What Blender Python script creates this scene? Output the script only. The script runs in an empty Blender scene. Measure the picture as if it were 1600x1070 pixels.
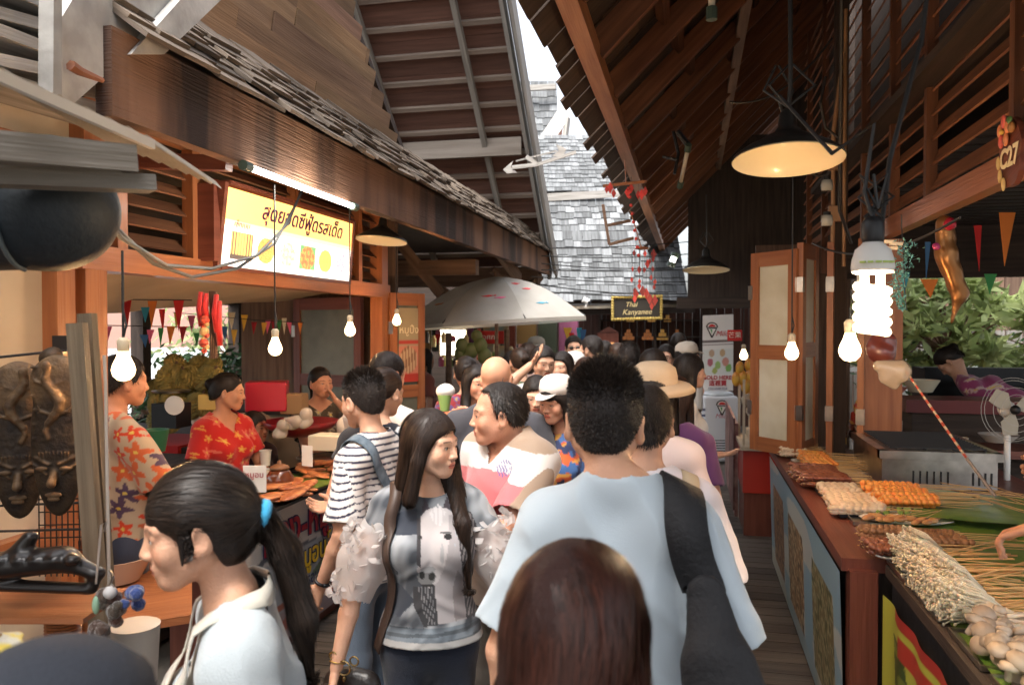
import bpy, math, random
import numpy as np
from mathutils import Vector, Matrix, Euler
SC = bpy.context.scene
RND = random.Random(7)
NR = np.random.RandomState(7)
# ---------------------------------------------------------------- camera, world, sun, exposure
F = 1240.0
YAW = math.atan2(280, F); PIT = math.atan2(-25, F)
CAMP = Vector((0, 0, 1.8))
cd = bpy.data.cameras.new('camera'); cam = bpy.data.objects.new('camera', cd); SC.collection.objects.link(cam)
cam.location = CAMP; cam.rotation_euler = (math.pi/2 + PIT, 0, YAW)
cd.sensor_width = 36; cd.lens = 36*F/1600; cd.clip_start = .05; cd.clip_end = 500
cd.dof.use_dof = True; cd.dof.focus_distance = 3.2; cd.dof.aperture_fstop = 4.5
SC.camera = cam
SUN_EL = math.radians(62); SUN_AZ = math.radians(200)      # azimuth of the sun, clockwise from +Y
w = bpy.data.worlds.new("World"); SC.world = w; w.use_nodes = True
nt = w.node_tree; bg = nt.nodes['Background']; sky = nt.nodes.new('ShaderNodeTexSky')
sky.sky_type = 'NISHITA'; sky.sun_disc = False; sky.sun_elevation = SUN_EL; sky.sun_rotation = SUN_AZ
sky.air_density = 1.0; sky.dust_density = 6.0; sky.ozone_density = 1.0
hsv = nt.nodes.new('ShaderNodeHueSaturation'); hsv.inputs['Saturation'].default_value = .35; hsv.inputs['Value'].default_value = 1.1
nt.links.new(sky.outputs[0], hsv.inputs['Color']); nt.links.new(hsv.outputs[0], bg.inputs[0]); bg.inputs[1].default_value = 0.15
sl = bpy.data.lights.new('sun', 'SUN'); sun = bpy.data.objects.new('sun', sl); SC.collection.objects.link(sun)
sl.energy = .8; sl.angle = math.radians(12); sl.color = (1, .93, .84)
dirv = Vector((math.sin(SUN_AZ)*math.cos(SUN_EL), math.cos(SUN_AZ)*math.cos(SUN_EL), math.sin(SUN_EL)))
sun.rotation_euler = dirv.to_track_quat('Z', 'Y').to_euler(); sun.location = (0, -3, 12)
SC.view_settings.view_transform = 'Standard'; SC.view_settings.look = 'None'
SC.view_settings.gamma = 1; SC.view_settings.exposure = 1.85
SC.cycles.use_denoising = True; SC.cycles.max_bounces = 7; SC.cycles.diffuse_bounces = 4
SC.cycles.sample_clamp_indirect = 4
# ---------------------------------------------------------------- pixel (photo 1600x1070) -> place in the world
_fw0 = Vector((-math.sin(YAW), math.cos(YAW), 0)); RT = Vector((math.cos(YAW), math.sin(YAW), 0)); _u0 = Vector((0, 0, 1))
FW = _fw0*math.cos(PIT) + _u0*math.sin(PIT); UP = _u0*math.cos(PIT) - _fw0*math.sin(PIT)
def ray(px, py): return FW + RT*((px-800)/F) - UP*((py-535)/F)
def at(px, py, d): return CAMP + ray(px, py)*d
def atx(px, py, x): r = ray(px, py); return CAMP + r*(x/r.x)
def atz(px, py, z): r = ray(px, py); return CAMP + r*((z-CAMP.z)/r.z)
def aty(px, py, y): r = ray(px, py); return CAMP + r*(y/r.y)
# ---------------------------------------------------------------- materials
_mats = {}
def mat(name, col=(.5, .5, .5), rough=.6, metal=0., col2=None, ns=None, stretch=(1, 1, 1), nf=(.35, .65), uv=False,
        bump=0., bs=None, emis=None, es=0., sub=0., trans=0., ior=1.45, alpha=1., sheen=0., coat=0., spec=.5, detail=5., bstretch=None, translucent=0.):
    if name in _mats: return _mats[name]
    m = bpy.data.materials.new(name); m.use_nodes = True; t = m.node_tree; N = t.nodes; L = t.links
    b = N['Principled BSDF']; at_ = N.new('ShaderNodeAttribute'); at_.attribute_name = 'Col'
    mul = N.new('ShaderNodeMix'); mul.data_type = 'RGBA'; mul.blend_type = 'MULTIPLY'; mul.inputs[0].default_value = 1
    L.new(at_.outputs['Color'], mul.inputs[7])
    tc = N.new('ShaderNodeTexCoord')
    def mapped(st):
        mp = N.new('ShaderNodeMapping'); mp.inputs['Scale'].default_value = st
        L.new(tc.outputs['UV' if uv else 'Object'], mp.inputs[0]); return mp
    if col2 is not None and ns:
        mp = mapped(stretch); n = N.new('ShaderNodeTexNoise'); n.inputs['Scale'].default_value = ns; n.inputs['Detail'].default_value = detail
        L.new(mp.outputs[0], n.inputs['Vector'])
        r = N.new('ShaderNodeValToRGB'); r.color_ramp.elements[0].position = nf[0]; r.color_ramp.elements[1].position = nf[1]
        r.color_ramp.elements[0].color = (*col, 1); r.color_ramp.elements[1].color = (*col2, 1)
        L.new(n.outputs['Fac'], r.inputs[0]); L.new(r.outputs[0], mul.inputs[6])
    else:
        mul.inputs[6].default_value = (*col, 1)
    L.new(mul.outputs[2], b.inputs['Base Color'])
    b.inputs['Roughness'].default_value = rough; b.inputs['Metallic'].default_value = metal
    b.inputs['IOR'].default_value = ior; b.inputs['Specular IOR Level'].default_value = spec
    if bump:
        mp = mapped(bstretch or stretch); n2 = N.new('ShaderNodeTexNoise'); n2.inputs['Scale'].default_value = bs or ns or 20; n2.inputs['Detail'].default_value = 4
        L.new(mp.outputs[0], n2.inputs['Vector']); bp = N.new('ShaderNodeBump'); bp.inputs['Strength'].default_value = bump
        bp.inputs['Distance'].default_value = .01
        L.new(n2.outputs['Fac'], bp.inputs['Height']); L.new(bp.outputs[0], b.inputs['Normal'])
    if emis is not None:
        b.inputs['Emission Strength'].default_value = es
        if emis == 'col': L.new(mul.outputs[2], b.inputs['Emission Color'])
        else: b.inputs['Emission Color'].default_value = (*emis, 1)
    if sub: b.inputs['Subsurface Weight'].default_value = sub; b.inputs['Subsurface Radius'].default_value = (.012, .005, .003); b.inputs['Subsurface Scale'].default_value = 1
    if trans: b.inputs['Transmission Weight'].default_value = trans
    if alpha < 1: b.inputs['Alpha'].default_value = alpha
    if sheen: b.inputs['Sheen Weight'].default_value = sheen
    if coat: b.inputs['Coat Weight'].default_value = coat; b.inputs['Coat Roughness'].default_value = .15
    if translucent:
        tr = N.new('ShaderNodeBsdfTranslucent'); L.new(mul.outputs[2], tr.inputs[0]); mx = N.new('ShaderNodeMixShader'); mx.inputs[0].default_value = translucent
        out = N['Material Output']; L.new(b.outputs[0], mx.inputs[1]); L.new(tr.outputs[0], mx.inputs[2]); L.new(mx.outputs[0], out.inputs[0])
    _mats[name] = m; return m
def wood(name, c1, c2, rough=.65, bump=.35, ns=5., **k):
    return mat(name, c1, rough, col2=c2, ns=ns, stretch=(.35, 5, 1), nf=(.3, .7), uv=True, bump=bump, bs=14, bstretch=(.3, 8, 1), detail=8, **k)
# ---------------------------------------------------------------- objects, parents, tags
def world_loc(o):
    v = Vector((0, 0, 0))
    while o is not None: v = v + o.location; o = o.parent
    return v
def link(o): SC.collection.objects.link(o)
def tag(o, label=None, cat=None, group=None, kind=None):
    if label: o['label'] = label
    if cat: o['category'] = cat
    if group: o['group'] = group
    if kind: o['kind'] = kind
    return o
def thing(name, loc, label, cat, group=None):
    o = bpy.data.objects.new(name, None); o.empty_display_size = .1; link(o); o.location = loc
    return tag(o, label, cat, group)
def kids(o): return [c for c in bpy.data.objects if c.parent == o]
def copy_tree(o, parent=None, kd=None):
    c = o.copy(); link(c); c.parent = parent
    for ch in kids(o): copy_tree(ch, c)
    return c
def mkmesh(name, V, Fc, material, parent=None, smooth=False, cols=None, uvs=None, origin=None):
    V = np.asarray(V, dtype=np.float64).reshape(-1, 3)
    if parent is not None: org = np.array(world_loc(parent))
    elif origin is not None: org = np.array(origin)
    else: org = np.array([(V[:, 0].min()+V[:, 0].max())/2, (V[:, 1].min()+V[:, 1].max())/2, V[:, 2].min()])
    me = bpy.data.meshes.new(name)
    if isinstance(Fc, np.ndarray):
        n = len(Fc); kk = Fc.shape[1]
        me.vertices.add(len(V)); me.vertices.foreach_set('co', (V-org).astype(np.float32).ravel())
        me.loops.add(n*kk); me.loops.foreach_set('vertex_index', Fc.astype(np.int32).ravel())
        me.polygons.add(n); me.polygons.foreach_set('loop_start', np.arange(0, n*kk, kk, dtype=np.int32))
        me.update(calc_edges=True)
    else:
        me.from_pydata((V-org).tolist(), [], Fc); me.update()
    if cols is None: cols = np.ones((len(V), 3))
    c4 = np.ones((len(V), 4), dtype=np.float32); c4[:, :3] = cols
    a = me.color_attributes.new('Col', 'FLOAT_COLOR', 'POINT'); a.data.foreach_set('color', c4.ravel())
    if uvs is not None:
        u = me.uv_layers.new(name='UVMap'); u.data.foreach_set('uv', np.asarray(uvs, dtype=np.float32).ravel())
    if smooth: me.polygons.foreach_set('use_smooth', np.ones(len(me.polygons), dtype=bool))
    if smooth == 'auto': me.set_sharp_from_angle(angle=math.radians(40))
    me.materials.append(material)
    o = bpy.data.objects.new(name, me); link(o)
    if parent is not None: o.parent = parent
    else: o.location = org
    return o
def frame_of(p0, p1, up=(0, 0, 1)):
    p0 = Vector(p0); p1 = Vector(p1); x = (p1-p0); l = x.length; x = x/l if l else Vector((1, 0, 0))
    z = Vector(up); z = z - x*z.dot(x)
    if z.length < 1e-4: z = Vector((0, 1, 0)) - x*x.y
    z.normalize(); y = z.cross(x); return p0, x, y, z, l
EACH = {'post', 'hinge', 'rafter', 'stud', 'end_cap', 'charm', 'bracket', 'noggin', 'trim', 'printed_fish', 'rib', 'straw', 'battens', 'batten', 'barge_board', 'bauble', 'wall_plate', 'beam', 'roof_board', 'ribbon', 'tassel', 'chips', 'purlin', 'shelf_board', 'packets', 'sticker', 'shaft', 'grate', 'frame_bar', 'plush'}
def ordn(i, n, a='left', b='right'):
    w_ = ['first', 'second', 'third', 'fourth', 'fifth', 'sixth', 'seventh', 'eighth', 'ninth', 'tenth', 'eleventh', 'twelfth', 'thirteenth', 'fourteenth', 'fifteenth', 'sixteenth']
    return f'{w_[i]} from {a}' if i < (n+1)//2 else f'{w_[n-1-i]} from {b}'
class MB:
    def __init__(s): s.v = []; s.f = []; s.c = []; s.uv = []; s.col = (1, 1, 1); s.seg = []
    def tint(s, c): s.col = (c, c, c) if isinstance(c, (int, float)) else tuple(c); return s
    def add(s, vs, fs, uvs=None):
        b = len(s.v); s.seg.append((b, len(s.f), len(s.uv))); s.v += [tuple(v) for v in vs]; s.c += [s.col]*len(vs)
        for i, f in enumerate(fs):
            s.f.append([b+q for q in f]); s.uv += (uvs[i] if uvs else [(vs[q][0]+vs[q][1]*.7, vs[q][2]+vs[q][1]*.3) for q in f])
        return s
    def obox(s, c, x, y, z, hx, hy, hz):            # oriented box, u along x
        c = Vector(c); P = []
        for i in (-1, 1):
            for j in (-1, 1):
                for k in (-1, 1): P.append(c + x*(hx*i) + y*(hy*j) + z*(hz*k))
        fs = [(0, 1, 3, 2), (4, 6, 7, 5), (0, 4, 5, 1), (2, 3, 7, 6), (0, 2, 6, 4), (1, 5, 7, 3)]
        ou = RND.random()*50; ov = RND.random()*50; uvs = []
        co = [(i*hx, j*hy, k*hz) for i in (-1, 1) for j in (-1, 1) for k in (-1, 1)]
        for n, f in enumerate(fs):
            if n < 2: uvs.append([(ou+co[q][1], ov+co[q][2]) for q in f])
            elif n < 4: uvs.append([(ou+co[q][0], ov+co[q][2]) for q in f])
            else: uvs.append([(ou+co[q][0], ov+co[q][1]+3) for q in f])
        return s.add(P, fs, uvs)
    def box(s, c, size, rz=0):
        x = Vector((math.cos(rz), math.sin(rz), 0)); y = Vector((-math.sin(rz), math.cos(rz), 0)); z = Vector((0, 0, 1))
        hx, hy, hz = size[0]/2, size[1]/2, size[2]/2
        if hx >= max(hy, hz): return s.obox(c, x, y, z, hx, hy, hz)
        if hy >= hz: return s.obox(c, y, z, x, hy, hz, hx)
        return s.obox(c, z, x, y, hz, hx, hy)
    def bb(s, x0, x1, y0, y1, z0, z1): return s.box(((x0+x1)/2, (y0+y1)/2, (z0+z1)/2), (abs(x1-x0), abs(y1-y0), abs(z1-z0)))
    def bar(s, p0, p1, w, h, up=(0, 0, 1)):         # w across, h along 'up'
        p, x, y, z, l = frame_of(p0, p1, up); return s.obox(p+x*(l/2), x, y, z, l/2, w/2, h/2)
    def quad(s, a, b, c, d, nu=1, nv=1, fc=None):
        a, b, c, d = map(Vector, (a, b, c, d)); vs = []; fs = []; uvs = []; W = (b-a).length; H = (d-a).length
        base = len(s.v)
        for j in range(nv+1):
            for i in range(nu+1):
                u = i/nu; v = j/nv; vs.append((a*(1-u)+b*u)*(1-v) + (d*(1-u)+c*u)*v)
        for j in range(nv):
            for i in range(nu):
                q = j*(nu+1)+i; fs.append((q, q+1, q+nu+2, q+nu+1)); uvs.append([(i/nu*W, j/nv*H), ((i+1)/nu*W, j/nv*H), ((i+1)/nu*W, (j+1)/nv*H), (i/nu*W, (j+1)/nv*H)])
        s.add(vs, fs, uvs)
        if fc:
            k = base
            for j in range(nv+1):
                for i in range(nu+1): s.c[k] = tuple(fc(i/nu, j/nv)); k += 1
        return s
    def tube(s, pts, r, n=8, cap=True):
        pts = [Vector(p) for p in pts]; rs = r if isinstance(r, (list, tuple)) else [r]*len(pts); vs = []; fs = []; y = None
        for i, p in enumerate(pts):
            t = (pts[min(i+1, len(pts)-1)]-pts[max(i-1, 0)]); t = t.normalized() if t.length > 1e-9 else Vector((0, 0, 1))
            if y is None: y = t.orthogonal().normalized()
            y = (y - t*y.dot(t)); y = y.normalized() if y.length > 1e-6 else t.orthogonal().normalized(); z = t.cross(y)
            for k in range(n):
                a = 2*math.pi*k/n; vs.append(p + y*(rs[i]*math.cos(a)) + z*(rs[i]*math.sin(a)))
        for i in range(len(pts)-1):
            for k in range(n): fs.append((i*n+k, i*n+(k+1) % n, (i+1)*n+(k+1) % n, (i+1)*n+k))
        if cap: fs += [tuple(range(n-1, -1, -1)), tuple((len(pts)-1)*n+k for k in range(n))]
        return s.add(vs, fs)
    def lathe(s, prof, c=(0, 0, 0), n=20, ax=None, sx=1, sy=1):
        c = Vector(c); vs = []; fs = []
        if ax is None: X, Y, Z = Vector((1, 0, 0)), Vector((0, 1, 0)), Vector((0, 0, 1))
        else: _, Z, X, Y, _l = frame_of((0, 0, 0), ax)
        for (r, z) in prof:
            for k in range(n):
                a = 2*math.pi*k/n; vs.append(c + X*(r*sx*math.cos(a)) + Y*(r*sy*math.sin(a)) + Z*z)
        for i in range(len(prof)-1):
            for k in range(n): fs.append((i*n+k, i*n+(k+1) % n, (i+1)*n+(k+1) % n, (i+1)*n+k))
        if prof[0][0] > 1e-4: fs.append(tuple(range(n-1, -1, -1)))
        if prof[-1][0] > 1e-4: fs.append(tuple((len(prof)-1)*n+k for k in range(n)))
        return s.add(vs, fs)
    def lathe_open(s, prof, c=(0, 0, 0), n=20, ax=None):
        m = len(s.f); s.lathe(prof, c, n, ax)
        drop = (1 if prof[0][0] > 1e-4 else 0) + (1 if prof[-1][0] > 1e-4 else 0)
        for _ in range(drop): s.uv = s.uv[:-len(s.f[-1])]; s.f.pop()
        return s
    def ell(s, c, r, n=10, m=7, jit=0., R=None):
        c = Vector(c); r = (r, r, r) if isinstance(r, (int, float)) else r; vs = []; fs = []
        for i in range(m+1):
            th = math.pi*i/m
            for k in range(n):
                a = 2*math.pi*k/n; q = 1+jit*(RND.random()-.5)
                p = Vector((r[0]*math.sin(th)*math.cos(a)*q, r[1]*math.sin(th)*math.sin(a)*q, r[2]*math.cos(th)*q))
                vs.append(c + (R @ p if R is not None else p))
        for i in range(m):
            for k in range(n): fs.append((i*n+k, (i+1)*n+k, (i+1)*n+(k+1) % n, i*n+(k+1) % n))
        return s.add(vs, fs)
    def prism(s, poly, off):                        # poly: list of points (planar), extruded by off
        off = Vector(off); P = [Vector(p) for p in poly]; n = len(P)
        vs = P + [p+off for p in P]; fs = [tuple(range(n-1, -1, -1)), tuple(range(n, 2*n))]
        fs += [(i, (i+1) % n, n+(i+1) % n, n+i) for i in range(n)]
        return s.add(vs, fs)
    def pieces(s, name, material, parent=None, smooth=False):      # every added shape becomes an object of its own
        out = []; E_ = s.seg + [(len(s.v), len(s.f), len(s.uv))]
        for (a, f0, u0), (b, f1, u1) in zip(E_[:-1], E_[1:]): out.append(mkmesh(name, s.v[a:b], [[q-a for q in f] for f in s.f[f0:f1]], material, parent, smooth, np.array(s.c[a:b]), s.uv[u0:u1]))
        return out
    def build(s, name, material, parent=None, smooth=False, origin=None):
        if name in EACH and parent is not None and 1 < len(s.seg) <= 100: return s.pieces(name, material, parent, smooth)[0]
        return mkmesh(name, s.v, s.f, material, parent, smooth, np.array(s.c), s.uv, origin)
def sag(a, b, drop, n=12):
    a = Vector(a); b = Vector(b); return [a.lerp(b, i/n) + Vector((0, 0, -4*drop*(i/n)*(1-i/n))) for i in range(n+1)]
def text(body, name, material, pos, xdir, updir, size, parent=None, ext=.001, align='CENTER', shear=0, sx=1., bold=0.):
    cu = bpy.data.curves.new(name, 'FONT'); cu.body = body; cu.size = size; cu.align_x = align; cu.align_y = 'CENTER'
    cu.extrude = ext; cu.shear = shear; cu.offset = bold; cu.resolution_u = 3
    o = bpy.data.objects.new(name, cu); link(o)
    dg = bpy.context.evaluated_depsgraph_get(); me = bpy.data.meshes.new_from_object(o.evaluated_get(dg)); bpy.data.objects.remove(o)
    V = np.array([v.co[:] for v in me.vertices]).reshape(-1, 3); Fc = [list(p.vertices) for p in me.polygons]
    X = Vector(xdir).normalized(); Y = Vector(updir); Y = (Y-X*Y.dot(X)).normalized(); Z = X.cross(Y)
    W = np.array(pos)[None] + V[:, :1]*np.array(X)*sx + V[:, 1:2]*np.array(Y) + V[:, 2:3]*np.array(Z)
    return mkmesh(name, W, Fc, material, parent)
# ---------------------------------------------------------------- smooth solid modelling (distance fields -> mesh)
def surfnet(D, lo, h):
    s = D < 0; nx, ny, nz = D.shape
    tot = np.zeros((nx-1, ny-1, nz-1), np.int8)
    for i in (0, 1):
        for j in (0, 1):
            for k in (0, 1): tot += s[i:nx-1+i, j:ny-1+j, k:nz-1+k]
    act = np.nonzero((tot > 0) & (tot < 8)); n = len(act[0])
    if n == 0: return np.zeros((0, 3)), np.zeros((0, 4), int)
    idx = -np.ones(tot.shape, np.int64); idx[act] = np.arange(n)
    cv = {(i, j, k): D[act[0]+i, act[1]+j, act[2]+k] for i in (0, 1) for j in (0, 1) for k in (0, 1)}
    acc = np.zeros((n, 3)); cnt = np.zeros(n)
    for ax in range(3):
        for u in (0, 1):
            for v in (0, 1):
                o = [u, v]; o.insert(ax, 0); q = o[:]; q[ax] = 1; a = cv[tuple(o)]; b = cv[tuple(q)]
                m = (a < 0) != (b < 0); t = np.where(m, a/np.where(m, a-b, 1), 0)
                for c in range(3): acc[:, c] += np.where(m, (t if c == ax else o[c]), 0)
                cnt += m
    V = (np.stack(act, 1) + acc/cnt[:, None])*h + lo
    Q = []
    for ax in range(3):
        sl0 = [slice(1, -1)]*3; sl1 = [slice(1, -1)]*3; sl0[ax] = slice(0, -1); sl1[ax] = slice(1, None)
        a = s[tuple(sl0)]; b = s[tuple(sl1)]; e = np.nonzero(a != b); inside = a[e]
        g = [e[0].copy(), e[1].copy(), e[2].copy()]
        for c in range(3):
            if c != ax: g[c] += 1
        u, v = (ax+1) % 3, (ax+2) % 3
        def cell(du, dv):
            t = [x.copy() for x in g]; t[u] -= du; t[v] -= dv; return idx[t[0], t[1], t[2]]
        q = np.stack([cell(1, 1), cell(0, 1), cell(0, 0), cell(1, 0)], 1); q[~inside] = q[~inside][:, ::-1]; Q.append(q)
    Q = np.concatenate(Q); Q = Q[(Q >= 0).all(1)]
    return V, Q
def smin(a, b, k):
    hh = np.clip(.5+.5*(b-a)/k, 0, 1); return b*(1-hh)+a*hh - k*hh*(1-hh)
def smax(a, b, k): return -smin(-a, -b, k)
class Field:
    def __init__(s): s.P = []
    def _add(s, fn, lo, hi, k, sub, off=0.): s.P.append((fn, np.array(lo, float), np.array(hi, float), k, sub)); return s
    def cap(s, a, b, ra, rb=None, k=.02, sub=False, flat=None, fs=1.):   # tapered capsule; flat=direction squeezed by fs
        rb = ra if rb is None else rb; a = np.array(a, float); b = np.array(b, float); ab = b-a; L2 = max(ab@ab, 1e-9)
        fd = None if flat is None else np.array(flat, float)/np.linalg.norm(flat)
        def fn(P):
            Q = P-a; t = np.clip((Q@ab)/L2, 0, 1); R = Q - t[..., None]*ab
            if fd is not None: R = R + (R@fd)[..., None]*fd*(1/fs-1)
            return np.sqrt((R*R).sum(-1)) - (ra+(rb-ra)*t)
        r = max(ra, rb)*max(1, fs)+k+.02
        return s._add(fn, np.minimum(a, b)-r, np.maximum(a, b)+r, k, sub)
    def ell(s, c, r, k=.02, sub=False, rot=None):
        c = np.array(c, float); r = np.array(r, float)*np.ones(3); Rm = None if rot is None else np.array(Euler(rot).to_matrix())
        def fn(P):
            Q = P-c
            if Rm is not None: Q = Q@Rm
            q = Q/r; k0 = np.sqrt((q*q).sum(-1)); k1 = np.sqrt(((q/r)**2).sum(-1)); return k0*(k0-1)/np.maximum(k1, 1e-6)
        m = r.max()+k+.02
        return s._add(fn, c-m, c+m, k, sub)
    def fn(s, f, lo, hi, k=.01, sub=False): return s._add(f, lo, hi, k, sub)
    def xf(s, Rm, t, sc=1.):                  # rigid transform + scale of every primitive
        Rm = np.array(Rm); t = np.array(t); o = Field()
        for f, lo, hi, k, sub in s.P:
            C = np.array([[x, y, z] for x in (lo[0], hi[0]) for y in (lo[1], hi[1]) for z in (lo[2], hi[2])])@Rm.T*sc + t
            o.P.append((lambda P, f=f: f(((P-t)@Rm)/sc)*sc, C.min(0), C.max(0), k*sc, sub))
        return o
    def join(s, o): s.P += o.P; return s
    def bounds(s): A = [p for p in s.P if not p[4]]; return np.min([p[1] for p in A], 0), np.max([p[2] for p in A], 0)
    def ev(s, P):
        D = np.full(P.shape[:-1], .2)
        for f, lo, hi, k, sub in s.P:
            m = ((P >= lo) & (P <= hi)).all(-1)
            if m.any():
                d = f(P[m]); D[m] = smax(D[m], -d, k) if sub else smin(D[m], d, k)
        return D
    def grid(s, h, lo=None, hi=None, disp=None):
        if lo is None: lo, hi = s.bounds()
        lo = np.array(lo, float); lo = np.floor(lo/h)*h; n = np.ceil((np.array(hi)-lo)/h).astype(int)+1
        ax = [lo[i]+np.arange(n[i])*h for i in range(3)]; D = np.full(tuple(n), .2)
        for f, l, u, k, sub in s.P:
            i0 = np.clip(np.floor((l-lo)/h).astype(int), 0, n); i1 = np.clip(np.ceil((u-lo)/h).astype(int)+1, 0, n)
            if (i1 <= i0).any(): continue
            P = np.stack(np.meshgrid(*[ax[i][i0[i]:i1[i]] for i in range(3)], indexing='ij'), -1)
            sl = tuple(slice(i0[i], i1[i]) for i in range(3)); d = f(P); o = D[sl]
            D[sl] = smax(o, -d, k) if sub else smin(o, d, k)
        if disp is not None:
            m = np.abs(D) < .06; I = np.nonzero(m); P = np.stack([ax[0][I[0]], ax[1][I[1]], ax[2][I[2]]], -1); D[m] += disp(P)
        return D, lo
    def mesh(s, h, lo=None, hi=None, disp=None):
        D, l = s.grid(h, lo, hi, disp); return surfnet(D, l, h)
def wav(seed, scale, n=6):
    r = np.random.RandomState(abs(int(seed))); K = r.randn(n, 3); K = K/np.linalg.norm(K, axis=1)[:, None]*np.array([.6, 1, 1.6, .8, 1.3, 2.1])[:n, None]*scale; ph = r.rand(n)*6.28
    return lambda P: sum(np.sin(P@K[i]+ph[i]+.8*np.sin(P@K[(i+1) % n]*.7+ph[i]*2)) for i in range(n))/n
# ---------------------------------------------------------------- people
def rotm(yaw=0, pitch=0, roll=0):   # degrees; yaw about z (positive turns to the person's left), pitch down positive, roll towards own right
    return Matrix.Rotation(math.radians(yaw), 3, 'Z') @ Matrix.Rotation(math.radians(-pitch), 3, 'X') @ Matrix.Rotation(math.radians(roll), 3, 'Y')
def face_field(fem, ear=True):
    f = Field(); j = .93 if fem else 1.
    f.ell((0, -.014, .142), (.075, .093, .082), .02)
    f.ell((0, .022, .092), (.062*j, .066, .08), .02)
    f.ell((0, .064, .022), (.024*j, .022, .02), .03)
    for s in (-1, 1):
        f.cap((s*.05*j, -.002, .068), (s*.018, .055, .026), .018, .014, .03)
        f.ell((s*.038, .06, .082), (.024, .02, .026), .025)
        f.cap((s*.045, .068, .130), (s*.012, .080, .129), .009, .008, .02)
    for s in (-1, 1):
        f.ell((s*.031, .097, .111), (.017, .009, .010), .012, sub=True)
    f.cap((0, .082, .12), (0, .1, .081), .006, .0095, .014)
    for s in (-1, 1): f.ell((s*.012, .093, .077), (.008, .01, .007), .006)
    f.ell((0, .076, .052), (.027, .015, .02), .015)
    f.ell((0, .0860, .0535), (.022, .0085, .0052), .006)
    f.ell((0, .0845, .0435), (.018, .0085, .006), .006)
    f.cap((-.02, .0935, .0487), (.02, .0935, .0487), .002, .002, .003, sub=True)
    for s in (-1, 1):   # eyelids, leaving a slit for the eye
        f.cap((s*.019, .079, .1150), (s*.043, .0745, .1145), .0078, .0066, .004)
        f.cap((s*.020, .0785, .1045), (s*.042, .074, .1050), .0062, .0052, .005)
    if ear:
        for s in (-1, 1):
            f.ell((s*.079, -.008, .1), (.009, .019, .032), .008, rot=(math.radians(-10), 0, math.radians(s*-22)))
            f.ell((s*.087, -.004, .103), (.006, .011, .02), .006, sub=True)
            f.ell((s*.079, .002, .078), (.006, .009, .012), .008)
    return f
def hand_field(W, a, n, s, curl=(.35, .4, .45, .5), spread=.12, sc=1., thumb=.5, thcurl=.3):
    """W wrist, a = direction of the fingers, n = palm side (fingers curl towards it), s = thumb side"""
    W = Vector(W); a = Vector(a).normalized(); s = Vector(s); s = (s-a*s.dot(a)).normalized(); n2 = a.cross(s)
    if n2.dot(Vector(n)) < 0: n2 = -n2
    n = n2; f = Field(); fl = tuple(n)
    f.cap(W-a*.02*sc, W+a*.035*sc, .022*sc, .024*sc, .012, flat=fl, fs=.62)
    for i, o in enumerate((.026, .009, -.008, -.024)):
        f.cap(W+a*.02*sc+s*o*.5*sc, W+a*.082*sc+s*o*sc, .016*sc, .0115*sc, .008, flat=fl, fs=.8)
    for i, (o, L) in enumerate(((.026, .068), (.009, .077), (-.008, .071), (-.024, .056))):
        p = W+a*.084*sc+s*o*sc; d = (a + s*(spread*(1.5-i)*.6)).normalized(); r = (.0088-.0006*(i == 3))*sc; c = curl[i]
        for q, fr in enumerate((.45, .31, .24)):
            ax = d.cross(n).normalized(); d = (Matrix.Rotation(c*(1, 1.15, .8)[q], 3, ax) @ d).normalized(); e = p+d*(L*fr*sc)
            f.cap(p, e, r*(1-.07*q), r*(.93-.07*q), .003); p = e
    p = W+a*.022*sc+s*.02*sc; d = (a*.75+s*(.35+thumb)+n*.25).normalized()
    f.cap(W+a*.01*sc, p+d*.03*sc, .015*sc, .0125*sc, .01); p = p+d*.03*sc
    for L in (.03, .026):
        d = (Matrix.Rotation(-thcurl, 3, n) @ d) if s.cross(a).dot(n) < 0 else (Matrix.Rotation(thcurl, 3, n) @ d)
        e = p+d*L*sc; f.cap(p, e, .0105*sc, .0092*sc, .004); p = e
    return f
ZL = {   # hairline height over the head's length (back -> front)
    'short': ([-.12, -.085, -.05, -.03, .012, .03, .055, .075, .095], [.045, .048, .07, .105, .112, .1, .155, .172, .182]),
    'full': ([-.12, -.06, -.03, .02, .045, .065, .095], [-.02, -.02, .05, .085, .12, .165, .178]),
    'tight': ([-.12, -.085, -.04, -.02, .02, .045, .07, .095], [.045, .05, .08, .105, .118, .13, .168, .178]),
    'recede': ([-.12, -.085, -.05, -.03, .012, .02, .035, .06, .095], [.045, .048, .07, .105, .112, .13, .2, .203, .205]),
    'bangs': ([-.12, -.06, -.03, -.008, .012, .024, .034, .05, .075, .11], [-.02, -.02, .05, .122, .135, .12, .10, .128, .132, .134]),
    'bald': ([-.12, -.085, -.05, .0, .02, .05], [.05, .05, .075, .11, .13, .3])}
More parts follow.
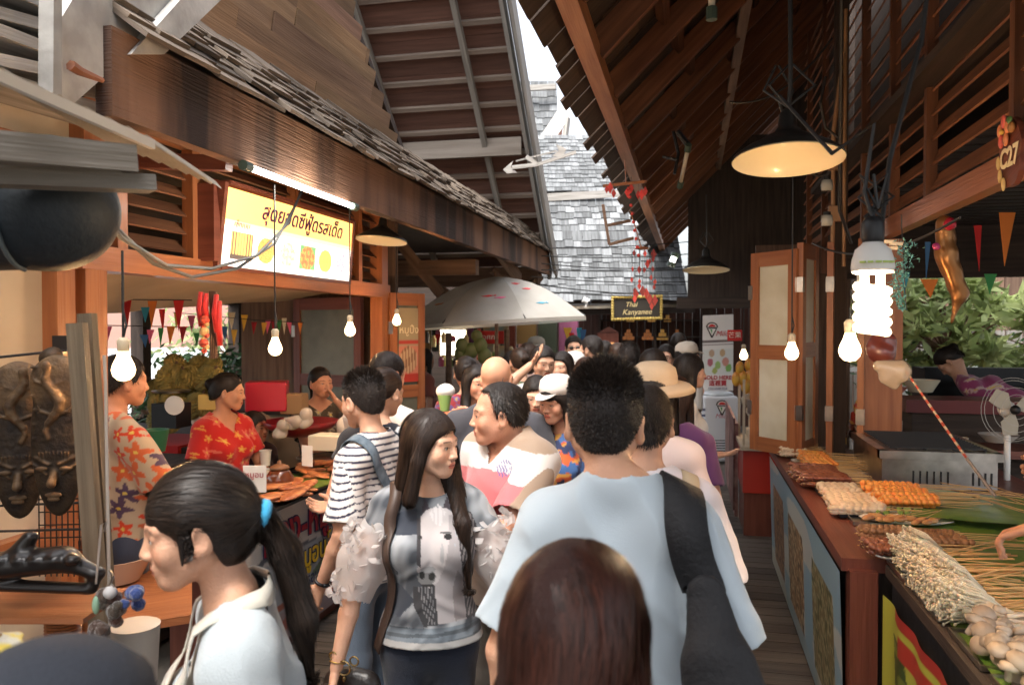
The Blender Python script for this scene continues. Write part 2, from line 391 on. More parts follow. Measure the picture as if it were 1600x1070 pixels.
def hair_field(st, L=.3):
    f = Field(); base = {'short': 'short', 'bun': 'tight', 'pony': 'bangs', 'ponytight': 'tight', 'long': 'full', 'bob': 'bangs', 'recede': 'recede', 'bald': 'bald', 'longm': 'full', 'spiky': 'short', 'bobm': 'full', 'fall': 'full'}[st]
    th = {'short': .008, 'spiky': .012, 'bun': .006, 'pony': .009, 'ponytight': .006, 'long': .012, 'longm': .010, 'bob': .013, 'bobm': .012, 'fall': .010, 'recede': .007, 'bald': .0035}[st]
    if st == 'bald': f.ell((0, -.014, .142), (.0762, .0942, .0832), .01)
    else:
        f.ell((0, -.014, .142), (.075+th*(1 if st != 'spiky' else .45), .093+th*(1 if st != 'spiky' else .7), .082+th*(1.3 if st != 'spiky' else 1.5)), .02)
        if st in ('short', 'spiky'): f.ell((0, -.042, .092), (.060 if st == 'short' else .055, .056, .066), .02)
        if st in ('long', 'longm', 'bob', 'bobm', 'pony', 'bun', 'ponytight'): f.ell((0, -.04, .10), (.074+th*.6, .07+th*.4, .085), .02)
    xs, zs = ZL[base]
    cut = lambda P: (np.interp(P[..., 1]+.15*np.maximum(0, np.abs(P[..., 0])-.05)*0, xs, zs)-P[..., 2])*.75
    f.fn(lambda P: -cut(P), (-.13, -.16, -.1), (.13, .14, .27), .004, sub=True)
    if base in ('full', 'bangs') and st != 'pony':
        pass
    if st == 'pony':
        for s in (-1, 1): f.cap((s*.075, .026, .15), (s*.074, .034, .062), .009, .003, .008)
        f.cap((0, -.10, .115), (0, -.125, .10), .022, .018, .015); f.cap((0, -.125, .10), (0, -.155, .02), .019, .027, .02)
        f.cap((0, -.155, .02), (0, -.165, -.13), .027, .025, .02); f.cap((0, -.165, -.13), (0, -.155, -.13-L), .025, .006, .02)
    if st == 'ponytight': f.cap((0, -.1, .12), (0, -.13, .1), .018, .02, .01); f.cap((0, -.13, .1), (0, -.13, -.1), .02, .008, .02)
    if st == 'bun': f.ell((0, -.115, .15), (.036, .032, .034), .008)
    if st == 'long':
        f.cap((0, -.06, .11), (0, -.095, -.02), .078, .07, .02, flat=(0, 1, 0), fs=.62); f.cap((0, -.09, -.02), (0, -.12, -.02-L), .08, .06, .02, flat=(0, 1, 0), fs=.4)
        for s in (-1, 1): f.cap((s*.07, .0, .13), (s*.078, -.02, .02), .024, .026, .02); f.cap((s*.078, -.02, .02), (s*.085, -.03, -L*.9), .03, .024, .02)
    if st == 'longm':       # falls in front of one shoulder
        f.cap((0, -.06, .11), (0, -.085, -.02), .074, .07, .02, flat=(0, 1, 0), fs=.62); f.cap((0, -.085, -.02), (-.02, -.11, -.02-L*.6), .075, .05, .02, flat=(0, 1, 0), fs=.4)
        for s in (-1, 1): f.cap((s*.072, .015, .14), (s*.078, .005, .02), .02, .024, .02)
        f.cap((.078, .0, .02), (.1, .045, -.1), .026, .03, .02); f.cap((.1, .045, -.1), (.105, .1, -.1-L), .03, .01, .02)
        f.cap((-.078, .0, .02), (-.1, .0, -.1), .026, .03, .02); f.cap((-.1, .0, -.1), (-.11, .03, -.1-L*.5), .03, .01, .02)
    if st == 'fall':
        f.cap((0, -.055, .1), (0, -.08, -.03), .074, .066, .02, flat=(0, 1, 0), fs=.65)
        for s in (-1, 1): f.cap((s*.068, .012, .14), (s*.080, .0, .06), .019, .020, .02); f.cap((s*.080, .0, .06), (s*.086, -.02, -.07), .020, .026, .02)
    if st in ('bob', 'bobm'):
        for s in (-1, 1): f.cap((s*.07, .005, .13), (s*.078, .0, .02-L*.2), .026, .024, .02)
        f.cap((0, -.06, .1), (0, -.07, .02-L*.2), .078, .07, .02, flat=(0, 1, 0), fs=.65)
    return f
def strands(name, F_, V, Nn, n, parent, material, kind, seed=1, L=.05, wd=.0009, lift=.002, steps=5, colr=(1, 1, 1), spread=.25, cut=None):
    r = np.random.RandomState(abs(seed)); i = r.randint(0, len(V), n); P = V[i].copy(); Nm = Nn[i]; out = [P + Nm*-.001]; cl = wav(seed+3, 95, 6)(P*np.array([1, 1, .35])); lf = np.clip(1+1.6*cl, .1, 3)*(1+1.5*(r.rand(n) > .93))
    e = .002
    for st in range(steps):
        if kind == 'spike': d = Nm*(.25+1.3*np.clip((P[:, 2:3]-.15)*12, 0, 1)) + np.array([0, .12, -.25])+np.array([0, 0, .95])*np.clip((P[:, 2:3]-.15)*12, 0, 1) + r.randn(n, 3)*spread*.8 if st == 0 else d*1.
        elif kind == 'shorty': d = Nm*.35 + np.array([0, -.1, -.75]) + r.randn(n, 3)*spread if st == 0 else d*.9 + Nm*-.05
        else:
            d = np.zeros_like(P) + np.array([0, -.12, -1.]); d[:, 1] -= .8*np.clip(P[:, 2]-.12, 0, .1)*6; d[:, 0] += np.sign(P[:, 0]+.01)*.9*np.clip(P[:, 2]-.13, 0, .12)*8
            if kind == 'pull': tgt = np.array([0, -.12, .115]); d = np.where((P[:, 1] > -.11)[:, None], tgt-P, np.array([0, -.15, -1.]))
            d = d/np.linalg.norm(d, axis=1)[:, None] + r.randn(n, 3)*spread*.42
            g = np.stack([F_.ev(P+np.eye(3)[k]*e)-F_.ev(P-np.eye(3)[k]*e) for k in range(3)], 1); g /= np.maximum(np.linalg.norm(g, axis=1), 1e-6)[:, None]
            d = d - g*(d*g).sum(1)[:, None]*.96; Nm = g
        d = d/np.maximum(np.linalg.norm(d, axis=1), 1e-6)[:, None]
        ln = L/steps*(.7+.6*r.rand(n))[:, None]*(1. if kind != 'spike' else (.22+.78*np.clip((P[:, 2:3]-.16)*22, 0, 1))) if st == 0 else ln
        P = P + d*ln
        if kind in ('flow', 'pull'): D = F_.ev(P); P = P + Nm*np.clip(lift*lf*(.3+st/steps)-D, -.02, .02)[:, None]
        out.append(P.copy())
    pts = np.stack(out, 1); T = np.gradient(pts, axis=1); T /= np.maximum(np.linalg.norm(T, axis=2), 1e-9)[..., None]
    Nb = np.repeat(Nn[i][:, None], steps+1, 1); S = np.cross(T, Nb) + .35*r.randn(n, 1, 3)*0; S /= np.maximum(np.linalg.norm(S, axis=2), 1e-6)[..., None]
    wv = (wd*np.array([.8]+[1]*(steps-1)+[.15]))[None, :, None]*(.6+.8*r.rand(n, 1, 1))
    A = pts - S*wv; B = pts + S*wv; VV = np.stack([A, B], 2).reshape(-1, 3); m = steps+1
    b = (np.arange(n)*m*2)[:, None] + (np.arange(steps)*2)[None]; b = b.ravel(); Q = np.stack([b, b+1, b+3, b+2], 1)
    c = (np.array(colr)[None]*(.35+1.1*r.rand(n, 1)+.5*cl[:, None].clip(-.5, 1)).clip(.2, 3))[:, None].repeat(m*2, 1).reshape(-1, 3)
    return mkmesh(name, VV, Q, material, parent, True, c)
def vnormals(V, Q):
    n = np.cross(V[Q[:, 2]]-V[Q[:, 0]], V[Q[:, 3]]-V[Q[:, 1]]); N = np.zeros_like(V)
    for k in range(4): np.add.at(N, Q[:, k], n)
    return N/np.maximum(np.linalg.norm(N, axis=1), 1e-12)[:, None]
SKIN = mat('skin', (.56, .33, .225), .48, sub=.12, bump=.22, bs=160, col2=(.50, .28, .19), ns=22, nf=(.3, .75), spec=.35)
EYE = mat('eye', (1, 1, 1), .12)
HAIR = mat('hair', (.014, .010, .009), .5, spec=.35, bump=.5, bs=60, bstretch=(6, 6, .35))
HSTR = mat('hair_strands', (.02, .014, .011), .45, spec=.35)
CLOTH = mat('cloth', (.9, .9, .9), .88, sheen=.25, bump=.25, bs=260, spec=.2)
KNIT = mat('jersey', (.9, .9, .9), .9, sheen=.3, bump=.2, bs=14, spec=.15)
PI = math.pi
def rgb(P, c): return np.tile(np.array(c, float), (len(P), 1))
def blotch(P, cols, scale, seed=3, th=.0):      # printed pattern: patches of several colours
    out = rgb(P, cols[0])
    for k, c in enumerate(cols[1:]):
        m = wav(seed+k*7, scale*(1+.23*k), 5)(P) > th+.12; out[m] = c
    return out
def flowers(P, base, cols, sp, seed=1, petals=5, rr=.42, two=None):    # flower print on front/back/sides
    u = P[:, 0]+P[:, 1]*.55; v = P[:, 2]+P[:, 1]*.2; out = rgb(P, base); iu = np.floor(u/sp); iv = np.floor(v/sp)
    for du in (-1, 0, 1):
        for dv in (-1, 0, 1):
            a = iu+du; b = iv+dv; hsh = np.abs(np.sin(a*127.1+b*311.7+seed)*43758.5); h1 = hsh % 1; h2 = (hsh*7.3) % 1; h3 = (hsh*3.7) % 1
            x = u-(a+.25+.5*h1)*sp; y = v-(b+.25+.5*h2)*sp; r = np.hypot(x, y)/sp; th = np.arctan2(y, x)
            m = r < rr*(.55+.45*h3)*(.72+.28*np.cos(th*petals+h1*6)); ci = (h3*len(cols)).astype(int)
            for q, c in enumerate(cols):
                k = m & (ci == q); out[k] = c
            k = m & (r < .09); out[k] = two or (.7, .5, .1)
    return out
def azim(h): r_ = ray(h[0], h[1]); return math.atan2(-r_.x, r_.y)
def person(label, head, face, depth=None, H=None, w=1., fem=False, skin=(1, 1, 1), hd=(0, 0, 0), hair='short', hcol=(1, 1, 1), hL=.3, top=None, bottom=(.05, .06, .09),
           arms=(None, None), hands=(None, None), lean=0, h=.012, hh=.006, nstr=0, belly=0., group=None, extra=None, ear=True, eyes=True, xy=None, bust=None, shift=0., hdrop=0., drape=None, hvis=True, sit=0., age=0, nodes=False):
    """head = photo pixel of the top of the head, depth = metres; face = heading (0 looks away from the camera along the alley)"""
    p = at(head[0], head[1], depth); zt = p.z; H0 = H or zt; 
    J = {}
    hs = (H0/1.68)**.5*(.96 if fem else 1.0)        # head scale, nearly constant
    U = H0; z0 = zt-H0                     # z0 > 0: stands on something / < 0: sits
    ln = math.radians(lean); hipz = .5*U
    def T(v):
        v = Vector((v[0]*U, v[1]*U, v[2]*U))
        if v.z > hipz and lean:
            q = Matrix.Rotation(-ln, 3, 'X') @ (v-Vector((0, 0, hipz))); v = q+Vector((0, 0, hipz))
        return v
    sw = .104*w if not fem else .094*w
    B = Field(); TR = Field(); tors = TR
    ww = w*(1 if not fem else .9)
    tors.ell(T((0, -.005, .52)), (.098*ww*U*(1.05 if fem else .97), (.068+belly*.2)*U, .07*U), .04*U)
    tors.ell(T((0, .004+belly*.3, .6)), ((.084 if not fem else .076)*ww*U+belly*.4*U, (.062+belly*.7)*U, .09*U), .04*U)
    tors.ell(T((0, 0, .7)), (.1*ww*U, .066*U*(1+(w-1)*.8), .095*U), .04*U)
    tors.cap(T((-sw*.86, -.008, .785)), T((sw*.86, -.008, .785)), .034*U, .034*U, .035*U)
    for s in (-1, 1): tors.cap(T((s*.085*w, -.012, .797)), T((s*.018, -.016, .842)), .024*U, .022*U, .035*U)
    bu = bust if bust is not None else (.03 if fem else 0)
    if bu:
        for s in (-1, 1): tors.ell(T((s*.045, .045, .715)), (.038*U, bu*1.1*U, .036*U), .02*U)
    if hdrop: hc = T((0, .03, .87)); 
    nk = .0305 if not fem else .0265
    headbase = T((0, .004, .848)); 
    Rh = Matrix.Rotation(-ln*.6, 3, 'X') @ rotm(*hd); hc = T((0, .012, .87)); 
    # head-local origin (chin level) so that crown lands at the wanted height
    top_l = .224*hs; org = Vector((hc.x, hc.y, 0)); upv = Rh @ Vector((0, 0, 1)); cz = U if not lean else (hc.z + .128*U)
    org = Vector((hc.x, hc.y, cz)) - Rh @ Vector((0, -.012, .224))*hs + Vector((0, 0, 0)); 
    org.x = hc.x + (org.x-hc.x)*.5; org.y = hc.y+.01 + (org.y-hc.y)*.5
    org.x += shift; org.z -= hdrop
    NK = Field().cap(T((0, -.008, .825)), org + Rh @ Vector((0, -.03, .06))*hs+Vector((0, 0, 0)), nk*U*w**.5*1.08, nk*U*w**.5, .02)
    HF = face_field(fem, ear).xf(Rh, org, hs)
    # arms
    AR = []; lu, lf = .172*U, .148*U
    for i, s in enumerate((-1, 1)):      # 0 = right hand side is +x for the person (local x = right); index 0 -> left arm (-x)
        S = T((s*sw, -.006, .784)); tgt = arms[i]
        if tgt is None: tgt = (s*(sw+.03), .02, .485)
        pole = Vector((s*.5, -.6, -.5)); 
        if len(tgt) > 3: pole = Vector(tgt[3]); 
        W = Vector((tgt[0]*U, tgt[1]*U, tgt[2]*U)); D = W-S; d = min(D.length, (lu+lf)*.995); D.normalize(); W = S+D*d
        a = (lu*lu-lf*lf+d*d)/(2*d); hgt = math.sqrt(max(lu*lu-a*a, 0)); pl = (pole-D*pole.dot(D)).normalized(); E = S+D*a+pl*hgt
        AR.append((S, E, W)); bw = w**.5*(1 if not fem else .84)
    A_ = Field()
    for S, E, W in AR:
        m = S.lerp(E, .45); A_.cap(S, m, .0335*U*bw, .030*U*bw, .012); A_.cap(m, E, .030*U*bw, .0245*U*bw, .012)
        m = E.lerp(W, .3); A_.cap(E, m, .0245*U*bw, .0245*U*bw, .01); A_.cap(m, W, .0245*U*bw, .0155*U*bw, .01)
    HN = []
    for i, (S, E, W) in enumerate(AR):
        fdir = (W-E).normalized(); s = (-1, 1)[i]; o = hands[i] or {}
        a = Vector(o.get('a', fdir)); n = Vector(o.get('n', (-s, 0, 0))); th = Vector(o.get('s', (0, 1, .2)))
        HN.append((W, hand_field(W+fdir*.012, a, n, th, curl=o.get('curl', (.3, .36, .42, .48)), sc=U/1.72*(1.02 if not fem else .9), thumb=o.get('th', .35), thcurl=o.get('tc', .25))))
    LG = Field()
    for s in (-1, 1):
        LG.cap(T((s*.05, 0, .49)), T((s*.053, .005, .28)), .052*U*ww, .034*U*bw, .02*U); LG.cap(T((s*.053, .005, .28)), T((s*.053, -.008, .05)), .033*U*bw, .021*U*bw, .02*U)
    FT = Field()
    for s in (-1, 1): FT.cap(T((s*.053, -.015, .022)), T((s*.062, .085, .014)), .021*U, .017*U, .015)
    B.join(TR).join(LG).join(A_).join(FT).join(NK).join(HF)
    for _, hf in HN: B.join(hf)
    V, Q = B.mesh(h)
    # finer head and hands: cut these boxes out of the coarse surface and mesh them again from the same solid
    boxes = [(np.array(org + Rh @ Vector((0, 0, .11*hs))) - np.array([.125, .125, .135])*hs, np.array(org + Rh @ Vector((0, 0, .11*hs))) + .135*hs)]
    hv = hvis if isinstance(hvis, (tuple, list)) else (hvis, hvis)
    for i, (W, hf) in enumerate(HN):
        if hv[i]:
            lo, hi = hf.bounds(); boxes.append((lo, hi))
    Vs = [V]; Qs = [Q]
    if hh < h:
        for lo, hi in boxes:
            ins = ((V > lo+h*.9) & (V < hi-h*.9)).all(1); Qs[0] = Qs[0][~ins[Qs[0]].all(1)]
        for lo, hi in boxes:
            v, q = B.mesh(hh, lo, hi); Qs.append(q+sum(len(x) for x in Vs)); Vs.append(v)
    V = np.concatenate(Vs); Q = np.concatenate(Qs)
    # skin colours: lips, brows, slight blush, scalp
    Lh = (V-np.array(org))@np.array(Rh)/hs; C = rgb(V, skin)
    inh = (np.abs(Lh[:, 0]) < .1) & (Lh[:, 2] > -.01) & (Lh[:, 2] < .26)
    x, y, z = Lh[:, 0], Lh[:, 1], Lh[:, 2]
    fr = inh & (y > .05)
    lip = fr & ((x/.0215)**2+((z-.0485)/.0115)**2 < 1) & (y > .078); C[lip] *= np.array([.92, .5, .5])
    lip = fr & (np.abs(z-.0487) < .0022) & (np.abs(x) < .02) & (y > .072); C[lip] *= .35
    br = fr & (np.abs(np.abs(x)-.031) < .018) & (np.abs(z-.1305-.1*(.02-np.abs(np.abs(x)-.026))) < .0032); C[br] *= (.25 if not fem else .38)
    ch = fr & (np.hypot(np.abs(x)-.04, z-.08) < .02); C[ch] *= np.array([1.03, .93, .9])
    ls = fr & (np.abs(np.abs(x)-.031) < .0135) & (np.abs(z-.1125) < .0022); C[ls] *= .28
    nos = fr & (z < .072) & (z > .062) & (np.abs(np.abs(x)-.008) < .0045) & (y > .088); C[nos] *= .45
    root = thing('person', (0, 0, 0), label, 'person', group)
    body = mkmesh('body', V, Q, SKIN, root, True, C)
    if eyes:
        for s in (-1, 1):
            e = MB(); q = org + Rh @ Vector((s*.031, .0745, .1095))*hs; e.tint((.6, .55, .5)).ell(q, .0103*hs, 12, 8)
            g = org + Rh @ Vector((s*.0305, .0808, .1095))*hs; e.tint((.02, .012, .008)).ell(g, (.0056*hs,)*3, 10, 6); e.build('eye', EYE, root, True)
    # hair
    HR = hair_field(hair, hL)
    for a_, b_, ra_, rb_ in (drape or []):
        q1 = Rh.transposed() @ (Vector(a_))/hs; q2 = Rh.transposed() @ (Vector(b_))/hs; HR.cap(q1, q2, ra_, rb_, .02)
    rr = wav(int(abs(head[0])) % 97+1, 70, 6)
    st2 = lambda P: .0016*rr(P*np.array([1.6, 1.6, .35]))*(2 if hair in ('spiky', 'short') else 1.3)
    hvx = min(hh, .006) if hair != 'bald' else .003
    HVv, HQ = HR.mesh(hvx/hs, disp=st2); Hn = vnormals(HVv, HQ); tr = lambda P: P@np.array(Rh).T*hs + np.array(org)
    if hair == 'bald': HVv = HVv[:0]
    if len(HVv): hobj = mkmesh('hair', tr(HVv), HQ, HAIR, root, True, rgb(HVv, hcol))
    if nstr:
        kind = {'short': 'shorty', 'spiky': 'spike', 'recede': 'shorty', 'pony': 'pull', 'bun': 'pull', 'ponytight': 'pull'}.get(hair, 'flow')
        Lg = {'shorty': .016, 'spike': .019, 'pull': .10, 'flow': .11}[kind]
        so = strands('hair_strands', HR, HVv, Hn, nstr, None, HSTR, kind, L=Lg, seed=int(head[0]), colr=hcol, wd=.0007 if kind in ('spike', 'shorty') else .0009, spread=.22)
        me = so.data; co = np.zeros(len(me.vertices)*3, np.float32); me.vertices.foreach_get('co', co); co = co.reshape(-1, 3)+np.array(so.location); co = tr(co)
        me.vertices.foreach_set('co', co.astype(np.float32).ravel()); so.location = (0, 0, 0); so.parent = hobj; so.name = 'strands'
    # clothing
    t = dict(sleeve=.62, off=.011, hem=.47, neck=(.052, .06, .04), fold=.004, mat=CLOTH, col=(.6, .6, .6), flare=0., name='shirt'); t.update(top or {})
    CF = Field()
    for f, lo, hi, k, sb in TR.P: CF.P.append((lambda P, f=f: f(P)-t['off'], lo-.02, hi+.02, k, sb))
    hz = t['hem']*U
    CF.cap(T((0, 0, .62)), T((0, 0, t['hem'])), (.088*ww+belly*.4)*U, (.094*ww+t['flare'])*U+t['off'], .03*U, flat=(0, 1, 0), fs=.78)
    ends = []
    if t['sleeve'] > 0:
        for S, E, W in AR:
            fl = t.get('sflare', .010); bo = t['off']
            if t['sleeve'] <= 1: X = S.lerp(E, t['sleeve']); CF.cap(S, X+(E-S)*.08, .035*U*bw+bo*.8, .032*U*bw+bo+fl, .02); ends.append((X, (E-S).normalized()))
            else:
                X = E.lerp(W, t['sleeve']-1); CF.cap(S, E, .035*U*bw+bo*.8, .028*U*bw+bo+fl, .02); CF.cap(E, X+(W-E)*.06, .028*U*bw+bo+fl, .022*U*bw+bo+fl, .015); ends.append((X, (W-E).normalized()))
    for a_, b_, r1_, r2_ in t.get('crease', []): CF.cap(T(a_), T(b_), r1_, r2_, .022)
    N0 = T((0, -.008+.012, .868)); nx, ny, nz = t['neck']; Nc = np.array(N0)
    TF = Field(); TF.P = TR.P + [CF.P[len(TR.P)]]
    tsd = lambda P: TF.ev(P)-t['off']-.006
    def cutf(P):
        c = np.where(np.hypot(P[..., 0], P[..., 1]) < 9, hz-P[..., 2], -1)
        q = (P-Nc)/np.array([nx*U*1.0, ny*U*1.0, nz*U]); r = np.sqrt((q*q).sum(-1)); c = np.maximum(c, (1-r)*nz*U)
        if t.get('vneck'):
            v0 = np.array(T((0, .06, .83))); dz = v0[2]-P[..., 2]; dep = t['vneck']*U
            c = np.maximum(c, np.where(P[..., 1] > 0, np.minimum(.042*U*(1-dz/dep)-np.abs(P[..., 0]), P[..., 2]-(v0[2]-dep)), -1)*.8)
        for X, d in ends:
            X = np.array(X); d = np.array(d); R = P-X; q = R@d; rad = np.sqrt(np.maximum((R*R).sum(-1)-q*q, 0)); c = np.maximum(c, np.where((rad < .1) & (q < .14) & (q > -.02), np.minimum(q, np.maximum(tsd(P), -.01)), -1))
        return c
    if t['sleeve'] == 0:
        base = cutf
        def cutf(P):
            c = base(P)
            for S, E, W in AR:
                R = np.linalg.norm(P-np.array(S)-np.array([np.sign(S.x)*.03, 0, 0]), axis=-1); c = np.maximum(c, .062*U-R)
            return c
    wf = wav(int(head[0])+5, 26, 6); wf2 = wav(int(head[1])+9, 11, 5); fa = t['fold']
    wf3 = wav(int(head[0])+31, 17, 6)
    def disp(P): q = wf3(P*np.array([1.3, 1.3, .8])+.05*wf2(P)[..., None]); return fa*(wf(P*np.array([1.2, 1.2, .55]))*.6+wf2(P*np.array([1, 1, .5]))*1.0+3.6*(np.abs(q)-.22)) - fa*1.3*np.clip(np.sin((P[..., 2]+.75*np.abs(P[..., 0])+.25*P[..., 1])*47/(U/1.7)+2.6*wf2(P)), 0, 1)**3*np.exp(-((P[..., 2]/U-.60)/.10)**2)
    ch_ = t.get('h', h); D, lo = CF.grid(ch_, disp=disp); n = D.shape
    G = np.stack(np.meshgrid(*[lo[i]+np.arange(n[i])*ch_ for i in range(3)], indexing='ij'), -1); D = np.maximum(D, cutf(G)); V, Q = surfnet(D, lo, ch_)
    cv = cutf(V) > -.35*ch_; Q = Q[~cv[Q].all(1)]; nn = vnormals(V, Q)
    cc = t['col'](V/U, nn) if callable(t['col']) else rgb(V, t['col'])
    sh = mkmesh(t['name'], V, Q, t['mat'], root, True, cc)
    # trousers / skirt
    if bottom is not None:
        PF = Field()
        for f, l_, h_, k, sb in LG.P+TR.P[:1]: PF.P.append((lambda P, f=f: f(P)-.009, l_-.02, h_+.02, k, sb))
        V, Q = PF.mesh(h*1.1, disp=lambda P: .004*wf(P)); m = (V[:, 2] < .555*U) & (V[:, 2] > .06*U); Q = Q[m[Q].all(1)]
        mkmesh('trousers', V, Q, CLOTH, root, True, rgb(V, bottom))
        SF = Field()
        for f, l_, h_, k, sb in FT.P: SF.P.append((lambda P, f=f: f(P)-.006, l_-.02, h_+.02, k, sb))
        V, Q = SF.mesh(.014); V[:, 2] = np.maximum(V[:, 2], .0); mkmesh('shoes', V, Q, CLOTH, root, True, rgb(V, (.06, .05, .05)))
    info = dict(root=root, U=U, org=org, Rh=Rh, hs=hs, AR=AR, T=T, w=w, CF=CF)
    if extra: extra(info)
    # place
    th = math.radians(face)+azim(head); Rz = Matrix.Rotation(th, 3, 'Z'); crown = org + Rh @ Vector((0, -.012, .224*1.03))*hs
    cw = Rz @ crown; root.rotation_euler = (0, 0, th); root.location = (p.x-cw.x, p.y-cw.y, p.z-crown.z)
    info['z0'] = root.location.z
    return info
def to_head(i, v): return i['org'] + i['Rh'] @ Vector(v)*i['hs']
# ---------------------------------------------------------------- setting: ground, roofs, walls
W_GREY = wood('weathered_grey_wood', (.20, .185, .165), (.40, .38, .35), .8)
W_BROWN = wood('old_brown_wood', (.10, .055, .035), (.21, .13, .085), .7)
W_STAIN = wood('stained_beam_wood', (.09, .038, .022), (.30, .16, .10), .65, ns=2.2)
W_ORANGE = wood('varnished_orange_wood', (.26, .085, .03), (.40, .15, .055), .42, coat=.3)
W_RAFTER = wood('rafter_wood', (.085, .032, .015), (.19, .078, .036), .6)
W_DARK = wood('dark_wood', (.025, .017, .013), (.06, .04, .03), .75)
W_SOFFIT = wood('soffit_wood', (.085, .04, .028), (.14, .07, .05), .75)
W_RED = wood('red_brown_wood', (.12, .03, .018), (.20, .06, .035), .45, coat=.2)
SHING = wood('shingle_grey', (.08, .084, .088), (.18, .19, .195), .9)
SHINGD = wood('shingle_brown', (.065, .048, .036), (.19, .15, .115), .9)
BLACK = mat('black_plastic', (.012, .012, .013), .45)
DKMETAL = mat('dark_metal', (.02, .022, .025), .35, metal=.6)
STEEL = mat('steel', (.55, .52, .48), .28, metal=1., col2=(.35, .33, .30), ns=9)
CREAM = mat('cream_paint', (.55, .46, .34), .7, col2=(.45, .36, .26), ns=3)
WHITE = mat('white_plastic', (.72, .70, .66), .45)
CREAMCL = mat('cream_tarp', (.62, .52, .38), .8, col2=(.5, .40, .28), ns=2, bump=.2, bs=5)
GLASSY = mat('frosted_glass', (.62, .60, .50), .35, col2=(.45, .43, .33), ns=5, coat=.3)
PRINT = mat('printed_sheet', (.9, .9, .9), .45, coat=.15)
CABLE = mat('cable', (.02, .02, .02), .5)
# ground
g = MB(); g.quad((-40, -12, 0), (40, -12, 0), (40, 60, 0), (-40, 60, 0)); tag(g.build('ground', mat('ground', (.16, .14, .12), .9, col2=(.09, .08, .07), ns=2.5, bump=.3, bs=40)), kind='structure')
g = MB()
for i in range(150):
    y = -3 + i*.14; g.tint(.6+.7*RND.random()); g.box(((-.25), y, .02), (4.1, .132, .03))
tag(g.build('boardwalk', wood('floor_board', (.045, .038, .032), (.10, .085, .07), .55)), kind='structure')

# ---- near left stall: posts, header, louvres, fascia, little shingle roof, plank gable
def shingles(m, origin, along, up, L, Hh, cw, chh, th, tints, jit=.25, ragged=.3, nrm=None):
    """courses of shakes laid on a slope: 'along' horizontal, 'up' the slope direction"""
    origin = Vector(origin); A = Vector(along).normalized(); Uq = Vector(up).normalized(); Nn = A.cross(Uq) if nrm is None else Vector(nrm)
    rows = int(Hh/chh)+1
    for r_ in range(rows):
        x = -cw*RND.random()
        while x < L:
            w_ = cw*(1-jit/2+jit*RND.random()); lo = -ragged*chh*RND.random()
            a0 = max(x, 0); a1 = min(x+w_*.96, L)
            if a1-a0 > .01:
                ln = chh*1.25-lo; c = origin + A*((a0+a1)/2) + Uq*(r_*chh+lo+ln/2) + Nn*(th*(.7+.5*RND.random()))
                m.tint(tints[int(RND.random()*len(tints))]); tl = .07+.05*RND.random(); y2 = (Uq - Nn*tl).normalized(); n2 = A.cross(y2); n2 = n2 if n2.dot(Nn) > 0 else -n2
                m.obox(c, y2, A, n2, ln/2, (a1-a0)/2, th/2)
            x += w_
FX = -1.8
rt = thing('stall_roof', (-2.2, 4, 2.4), 'shingled skirt roof with stained fascia beam and plank gable above the seafood stall', 'roof')
m = MB(); m.bar((FX, 2.16, 2.60), (FX, 10.0, 2.60), .06, .28); m.build('fascia_beam', mat('stained_fascia', (.028, .014, .010), .75, col2=(.23, .12, .07), ns=2.8, stretch=(1, .14, 1), nf=(.40, .58), uv=True, bump=.9, bs=16, bstretch=(.3, 8, 1), detail=8), rt)
m = MB()
for r_ in range(6):
    y = 2.2+.2*r_*0
    while y < 10.0:
        w_ = .10+.14*RND.random(); x = FX+.075-r_*.055+.03*RND.random(); z = 2.735+r_*.058+.008*RND.random()
        m.tint((.6+.6*RND.random())); p0 = Vector((x, y+w_/2, z)); m.obox(p0+Vector((-.08, 0, .06)), Vector((-.8, 0, .6)).normalized(), Vector((0, 1, .08*(RND.random()-.5))).normalized(), Vector((.6, 0, .8)), .13, w_*.48, .008)
        y += w_
m.build('shingle', SHINGD, rt)['kind'] = 'stuff'
m = MB(); Z0 = 3.07
for i in range(22):
    z = Z0+i*.115; y0 = 2.5; ye = 6.0-(z-2.9)*1.1 if z > 2.9 else 6.0; y = y0-.4*RND.random()
    if ye < y0+.1: break
    while y < ye:
        L = .7+1.5*RND.random(); a = max(y, y0); b = min(y+L, ye)
        c = .62+.65*RND.random(); m.tint((c, c*(.9+.12*RND.random()), c*(.8+.25*RND.random())))
        if b-a > .03: dk_ = 1 if RND.random() > .25 else .72; m.tint(tuple(v_*dk_ for v_ in m.col)); m.obox(Vector((-2.2+.012*RND.random(), (a+b)/2, z)), Vector((0, 1, 0)), Vector((-.985, 0, .17)).normalized(), Vector((.17, 0, .985)).normalized(), (b-a)/2-.003, .012, .066)
        y += L
m.build('gable_cladding', wood('gable_plank', (.15, .090, .052), (.33, .215, .13), .8, ns=3), rt)
m = MB(); m.bar(atx(665, 350, -2.24), atx(515, -40, -2.24), .05, .10, up=(1, 0, 0)); m.build('gable_edge_board', W_DARK, rt)
